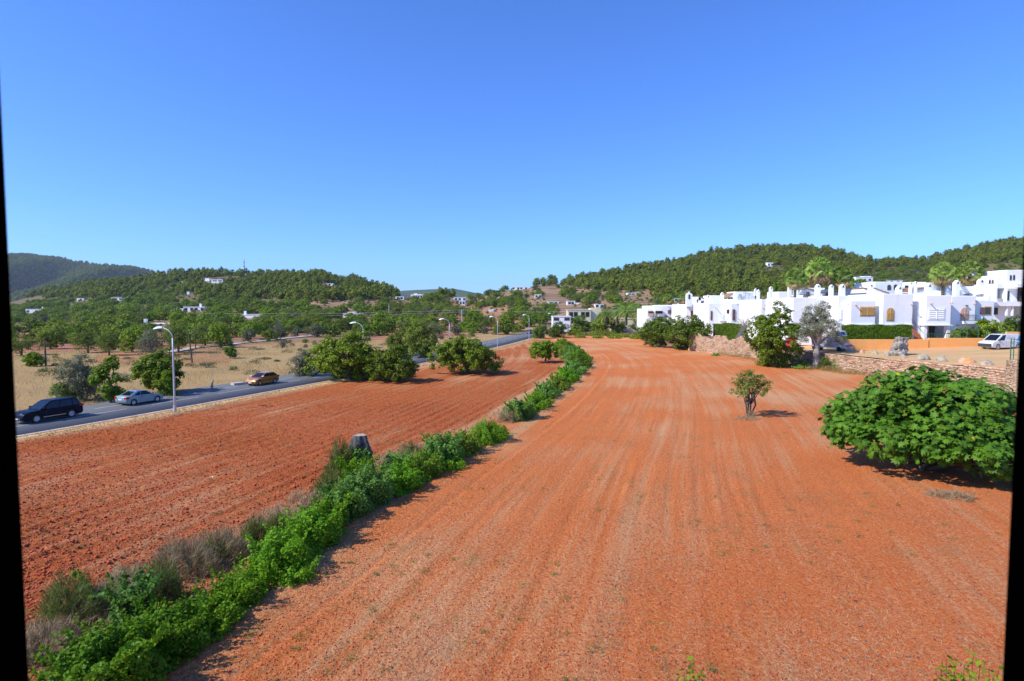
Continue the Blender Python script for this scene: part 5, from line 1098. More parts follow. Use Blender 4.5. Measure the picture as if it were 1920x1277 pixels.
# ------------------------------------------------------------------ vehicles
def car(name, label, cat, c, loc, heading):
    """c: dict of proportions; x forward, origin on the ground at the middle"""
    t = thing(name, label, cat, loc, heading); L, W, R = c['L'], c['W'], c['R']; paint = M[c['paint']]
    xr, xf = c['axles']; gc = c.get('gc', .2); hw = W / 2
    def arch(xc, rr):
        return [(xc + rr * math.cos(a), R + rr * math.sin(a)) for a in np.linspace(math.pi + .35, -.35, 11)]
    bottom = [(-L / 2 + .12, gc + .05)] + arch(xr, R * 1.16) + arch(xf, R * 1.16) + [(L / 2 - .12, gc + .02)]
    bottom = [(x, max(z, gc)) for x, z in bottom]; prof = bottom + c['top'][::-1] if c['top'][0][0] < c['top'][-1][0] else bottom + c['top']
    n = len(prof); zs = np.array(prof); cx = zs[:, 0].mean(); V = []; ys = [(-hw, .965, .05), (-hw + .05, .99, .012), (-hw + .16, 1.0, 0), (hw - .16, 1.0, 0), (hw - .05, .99, .012), (hw, .965, .05)]
    for y, sx, dz in ys:
        for i, (x, z) in enumerate(prof):
            top = i >= len(bottom); V.append((x * (sx if top or i in (0, len(bottom) - 1) else 1), y, z - (dz if top else 0)))
    Fc = [tuple(range(n)), tuple(range(6 * n - 1, 5 * n - 1, -1))]
    for j in range(5):
        for i in range(n): k = (i + 1) % n; Fc.append((j * n + k, j * n + i, (j + 1) * n + i, (j + 1) * n + k))
    body = MB().add(V, Fc).build('body', paint, t); body.data.polygons.foreach_set('use_smooth', [len(p.vertices) == 4 for p in body.data.polygons])
    md = body.modifiers.new('es', 'EDGE_SPLIT') if False else None
    MB().box(-L / 2 + .25, L / 2 - .25, -hw + .28, hw - .28, gc - .04, R * 1.9).build('underbody', M['plastic'], t)
    # cabin as a tapered frustum with panes
    (b0, b1, zb), (t0, t1, zt) = c['cabin']; wb, wt = hw - .04, hw - c.get('tumble', .22)
    vb = [(b0, -wb, zb), (b1, -wb, zb), (b1, wb, zb), (b0, wb, zb)]; tm = (t0 + t1) / 2
    ring = [(t0, -wt, zt - .05), (t1, -wt, zt - .05), (t1, wt, zt - .05), (t0, wt, zt - .05)]; cap = [(t0 + .12, -wt + .12, zt), (t1 - .18, -wt + .12, zt), (t1 - .18, wt - .12, zt), (t0 + .12, wt - .12, zt)]
    mb = MB(); mb.add(vb + ring + cap, [(0, 1, 5, 4), (1, 2, 6, 5), (2, 3, 7, 6), (3, 0, 4, 7), (4, 5, 9, 8), (5, 6, 10, 9), (6, 7, 11, 10), (7, 4, 8, 11), (8, 9, 10, 11)]); mb.build('roof', paint, t)
    def pane(nm, quad, u0, u1, v0, v1, off, v1b=None):
        a, b, cc, d = [Vector(q) for q in quad]; nrm = (b - a).cross(d - a).normalized() * off
        P = lambda u, v: (a.lerp(b, u)).lerp(d.lerp(cc, u), v) + nrm
        return MB().add([P(u0, v0), P(u1, v0), P(u1, v1 if v1b is None else v1b), P(u0, v1)], [(0, 1, 2, 3)]).build(nm, M['carglass'], t)
    rt = [(x, y, z) for x, y, z in ring]
    for side in (-1, 1):
        q = [vb[0], vb[1], rt[1], rt[0]] if side < 0 else [vb[2], vb[3], rt[3], rt[2]]
        for (u0, u1, u2, u3) in c['sidewin']:       # bottom u0..u1, top u2..u3 (0 = rear, 1 = front)
            a, b, cc, d = [Vector(p) for p in (q if side < 0 else [q[1], q[0], q[3], q[2]])]; nrm = Vector((0, side * .012, .003)); P = lambda u, v: a.lerp(b, u).lerp(d.lerp(cc, u), v) + nrm
            MB().add([P(u0, .06), P(u1, .06), P(u3, .9), P(u2, .9)], [(0, 1, 2, 3)]).build('side_window', M['carglass'], t)
    q = [vb[1], vb[2], rt[2], rt[1]]; pane('windscreen', q, .07, .93, .05, .95, .012)
    if not c.get('panel_rear'): q = [vb[3], vb[0], rt[0], rt[3]]; pane('rear_window', q, .09, .91, .12, .92, .012)
    # wheels
    for xc in (xr, xf):
        for side in (-1, 1):
            y = side * (hw - .02); w = MB(); m = 22
            for (r0, y0, r1, y1) in ((R * .62, y, R * .95, y), (R * .95, y, R, y - side * .04), (R, y - side * .04, R, y - side * .22)):
                A = [(xc + r0 * math.cos(a), y0, R + r0 * math.sin(a)) for a in np.linspace(0, 2 * math.pi, m, False)]; B = [(xc + r1 * math.cos(a), y1, R + r1 * math.sin(a)) for a in np.linspace(0, 2 * math.pi, m, False)]
                w.add(A + B, [(i, (i + 1) % m, m + (i + 1) % m, m + i) for i in range(m)])
            wh = w.build('wheel', M[c.get('tyre', 'tyre')], t, True)
            h = MB(); yo = y - side * .05; h.add([(xc + R * .63 * math.cos(a), yo, R + R * .63 * math.sin(a)) for a in np.linspace(0, 2 * math.pi, m, False)], [tuple(range(m))], 1)
            ns = c.get('spokes', 7)
            for k in range(ns):
                a = 2 * math.pi * k / ns; ca, sa = math.cos(a), math.sin(a); ww = R * c.get('sw', .1)
                pts = [(R * .08, -ww), (R * .6, -ww * 1.2), (R * .6, ww * 1.2), (R * .08, ww)]
                h.add([(xc + u * ca - v * sa, yo + side * .025, R + u * sa + v * ca) for u, v in pts], [(0, 1, 2, 3)])
            A = [(xc + R * .56 * math.cos(a), yo + side * .028, R + R * .56 * math.sin(a)) for a in np.linspace(0, 2 * math.pi, m, False)]; B = [(xc + R * .64 * math.cos(a), yo + side * .04, R + R * .64 * math.sin(a)) for a in np.linspace(0, 2 * math.pi, m, False)]
            h.add(A + B, [(i, (i + 1) % m, m + (i + 1) % m, m + i) for i in range(m)]); h.build('rim', [M['rim'], M['plastic']], wh)
    zh, zt_ = c['lampz']
    for side in (-1, 1):
        s = side
        MB().add([(L / 2 - .03, s * (hw - .62), zh - .09), (L / 2 - .20, s * (hw - .08), zh - .08), (L / 2 - .42, s * (hw + .004), zh + .03), (L / 2 - .46, s * (hw - .03), zh + .11), (L / 2 - .16, s * (hw - .5), zh + .07)], [(0, 1, 4), (1, 2, 3), (1, 3, 4)]).build('headlight', M['head_lamp'], t)
        xb = -L / 2
        MB().box(xb - .012, xb + .34, s * (hw - .30) if s > 0 else -hw - .006, hw + .006 if s > 0 else s * (hw - .30), zt_ - .1, zt_ + .1).build('tail_light', M['red_lamp'], t, bevel=.02)
        xm = b1 - (b1 - t1) * .28; MB().box(xm - .12, xm + .06, min(s * (wb - .02), s * (wb + .2)), max(s * (wb - .02), s * (wb + .2)), zb + .06, zb + .2).build('mirror', M[c.get('mirror', c['paint'])], t, bevel=.03)
        for xh in c.get('handles', []): MB().box(xh - .1, xh + .1, min(s * hw * .99, s * (hw + .03)), max(s * hw * .99, s * (hw + .03)), zb - .14, zb - .1).build('door_handle', M['chrome' if c.get('chrome') else 'plastic'], t)
        if c.get('strip'): z = c['strip']; MB().box(xr + R * 1.3, xf - R * 1.3, min(s * hw * .98, s * (hw + .02)), max(s * hw * .98, s * (hw + .02)), z - .03, z + .03).build('side_strip', M['chrome' if c.get('chrome') else 'plastic'], t)
        for xd in c.get('seams', []): MB().box(xd - .008, xd + .008, min(s * hw * .97, s * (hw + .004)), max(s * hw * .97, s * (hw + .004)), gc + .12, zb).build('door_seam', M['plastic'], t)
    MB().box(L / 2 - .05, L / 2 + .015, -hw * .62, hw * .62, gc + .08, gc + .30).build('grille', M['plastic'], t)
    MB().box(L / 2 + .016, L / 2 + .03, -.26, .26, gc + .14, gc + .26).build('number_plate', M['plate'], t)
    MB().box(-L / 2 - .025, -L / 2 + .02, -.26, .26, c.get('rearplate', .55), c.get('rearplate', .55) + .12).build('number_plate', M['plate'], t)
    t.scale = (c.get('sc', .86),) * 3
    return t
def road_head(y):
    d = np.array([road_x(y + 3) - road_x(y - 3), 6.0]); return math.atan2(d[1], d[0])
def on_road(px, py): p = G(px, py, .1); return p
SUV = dict(L=4.7, W=1.81, R=.36, axles=(-1.36, 1.33), gc=.24, paint='black_paint', top=[(-2.35,.45),(-2.33,.9),(-2.25,1.05),(-1.9,1.07),(.95,1.02),(1.7,.98),(2.15,.88),(2.33,.72),(2.34,.45)],
           cabin=((-2.22, 1.05, 1.02), (-1.85, .15, 1.70)), sidewin=[(.03, .22, .05, .16), (.24, .56, .19, .6), (.58, .93, .63, .93)], lampz=(.80, 1.02), spokes=10, sw=.07, strip=.42, chrome=True, seams=(-.45, .62))
MEG = dict(L=3.95, W=1.70, R=.30, axles=(-1.2, 1.25), gc=.2, paint='silver_paint', top=[(-1.97,.42),(-1.96,.82),(-1.9,.93),(-1.45,.97),(.85,.9),(1.45,.82),(1.85,.68),(1.95,.55),(1.94,.38)],
           cabin=((-1.6, .88, .9), (-.75, .18, 1.36)), sidewin=[(.16, .42, .26, .4), (.45, .93, .45, .92)], lampz=(.62, .78), spokes=8, sw=.13, handles=(-.35,), seams=(-.5, .8))
P207 = dict(L=4.03, W=1.72, R=.32, axles=(-1.25, 1.24), gc=.2, paint='orange_paint', top=[(-2.0,.45),(-1.98,.88),(-1.9,1.0),(-1.5,1.02),(.9,.97),(1.5,.86),(1.88,.70),(2.0,.55),(2.0,.36)],
            cabin=((-1.85, 1.12, .97), (-1.3, .1, 1.47)), sidewin=[(.04, .19, .06, .13), (.21, .52, .15, .56), (.54, .93, .6, .93)], lampz=(.72, .92), spokes=7, sw=.12, handles=(-.7, .15), strip=.6, seams=(-.35, .7), mirror='lampwhite')
DRK = dict(L=4.2, W=1.75, R=.32, axles=(-1.28, 1.28), gc=.2, paint='dark_paint', top=[(-2.1,.45),(-2.08,.85),(-1.9,.98),(1.0,.95),(1.6,.86),(2.0,.68),(2.1,.5),(2.1,.38)],
           cabin=((-1.85, 1.0, .96), (-1.3, .05, 1.48)), sidewin=[(.06, .3, .1, .28), (.33, .58, .3, .58), (.6, .93, .62, .93)], lampz=(.7, .9), spokes=7)
def put(fn_p, px, py, d=0): p = G(px, py, .1); return (p[0], p[1], .105)
p = on_road(72, 791); hd = road_head(p[1]); car('suv', 'black sport utility car parked facing the camera side at far left', 'car', SUV, (p[0], p[1] + .9, .105), hd + math.pi)
p = on_road(250, 759); car('parked_coupe', 'pale green-grey two-door coupe parked with its rear towards us', 'car', MEG, (p[0], p[1] + .9, .105), road_head(p[1]) - .02)
p = on_road(486, 722); car('orange_hatchback', 'amber orange hatchback driving towards the camera', 'car', P207, (p[0], p[1] + .8, .105), road_head(p[1]) + math.pi)
p = G(993, 625.5, .1); car('dark_car', 'small dark car far away at the road bend', 'car', DRK, (p[0], p[1], .105), road_head(p[1]) + math.pi)
p = G(815, 657, .1); car('yellow_car', 'pale yellow car half hidden behind the spreading carob', 'car', dict(DRK, paint='yellow_paint', mirror='white_paint'), (p[0], p[1], .1), road_head(p[1]) + math.pi - .1)
# white van
VAN = dict(sc=1.0, L=5.2, W=1.93, R=.34, axles=(-1.55, 1.6), gc=.22, paint='white_paint', tyre='dusty_tyre', top=[(-2.6,.5),(-2.6,1.1),(-2.52,1.12),(1.5,1.1),(2.0,1.04),(2.4,.94),(2.58,.75),(2.6,.45)],
           cabin=((-2.54, 1.85, 1.08), (-2.38, .85, 1.93)), tumble=.16, sidewin=[(.73, .955, .80, .935)], lampz=(.86, 1.25), spokes=6, sw=.12, mirror='plastic', seams=(.35, 1.35, -.9), panel_rear=True)
y = 76.5; p = DP(1861, 656.5, y); vh = math.pi + .2; van = car('white_van', 'white delivery van with blue water drop emblem on its side', 'van', VAN, (p[0] + .9, p[1] - .2, lot_h(p[0], y) + .03), vh)
hw = VAN['W'] / 2
MB().box(2.3, 2.64, -.88, .88, .3, .72).build('bumper', M['plastic'], van, bevel=.05)
def van_xy(x, z, off=.02):
    # the camera sees the van's left side (+y)
    w = hw if z < 1.08 else (hw - .04) - (z - 1.08) / .8 * .12
    return (x, w + off, z)
drop = [(0, .62), (.16, .4), (.3, .18), (.42, -.05), (.46, -.28), (.40, -.5), (-.40, -.5), (-.46, -.28), (-.42, -.05), (-.3, .18), (-.16, .4)]
P = [van_xy(-1.85 + a * 1.25, 1.16 + b * .95, .012) for a, b in drop]; MB().add([P[i] for i in range(len(P))] + [(x, y_ + .012, z) for x, y_, z in P], [tuple(range(11)), tuple(range(21, 10, -1))]).build('emblem', M['blue'], van)
lt = MB(); rr = random.Random(5); x = .15
while x > -1.15:
    a = van_xy(x, 1.58); b_ = van_xy(x, 1.36 + .1 * rr.random()); lt.add([a, (a[0] - .035, a[1], a[2]), (b_[0] - .035, b_[1], b_[2]), b_], [(0, 1, 2, 3)]); a = van_xy(x, 1.58 - .1 * rr.choice((0, 1, 2))); lt.add([a, (a[0] - .1, a[1], a[2]), (a[0] - .1, a[1] + .003, a[2] - .03), (a[0], a[1] + .003, a[2] - .03)], [(0, 1, 2, 3)]); x -= .165
for k, z in enumerate((.98, .86, .74)): lt.add([(-.2, hw + .02, z), (-.95 + .1 * k, hw + .02, z), (-.95 + .1 * k, hw + .02, z - .035), (-.2, hw + .02, z - .035)], [(0, 1, 2, 3)])
lt.build('lettering', M['greytext'], van)
# camper with overcab, nose to the right front
def camper():
    y = 82.; p = DP(1560, 662, y); h0 = lot_h(p[0], y); t = thing('camper_van', 'old pale lilac camper with an overcab bed, mostly behind the olive tree', 'camper', (p[0], y, h0), -.95); 
    MB().add([(x, s * .95, z) for s in (-1, 1) for x, z in ((-2.4,.45),(2.2,.45),(2.25,.9),(1.95,1.15),(1.0,1.25),(.55,1.9),(-2.4,1.9))], [tuple(range(6, -1, -1)), tuple(range(7, 14))] + [(i, (i + 1) % 7, 7 + (i + 1) % 7, 7 + i) for i in range(7)]).build('body', M['van_lilac'], t)
    MB().box(-2.4, .3, -1.05, 1.05, 1.9, 2.8).build('living_box', M['van_lilac'], t, bevel=.08)
    oc = MB().add([(.25,-1.05,2.05),(1.6,-.95,2.1),(1.6,.95,2.1),(.25,1.05,2.05),(.25,-1.05,2.85),(1.25,-.9,2.8),(1.25,.9,2.8),(.25,1.05,2.85)], [(0,3,2,1),(4,5,6,7),(0,1,5,4),(1,2,6,5),(2,3,7,6),(3,0,4,7)]).build('overcab', M['van_lilac'], t, bevel=.05)
    MB().add([(1.59,-.6,2.3),(1.59,.6,2.3),(1.33,.55,2.68),(1.33,-.55,2.68)], [(0,1,2,3)]).build('overcab_window', M['carglass'], oc)
    MB().add([(1.02,-.8,1.27),(1.02,.8,1.27),(.6,.72,1.88),(.6,-.72,1.88)], [(0,1,2,3)]).build('windscreen', M['carglass'], t)
    MB().box(2.2, 2.28, -.8, .8, .68, .95).build('grille', M['red'], t); MB().box(2.15, 2.35, -.95, .95, .42, .56).build('bumper', M['white_paint'], t)
    for s in (-1, 1):
        MB().box(.9, 1.0, min(s * .96, s * 1.2), max(s * .96, s * 1.2), 1.3, 1.5).build('mirror', M['red'], t)
        for xc in (1.35, -2.0): MB().tube([(xc, s * .72, .33), (xc, s * .97, .33)], .33, 16).build('wheel', M['tyre'], t)
camper()
def red_van():
    y = 88.; p = DP(1481, 651, y); t = thing('red_white_van', 'red and white vehicle glimpsed left of the olive trunk', 'van', (p[0], y, lot_h(p[0], y)), 1.2); c = dict(VAN, sc=.72, paint='red', L=4.4, axles=(-1.3, 1.35)); c['top'] = [(a * .846, b) for a, b in VAN['top']]; c['cabin'] = ((-2.1, 1.6, 1.08), (-1.9, .8, 2.2))
    c['sidewin'] = [(.08, .4, .1, .4), (.45, .93, .5, .9)]; return c, t
c, t0_ = red_van(); loc = tuple(t0_.location); lab = t0_['label']; bpy.data.objects.remove(t0_)
car('red_white_van', lab, 'van', c, loc, 1.25)

# ------------------------------------------------------------------ street lamps, poles, wires, mast
def lamp_proto():
    t = thing('street_lamp', '', 'street lamp'); mb = MB(); H = 6.1
    mb.tube([(0, 0, -.1), (0, 0, 1.2), (0, 0, H * .75), (0, 0, H - .3)], [.085, .075, .06, .05], 8); arc = [(-1.05 * (1 - math.cos(a)), 0, H - .3 + .78 * math.sin(a)) for a in np.linspace(0, math.pi / 2 * .93, 8)]
    mb.tube(arc, .038, 7); mb.build('pole', M['galv'], t, True); MB().tube([(0, 0, 0), (0, 0, .5)], .12, 8).build('base', M['galv'], t)
    e = arc[-1]; h = MB(); h.add([(e[0] + .1, -.09, e[2] - .02), (e[0] - .3, -.16, e[2] - .06), (e[0] - .72, -.07, e[2] - .12), (e[0] - .72, .07, e[2] - .12), (e[0] - .3, .16, e[2] - .06), (e[0] + .1, .09, e[2] - .02), (e[0] + .05, -.06, e[2] + .1), (e[0] - .3, -.1, e[2] + .12), (e[0] - .66, -.04, e[2] - .02), (e[0] - .66, .04, e[2] - .02), (e[0] - .3, .1, e[2] + .12), (e[0] + .05, .06, e[2] + .1)],
        [(0, 5, 4, 3, 2, 1), (6, 7, 8, 9, 10, 11)] + [(i, (i + 1) % 6, 6 + (i + 1) % 6, 6 + i) for i in range(6)]); hd = h.build('lamp_head', M['lampwhite'], t)
    MB().box(e[0] - .6, e[0] - .12, -.08, .08, e[2] - .15, e[2] - .085).build('lens', M['glass'], hd); return t
proto = lamp_proto()
for i, (px, py, lab) in enumerate([(328, 772, 'nearest tall street lamp on the kerb left of the ploughed field'), (682, 706, 'second street lamp rising behind the widest carob crown'), (843, 674, 'third street lamp above the spreading carob'), (933, 654, 'fourth street lamp right of the spreading carob'), (992, 638, 'fifth street lamp beside the far dark car'), (1037, 626, 'farthest street lamp over the dark carobs')]):
    o = proto if i == 0 else copy_tree(proto); p = G(px, py, .16); o.location = p; o['label'] = lab; o['group'] = 'street lamps along the road'; o.rotation_euler = (0, 0, math.radians(-10)); 
    if i: o.scale = (1, 1, .97)
def pole(label, px, base, top, w, m='oldwood', tilt=0, arms=0, y=None, cat='pole'):
    p = HIT(px, base); y = y or p[1]; z0 = p[2]; H = (EYE + (577 - top) / F * y) - z0; t = thing('utility_pole', label, cat, (p[0], y, z0)); dx = tilt * y / F
    MB().tube([(0, 0, -.5), (dx * .5, 0, H * .5), (dx, 0, H)], [w, w * .85, w * .7], 7).build('post', M[m], t)
    for k in range(arms): MB().box(dx - .9, dx + .9, -.06, .06, H - .5 - .8 * k, H - .38 - .8 * k).build('crossarm', M['galv'], t)
    return np.array([p[0] + dx, y, z0 + H])
a1 = pole('leaning weathered pole at left of the dry field, taller one', 361, 682, 624, .13, tilt=-6)
a2 = pole('thin dark pole beside the end of the pale track', 367, 657, 619, .12, tilt=-1)
a3 = pole('dark pole standing by the left picture edge', 86, 687, 634, .14)
pole('upright dark pole left of the grey leaning tree', 519, 636, 604, .13)
b1 = pole('short broken post leaning left in the dry field', 530.5, 654, 630, .14, tilt=-5.5)
pole('second short post leaning with the broken one', 528.5, 646, 631, .10, tilt=-4)
c1 = pole('pale concrete pole among the orchard trees, left one', 382.5, 618, 604, .22, 'concrete')
c2 = pole('pale concrete pole among the orchard trees, right one', 460, 620, 605, .2, 'concrete')
d1 = pole('concrete pylon with V shaped head on the left slope', 539.5, 588, 575, .25, 'concrete', arms=1)
e1 = pole('grey metal pole with insulators by the red slope', 866, 610, 581, .2, 'galv', arms=2)
f1 = pole('white pole above the flat house behind the second lamp', 729.5, 592, 571, .2, 'concrete')
g1 = pole('wooden pole on the red terrace behind the roadside trees', 750.5, 602, 586, .18)
h1_ = pole('short wire pole at the left end of the power line', 362, 604, 587, .2, 'concrete', arms=1)
def wire(label, A, B, sag=.8, r=.028):
    A, B = np.array(A), np.array(B); n = 24; s = np.linspace(0, 1, n); P = A + (B - A) * s[:, None]; P[:, 2] -= sag * 4 * s * (1 - s)
    tag(MB().tube(P, r, 4).build('power_line', M['galv']), label, 'cable')
wire('upper sagging wire from the left wire pole to the metal pole', h1_, e1); wire('lower sagging wire from the left wire pole to the metal pole', h1_ - [0, 0, .9], e1 - [0, 0, .9])
e2 = DP(1240, 580, 170); wire('wire running right from the metal pole to the white houses', e1, e2)
t = thing('radio_mast', 'thin red and white lattice mast on top of the left hill', 'mast'); p = np.array([X(460.5, 700), 700., 0]); p[2] = hz(p[0], 700); t.location = p; top = Z(486.5, 700) - p[2]; n = 9
for k in range(n):
    z0, z1 = top * k / n, top * (k + 1) / n; m = MB(); w0, w1 = 1.1 * (1 - k / n) + .15, .75 * (1 - (k + 1) / n) + .15
    for i in range(3):
        a = i * 2.094; b = (i + 1) * 2.094; m.tube([(w0 * math.cos(a), w0 * math.sin(a), z0), (w1 * math.cos(a), w1 * math.sin(a), z1)], .22, 4); m.tube([(w0 * math.cos(a), w0 * math.sin(a), z0), (w1 * math.cos(b), w1 * math.sin(b), z1)], .08, 4)
    m.build('mast_section', M['red' if k % 2 else 'lampwhite'], t)
# roadside bits
p = G(397, 729, .05); o = tag(rock_post := MB().tube([(0, 0, -.1), (.06, 0, .7), (.14, .05, .95)], [.14, .11, .06], 7).build('broken_post', M['boulder']), 'small broken stone post at the roadside before the orange car', 'post'); o.location = p
p = G(446, 722, .05); o = tag(MB().box(-.6, .6, -.4, .4, -.1, .28).build('concrete_box', M['concrete']), 'low concrete box at the road edge left of the orange car', 'box'); o.location = p; o.rotation_euler = (0, 0, .9)

# ------------------------------------------------------------------ palms and cypresses
def fan_palm(label, px, top, base_y, y, s=1.0, seed=1, skirt=True):
    r = np.random.default_rng(seed); p = np.array([X(px, y), y, 2.6]); H = Z(top, y) - 2.6 - 1.6 * s; t = thing('fan_palm', label, 'palm tree', p, 0); lean = r.uniform(-.6, .6)
    MB().tube([(0, 0, -.4), (lean * .3, 0, H * .4), (lean, 0, H)], [.36, .26, .24], 8).build('trunk', M['bark'], t)
    def fans(n, a0, a1, ln, m):
        mb = MB()
        for k in range(n):
            az = k * 2.4 + r.uniform(-.3, .3); el = a0 + (a1 - a0) * k / n + r.uniform(-.12, .12); d = np.array([math.cos(az) * math.cos(el), math.sin(az) * math.cos(el), math.sin(el)]); c0 = np.array([lean, 0, H]); st = 1.0 * s; c = c0 + d * st
            mb.tube([c0, c], .025, 3, cap=False); u = np.cross(d, [0, 0, 1]); u = u / (np.linalg.norm(u) + 1e-6); v = np.cross(u, d); ro = r.uniform(-1.2, 1.2); u = u * math.cos(ro) + v * math.sin(ro)
            for q in np.linspace(-1.2, 1.2, 15):
                e = d * math.cos(q) + u * math.sin(q); e2 = c + e * ln * s * r.uniform(.8, 1.05) + np.array([0, 0, -r.uniform(.2, .6) * ln * s]); mid = c + e * ln * s * .55; w = u * math.cos(q) * .05 * s - d * math.sin(q) * .05 * s
                mb.add([c, mid - w, e2, mid + w], [(0, 1, 2, 3)])
        return mb.mesh('crown', M[m])
    link('crown', fans(46, 1.5, -.5, .85, 'palm'), t)
    if skirt: link('dead_fronds', fans(20, -.6, -1.4, .8, 'palm_dead'), t)
fan_palm('left fan palm of the middle palm group', 1489, 502, 0, 104, 1.15, 1); fan_palm('tallest fan palm of the middle group', 1536, 481, 0, 104, 1.45, 2)
fan_palm('right fan palm of the middle group, lower than the tallest', 1580, 497, 0, 104, 1.35, 3); fan_palm('small palm behind the tallest one, on its left', 1514, 506, 0, 112, 1.0, 4); fan_palm('short palm at the right of the middle group', 1607, 522, 0, 108, 1.05, 5); fan_palm('low palm between the two chimneys of the middle group', 1556, 500, 0, 116, 1.1, 8)
fan_palm('left palm of the right-hand pair', 1765, 490, 0, 101, 1.3, 6); fan_palm('right palm of the right-hand pair, leaning', 1813, 488, 0, 103, 1.35, 7)
fan_palm('tiny distant fan palm behind the restaurant roof', 1250, 551, 0, 165, 1.0, 9); fan_palm('tiny distant palm left of the bell gable', 1279, 546, 0, 165, 1.1, 10)
def feather_palm(label, px, base, top, y, s, seed):
    r = np.random.default_rng(seed); p = DP(px, base, y); t = thing('feather_palm', label, 'palm tree', p); H = 2.2 * s; MB().tube([(0, 0, -1), (0, 0, H)], [.45, .4], 8).build('trunk', M['bark'], t); mb = MB(); mb2 = MB()
    for k in range(34):
        az = k * 2.4; el = 1.35 - 1.6 * k / 34; tgt = mb if k < 29 else mb2; ln = 3.3 * s; c = np.array([0, 0, H]); pts = [c]
        for q in range(6): el -= .2; c = c + np.array([math.cos(az) * math.cos(el), math.sin(az) * math.cos(el), math.sin(el)]) * ln / 6; pts.append(c)
        u = np.array([-math.sin(az), math.cos(az), 0])
        for q in range(6):
            for sd in (-1, 1):
                for f in (0, .5): a = pts[q] * (1 - f) + pts[q + 1] * f; d = pts[q + 1] - pts[q]; d = d / np.linalg.norm(d); e = a + u * sd * .55 * s * (1 - q / 9) + d * .45 * s - [0, 0, .18 * s]; tgt.add([a, a + d * .16 * s, e], [(0, 1, 2)])
    mb.build('fronds', M['palm'], t); mb2.build('orange_fronds', M['palm_dead'], t)
feather_palm('left feather palm beside the pale yellow building', 1137, 604, 571, 185, 1.15, 1); feather_palm('largest feather palm in the cluster by the barn', 1174, 604, 562, 180, 1.5, 2); feather_palm('feather palm right of the largest one', 1195, 603, 567, 178, 1.3, 3); feather_palm('feather palm with orange dead fronds left of the largest', 1157, 604, 575, 182, 1.0, 4); feather_palm('rightmost feather palm next to the restaurant', 1208, 603, 569, 175, 1.15, 5)
def cyp_mesh(seed):
    r = np.random.default_rng(seed); n = 900; z = r.uniform(0, 1, n); a = r.uniform(0, 6.28, n); rad = np.sin(np.clip(z * .93 + .07, 0, 1) * math.pi) ** .6 * .5 * r.uniform(.75, 1.05, n); P = np.stack([rad * np.cos(a), rad * np.sin(a), z * 5 + .3], 1)
    V, Fc = leaf_quads(P, np.stack([np.cos(a), np.sin(a), .5 * np.ones(n)], 1) + rand_unit(n, r) * .5, .5, .22, r, tdir=np.repeat([[0, 0, 1.]], n, 0)); return np_mesh('cypress_crown', [(V, Fc, 0)], [M['hedge']])
CY = cyp_mesh(1); CYT = MB().tube([(0, 0, -.5), (0, 0, 3)], [.12, .08], 5).mesh('cypress_trunk', M['bark'])
for i, (px, base, top, w, y, lab) in enumerate([(1452, 558, 529, 9, 125, 'dark cypress behind the thin gabled chimney'), (1361, 560, 544, 6, 150, 'narrow cypress right of the sloping white roofs'), (1783, 553, 527, 11, 106, 'dense cypress between the two right palms'), (1735, 549, 528, 6, 108, 'small cypress tip behind the pink satellite dish roof'), (1710, 545, 534, 5, 108, 'tiny cypress between thin chimneys'), (841, 555, 543, 4.5, 480, 'tallest cypress on the saddle skyline'), (847, 556, 546, 4, 480, 'cypress right of the tallest on the saddle'), (852, 557, 548, 4, 480, 'short cypress on the saddle'), (831, 555, 545, 4.5, 480, 'leftmost cypress on the saddle'), (836, 556, 547, 4, 480, 'second cypress on the saddle')]):
    p = DP(px, base, y); t = thing('cypress_tree', lab, 'tree', p); s = y / F; t.scale = (w * s, w * s, (base - top) * s / 5.4); link('crown', CY, t); link('trunk', CYT, t)

# ------------------------------------------------------------------ forests: the nearest trees are things, the rest stuff
PL = [(-300,560),(20,556),(100,558),(200,560),(255,552),(320,534),(345,527),(425,522),(440,520),(480,528),(481,563),(600,566),(690,566),(740,562),(765,556),(820,556),(870,556),(871,0),(940,0),(960,541),(1000,536),(1050,534),(1100,546),(1200,553),(1300,560),(1500,560),(1560,540),(1640,505),(1700,500),(1800,497),(1900,490),(2200,490)]
PLx = np.array([a for a, b in PL], float); PLy = np.array([b for a, b in PL], float)
houses_px = [(o, colof(*o.location), rowof(*o.location), o.location[1]) for o in bpy.data.objects if o.get('category') in ('villa',)]
def blocked(x, y, c, row):
    for o, hc, hr, hy in houses_px:
        W = 28 if hy < 420 else 22
        if abs(c - hc) < W and hy - 75 < y < hy + 9: return True
    return False
def scatter(x0, x1, y0, y1, step, seed):
    r = np.random.default_rng(seed); gx, gy = np.meshgrid(np.arange(x0, x1, step), np.arange(y0, y1, step)); gx = gx.ravel() + r.uniform(-.45, .45, gx.size) * step; gy = gy.ravel() + r.uniform(-.45, .45, gy.size) * step
    z = height(gx, gy); c = 960 + F * gx / gy; row = 577 - F * (z - EYE) / gy; return gx, gy, z, c, row, r
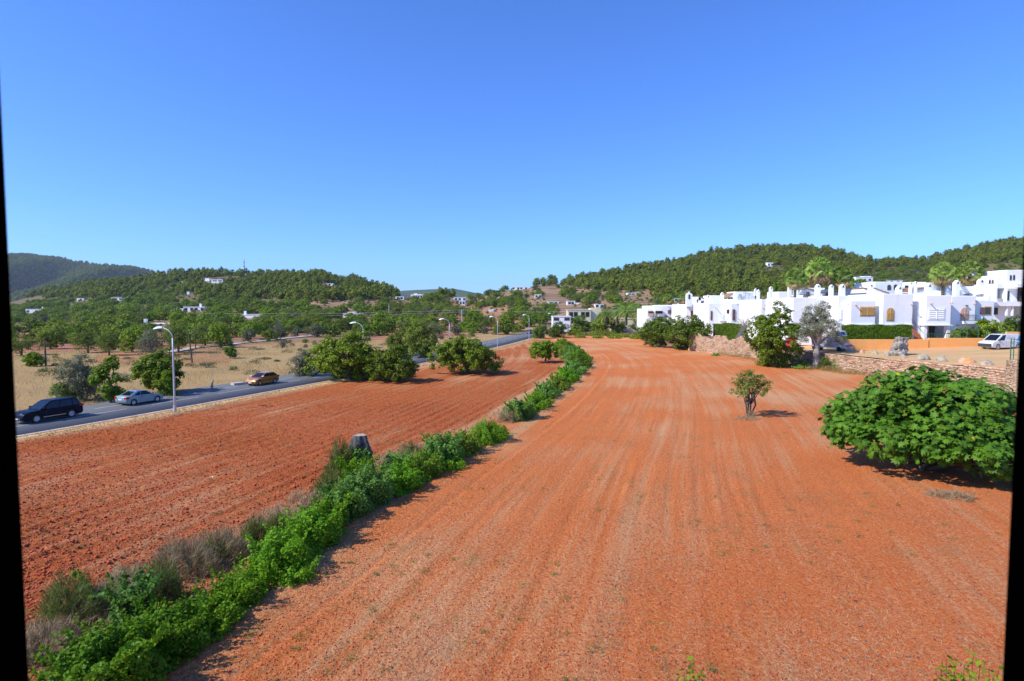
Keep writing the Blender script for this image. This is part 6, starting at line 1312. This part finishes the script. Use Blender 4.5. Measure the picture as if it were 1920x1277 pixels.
def scatter_stuff(name, label, pts, protos, kind='stuff', extra=None):
    """pts: list of (x,y,z,scale,rot,variant)"""
    A = np.array(pts, float); me = bpy.data.meshes.new(name); me.vertices.add(len(A)); me.vertices.foreach_set('co', A[:, :3].astype(np.float32).ravel())
    for nm, col, ty in (('scl', 3, 'FLOAT'), ('rot', 4, 'FLOAT'), ('var', 5, 'INT')):
        a = me.attributes.new(nm, ty, 'POINT'); a.data.foreach_set('value', A[:, col].astype(np.int32 if ty == 'INT' else np.float32))
    o = link(name, me); ng = bpy.data.node_groups.new(name, 'GeometryNodeTree'); ng.interface.new_socket('Geometry', in_out='INPUT', socket_type='NodeSocketGeometry'); ng.interface.new_socket('Geometry', in_out='OUTPUT', socket_type='NodeSocketGeometry')
    nd, lk = ng.nodes, ng.links; gi, go, jn = nd.new('NodeGroupInput'), nd.new('NodeGroupOutput'), nd.new('GeometryNodeJoinGeometry')
    def at(nm, ty): n = nd.new('GeometryNodeInputNamedAttribute'); n.data_type = ty; n.inputs['Name'].default_value = nm; return n.outputs[0]
    s, ro, va = at('scl', 'FLOAT'), at('rot', 'FLOAT'), at('var', 'INT'); cx = nd.new('ShaderNodeCombineXYZ'); lk.new(ro, cx.inputs[2]); sv = nd.new('ShaderNodeCombineXYZ')
    for k in range(3): lk.new(s, sv.inputs[k])
    for k, pr in enumerate(protos):
        cmp_ = nd.new('FunctionNodeCompare'); cmp_.data_type = 'INT'; cmp_.operation = 'EQUAL'; lk.new(va, cmp_.inputs[2]); cmp_.inputs[3].default_value = k
        oi = nd.new('GeometryNodeObjectInfo'); oi.inputs['Object'].default_value = pr; oi.inputs['As Instance'].default_value = True
        ip = nd.new('GeometryNodeInstanceOnPoints'); lk.new(gi.outputs[0], ip.inputs['Points']); lk.new(cmp_.outputs[0], ip.inputs['Selection']); lk.new(oi.outputs['Geometry'], ip.inputs['Instance']); lk.new(cx.outputs[0], ip.inputs['Rotation']); lk.new(sv.outputs[0], ip.inputs['Scale']); lk.new(ip.outputs[0], jn.inputs[0])
    lk.new(jn.outputs[0], go.inputs[0]); md = o.modifiers.new('scatter', 'NODES'); md.node_group = ng; tag(o, label, None, None, kind); return o

x, y, z, c, row, r = scatter(-900, 820, 235, 860, 5.3, 11)
pl = np.interp(c, PLx, PLy); rd_ = ridge_dist(c); dens = r.uniform(0, 1, len(x)); gapn = np.sin(x * .045) * np.sin(y * .05 + 1) + .5 * np.sin(x * .11 + y * .09)
ok = (c > -60) & (c < 1990) & (y < rd_ + 14) & (row < pl + 3 * np.sin(x * .08)) & (dens < .93) & (gapn > -1.15)
ok |= (c > 345) & (c < 490) & (row > 531) & (row < 563) & (y < rd_) & (dens < .85)
ok &= ~((c > 940) & (c < 1000) & (dens > .6)); ok &= ~((c > 440) & (c < 480) & (row < 530) & (row > 516) & (dens > .35))
pts = [(x[i], y[i], z[i] - .3, r.choice([.45, .6, .75, .95, 1.08]) * r.uniform(.9, 1.1), r.uniform(0, 6.28), int(r.integers(0, 5)), c[i], row[i]) for i in np.where(ok)[0] if not blocked(x[i], y[i], c[i], row[i])]
pts.sort(key=lambda q: q[1]); near, rest = pts[:290], pts[290:]
protos = []
def zone_word(c, y):
    Z_ = [(90, 'slope above the far left twin-chimney house'), (180, 'slope over the tiny white box house'), (260, 'slope over the small house with porch'), (340, 'slope left of the hilltop villa'), (430, 'ground just below the hilltop villa'), (500, 'ground under the radio mast'), (570, 'dark wood right of the radio mast'), (640, 'dark wood below the round white roof'),
          (700, 'tall dark end of the left hill'), (770, 'skyline left of the columned villa'), (870, 'saddle behind the columned villa'), (1000, 'bare shoulder by the long white villa'), (1090, 'slope over the two-part villa'), (1160, 'slope over the cream building'), (1220, 'slope behind the white bungalow'), (1300, 'slope above the restaurant'), (1380, 'slope above the bell gable'),
          (1460, 'slope above the satellite dishes'), (1540, 'slope behind the middle palms'), (1640, 'slope around the slope house'), (1730, 'slope above the tiled wedge roof'), (1800, 'slope behind the right-hand palm pair')]
    for lim_, w_ in Z_:
        if c < lim_: return w_
    return 'tan hillside above the stepped apartments'
def indiv(lst, meshes, name, labf, group, cat='tree'):
    pr = {}
    for q in lst:
        o = link(name, meshes[q[5] % len(meshes)]); o.location = q[:3]; o.scale = (q[3],) * 3; o.rotation_euler = (0, 0, q[4]); w = zone_word(q[6], q[1]); tag(o, labf(w, q), cat, group + ', ' + w); pr.setdefault(q[5] % len(meshes), o)
    return pr
pr = indiv(near, PINE1, 'pine_tree', lambda w, q: 'one of the round-crowned pines on the ' + w, 'pine trees')
protos = [pr.get(k) or list(pr.values())[0] for k in range(5)]
scatter_stuff('pine_wood', 'dense pine wood covering the hills', [q[:6] for q in rest], protos)
rm = np.random.default_rng(77); mv = np.array(MTN[:6400]).reshape(40, 160, 3); mp = []
for k in range(9000):
    a, b = rm.uniform(4, 38.99), rm.uniform(40, 118); i, j = int(a), int(b); fa, fb = a - i, b - j
    q = (mv[i, j] * (1 - fa) + mv[i + 1, j] * fa) * (1 - fb) + (mv[i, j + 1] * (1 - fa) + mv[i + 1, j + 1] * fa) * fb
    mp.append((q[0], q[1], q[2] - 1, rm.uniform(1.2, 2.0), rm.uniform(0, 6.28), int(rm.integers(0, 5))))
scatter_stuff('mountain_wood', 'pine forest on the distant left mountain', mp, protos)
print('pines', len(pts))

# orchard and scrub
x, y, z, c, row, r = scatter(-520, 560, 128, 620, 8.0, 12)
pl = np.interp(c, PLx, PLy); dens = r.uniform(0, 1, len(x)); roadf = road_x(y) - 11
lim = np.interp(c, [0, 350, 640, 800, 880], [108, 126, 165, 175, 175])
ok = (c > -40) & (c < 1960) & (row > pl + 3) & (y < ridge_dist(c) + 5) & (((x < roadf) & (y > lim)) | ((x > road_x(y) + 4) & (y > 215))) & ~((x > 30) & (y < 215))
ok &= ~((c > 20) & (c < 150) & (row > 605) & (row < 626)); ok &= ~((c > 815) & (c < 965) & (row > 578) & (dens > .68)); ok &= ~((c > 520) & (c < 720) & (row > 560) & (row < 578) & (dens > .45))
ok &= ~((c > 870) & (c < 1000) & (row < 553) & (dens > .75)); ok &= dens < np.where(row > 590, .85, .78); ok &= ~((c > 1740) & (row < 530) & (dens > .35)); ok &= ~((c > 1130) & (y < 300) & (row > 600))
placed = np.array([(o.location[0], o.location[1]) for o in bpy.data.objects if o.get('category') in ('tree', 'shrub') and 120 < o.location[1] < 330 and 'crown' in [ch.name.split('.')[0] for ch in o.children]])
KND = [('carob_tree', 'green carob'), ('carob_tree', 'green carob'), ('almond_tree', 'dull green almond'), ('almond_tree', 'dull green almond'), ('grey_tree', 'grey twiggy tree')]
MS = CAR1 + ALM1 + GREY1; pts = []
for i in np.where(ok)[0]:
    if blocked(x[i], y[i], c[i], row[i]) or (len(placed) and np.min(np.hypot(placed[:, 0] - x[i], placed[:, 1] - y[i])) < 5.5): continue
    pts.append((x[i], y[i], z[i] - .1, r.uniform(.7, 1.35), r.uniform(0, 6.28), int(r.choice([0, 1, 2, 3, 4], p=[.3, .3, .15, .13, .12])), c[i], row[i]))
pts.sort(key=lambda q: q[1]); near, rest = pts[:290], pts[290:]
def zone_word(c, y):
    Z_ = [(90, 'at the far left by the dark pole'), (180, 'above the grey-green twiggy bush'), (260, 'near the long white farmhouse front'), (340, 'around the nearest lamp head'), (430, 'above the two thin poles'), (500, 'around the bright rounded tree'), (570, 'above the grey leaning tree'), (640, 'above the broken post'),
          (720, 'behind the widest carob'), (800, 'behind the tall dull roadside tree'), (880, 'on the red slope by the third lamp'), (960, 'behind the fourth lamp'), (1040, 'behind the road bend'), (1120, 'behind the pale yellow building'), (1200, 'behind the feather palms'), (1300, 'behind the restaurant'), (1450, 'behind the satellite dish terrace'), (1650, 'behind the middle palms')]
    w = next((b for a, b in Z_ if c < a), 'behind the right-hand palms')
    return w + (', nearest row' if y < 165 else ', second rows' if y < 210 else ', middle rows' if y < 270 else ', far rows')
pr = {}
for q in near:
    k = q[5]; o = link(KND[k][0], MS[k]); o.location = q[:3]; o.scale = (q[3],) * 3; o.rotation_euler = (0, 0, q[4]); w = zone_word(q[6], q[1]); tag(o, KND[k][1] + ' ' + w, 'tree', KND[k][1] + 's ' + w); pr.setdefault(k, o)
scatter_stuff('scrub_and_orchard', 'scattered trees and scrub on the far slopes', [q[:6] for q in rest], [pr[k] for k in range(5)])
print('orchard', len(pts))
# low scrub on the bare slopes
x, y, z, c, row, r = scatter(-600, 650, 125, 640, 6.0, 13); dens = r.uniform(0, 1, len(x)); roadf = road_x(y) - 11
ok = (c > -40) & (c < 1960) & (y < ridge_dist(c) + 5) & ((x < roadf) | ((x > road_x(y) + 4) & (y > 215))) & (dens < np.where(y > 300, .85, .22)) & ~((c > 20) & (c < 150) & (row > 605) & (row < 626)) & ~((x > 30) & (y < 215))
scatter_stuff('low_scrub', 'low dry scrub dotted over the slopes', [(x[i], y[i], z[i] - .15, r.uniform(.16, .5), r.uniform(0, 6.28), int(r.integers(0, 5))) for i in np.where(ok)[0]], [pr[k] for k in range(5)])

# scrub tufts in the dry field
rs = np.random.default_rng(61); tl = []
for k in range(150):
    yy_ = rs.uniform(48, 150); xx_ = road_x(yy_) - 10.5 - rs.uniform(0, 60)
    if 20 < colof(xx_, yy_, 0) < 900: tl.append((xx_, yy_, rs.uniform(.4, 1.3), rs.uniform(.2, .7)))
for nm, lab_, mt_, sl in (('field_scrub', 'small brown scrub tufts in the dry field beyond the road', 'grey_shrub', tl[::2]), ('yellow_weeds', 'yellow-green weeds in the dry field beyond the road', 'fennel', tl[1::2])):
    bl = []
    for a_, b_, rx_, h_ in sl: V, Fc = mound_leaves((a_, b_, .05), rx_, rx_, h_, 190, .3, .05, rs, strand=True); bl.append((V, Fc, 0))
    tag(link(nm, np_mesh(nm, bl, [M[mt_]])), lab_, None, None, 'stuff')
# weeds and bushes along the far end of the field and the wall foot
def low_plants(name, label, lst, matn, seed, L=.3, W=.12, strand=False):
    r = np.random.default_rng(seed); bl = []
    for (px, py, rx, h, n) in lst:
        V, Fc = mound_leaves(G(px, py, .05), rx, rx * 1.2, h, n, L, W, r, strand=strand); bl.append((V, Fc, 0))
    return tag(link(name, np_mesh(name, bl, [M[matn]])), label, None, None, 'stuff')
rq = random.Random(9)
def hedge_px(y, off): p = np.array([hedge_x(y) + off, y, .1]); return colof(*p), rowof(*p)
low_plants('hedge_litter', 'dry brown grass and litter along the left side of the green row', [(*hedge_px(yy_, -rq.uniform(1.3, 2.9)), rq.uniform(.4, .9), rq.uniform(.15, .55), 420) for yy_ in np.linspace(12, 34, 60)], 'drytwig', 7, .22, .012, True)
low_plants('hedge_edge_grass', 'pale flattened grass along the right side of the green row', [(*hedge_px(yy_, rq.uniform(1.2, 2.2)), rq.uniform(.4, .8), rq.uniform(.06, .14), 160) for yy_ in np.linspace(12, 60, 60)], 'drygrass', 8, .2, .012, True)
r = random.Random(8)
low_plants('field_end_weeds', 'low green weeds along the far edge of the right field', [(1090 + 11 * k + r.uniform(-4, 4), 632 + k * .42 + r.uniform(-2, 2) - (3 if k % 3 else 0), r.uniform(1.3, 3.0), r.uniform(.6, 1.6), 420) for k in range(22)], 'carob', 1, .4, .25)
low_plants('wall_foot_grass', 'dry yellow grass at the foot of the stone wall', [(1350 + 12 * k + r.uniform(-5, 5), np.interp(1350 + 12 * k, [1350, 1400, 1450, 1545, 1600, 1700, 1890], [664, 673, 684, 695, 701, 713, 752]) + r.uniform(-1, 2), r.uniform(.5, 1.2), r.uniform(.3, .8), 340) for k in range(44)], 'drygrass', 2, .35, .03, True)
low_plants('wall_scrub', 'scrubby low growth half hiding the stone wall', [(1350 + 26 * k + r.uniform(-9, 9), np.interp(1350 + 26 * k, [1350, 1400, 1450, 1545, 1600, 1700, 1890], [662, 671, 682, 693, 699, 711, 749]), r.uniform(.5, 1.1), r.uniform(.7, 1.5), 420) for k in range(9)], 'grey_shrub', 4, .2, .07)
low_plants('wall_foot_weeds', 'green weeds at the foot of the stone wall', [(1310, 657, 1.6, .8, 700), (1328, 660, 1.5, .9, 700), (1346, 655, 1, 1.0, 500), (1342, 668, .7, .5, 300), (1512, 690, 1.2, .8, 500), (1570, 695, .8, 1.5, 700), (1498, 692, 1.0, .6, 500)], 'vine_blue', 3, .25, .15)
P_, Vv = [], []
r = np.random.default_rng(21)
# grass of the dry field beyond the road
n = 52000; yy = np.sqrt(r.uniform(44 ** 2, 150 ** 2, n)); xx = road_x(yy) - 9.2 - r.uniform(0, 1, n) ** 1.4 * 75; cc = 960 + F * xx / yy
pn = smooth_noise(np.stack([xx, yy], 1), 31, .35); kp = (cc > 0) & (pn + r.normal(0, .3, n) > -.15) & ((xx > road_x(yy) - 13) | (r.uniform(0, 1, n) < .8)) & (yy < np.interp(cc, [0, 350, 640, 800, 1000], [108, 120, 155, 160, 220])); xx, yy = xx[kp], yy[kp]; n = len(xx)
V, Fc = leaf_quads(np.stack([xx, yy, np.full(n, .16)], 1), rand_unit(n, r), .5, .035, r, 0, tdir=np.repeat([[0, 0, 1.5]], n, 0) + rand_unit(n, r) * .5)
tag(link('dry_grass', np_mesh('dry_grass', [(V, Fc, 0)], [M['drygrass']])), 'dry yellow grass of the field beyond the road', None, None, 'stuff')
n = 15000; yy = r.uniform(36, 200, n) ** 1; off = r.uniform(.6, 2.6, n) ; xx = road_x(yy) + off; V, Fc = leaf_quads(np.stack([xx, yy, np.full(n, .22)], 1), rand_unit(n, r), .22, .03, r, 0, tdir=np.repeat([[0, 0, 1.]], n, 0) + rand_unit(n, r))
tag(link('verge_grass', np_mesh('verge_grass', [(V, Fc, 0)], [M['drygrass']])), 'short dry grass on the verge along the kerb', None, None, 'stuff')

# straw, clods and weeds lying on the soil
def field_points(n, y0, y1, r, pw=1.0):
    y = np.exp(r.uniform(math.log(y0), math.log(y1), n)); x = y * r.uniform(-.92, .95, n); k = (x > road_x(y) + 2.2) & (np.abs(x - hedge_x(y)) > .3) & (x < np.interp(y, [0, 54, 79, 104, 125, 172], [46.5, 45.6, 41.8, 36.8, 29, 35])); return x[k], y[k]
x, y = field_points(230000, 10, 60, r); u = x - flow_x(y)
pn = np.sin(u * 1.15 + .5 * np.sin(y * .11)) + .7 * np.sin(u * 2.9 + .6 * np.sin(y * .2)) + smooth_noise(np.stack([x, y], 1), 41, .8) * 1.1; k = pn + r.normal(0, .8, len(x)) > .45; x, y = x[k], y[k]; n = len(x); z = field_z(x, y) + .012
td = np.stack([r.normal(.15, .8, n), r.normal(.5, .8, n), r.normal(0, .12, n)], 1); V, Fc = leaf_quads(np.stack([x, y, z], 1), np.stack([r.normal(0, .35, n), r.normal(0, .35, n), np.ones(n)], 1), .15, .008, r, .3, tdir=td)
tag(link('straw', np_mesh('straw', [(V, Fc, 0)], [M['straw']])), 'broken straw lying all over the ploughed soil', None, None, 'stuff'); print('straw', n)
x, y = field_points(120000, 10, 50, r); u = x - hedge_x(y); kk = (u < 0) | (r.uniform(0, 1, len(x)) < .75); x, y = x[kk], y[kk]; n = len(x); s = np.exp(r.normal(-4.0, .5, n)); s = np.where(x - hedge_x(y) < 0, np.minimum(s * 1.35, .07), np.minimum(s * .75, .03)); z = field_z(x, y)
oc = np.array([(1, 0, 0), (0, 1, 0), (-1, 0, 0), (0, -1, 0), (0, 0, .75), (0, 0, -.6)], float); V = (oc[None] * (1 + r.normal(0, .25, (n, 6, 3))) * s[:, None, None] + np.stack([x, y, z + s * .3], 1)[:, None]).reshape(-1, 3)
f = np.array([(0, 1, 4), (1, 2, 4), (2, 3, 4), (3, 0, 4), (1, 0, 5), (2, 1, 5), (3, 2, 5), (0, 3, 5)]); Fc = (np.arange(n)[:, None, None] * 6 + f).reshape(-1, 3)
dx_, dy_ = field_points(2600, 10, 70, r); nD = len(dx_); Vd, Fd = leaf_quads(np.stack([dx_, dy_, field_z(dx_, dy_) + .02], 1), np.stack([r.normal(0, .4, nD), r.normal(0, .4, nD), np.ones(nD)], 1), .11, .03, r, .3)
tag(link('shadow_flecks', np_mesh('shadow_flecks', [(Vd, Fd, 0)], [M['bark']])), 'dark flecks standing in for small debris shadows on the soil', None, None, 'stuff')  # dark flecks imitate the small shadows of debris on the soil
tag(link('soil_clods', np_mesh('soil_clods', [(V, Fc, 0)], [M['clod']])), 'clods of red soil scattered over the field', None, None, 'stuff')
cx_, cy_ = field_points(900, 10, 110, r); C = np.stack([cx_, cy_], 1); keep = smooth_noise(C, 51, .3) > -.1; C = C[keep]; m = 34; cc = np.repeat(C, m, 0); n = len(cc); sc = np.repeat(r.uniform(.05, .22, len(C)), m); x = cc[:, 0] + r.normal(0, 1, n) * sc; y = cc[:, 1] + r.normal(0, 1, n) * sc
V, Fc = leaf_quads(np.stack([x, y, field_z(x, y) + .03], 1), rand_unit(n, r), .09, .014, r, 0, tdir=np.repeat([[0, 0, .8]], n, 0) + rand_unit(n, r)); tag(link('field_weeds', np_mesh('field_weeds', [(V, Fc, 0)], [M['weed']])), 'tiny green weed tufts in the red field', None, None, 'stuff')
# dry stalks round the foot of the small tree and the fig
bl = []
for (px, py, rx, h, n) in [(1400, 787, .9, .22, 900), (1408, 783, .35, .5, 500), (1795, 936, .7, .35, 900), (1760, 930, .6, .25, 500)]: V, Fc = mound_leaves(G(px, py, .1), rx, rx * .7, h, n, .25, .012, r, strand=True); bl.append((V, Fc, 0))
tag(link('dead_stalks', np_mesh('dead_stalks', bl, [M['drytwig']])), 'dead stalks at the foot of the small tree and fig', None, None, 'stuff')
p = G(1604, 1127, .12); o = tag(link('dark_clod', rock_mesh('dark_clod', 90, .05, .04, .035, M['plastic'])), 'small black lump on the red soil, lower right', 'stone'); o.location = p

# ------------------------------------------------------------------ air
hm = bpy.data.materials.new('haze'); hm.use_nodes = True; hn = hm.node_tree; hn.nodes.clear(); pv = hn.nodes.new('ShaderNodeVolumePrincipled'); pv.inputs['Color'].default_value = (.75, .85, 1, 1); pv.inputs['Density'].default_value = 0.000065; pv.inputs['Anisotropy'].default_value = .2
ho = hn.nodes.new('ShaderNodeOutputMaterial'); hn.links.new(pv.outputs[0], ho.inputs['Volume'])
HAZE = True
if HAZE: tag(MB().box(-9500, 9500, -500, 9500, -12, 420).build('haze', hm), kind='stuff')
print('tris', sum(len(o.data.loops) - 2 * len(o.data.polygons) for o in bpy.data.objects if o.type == 'MESH' and o.name != 'x'))
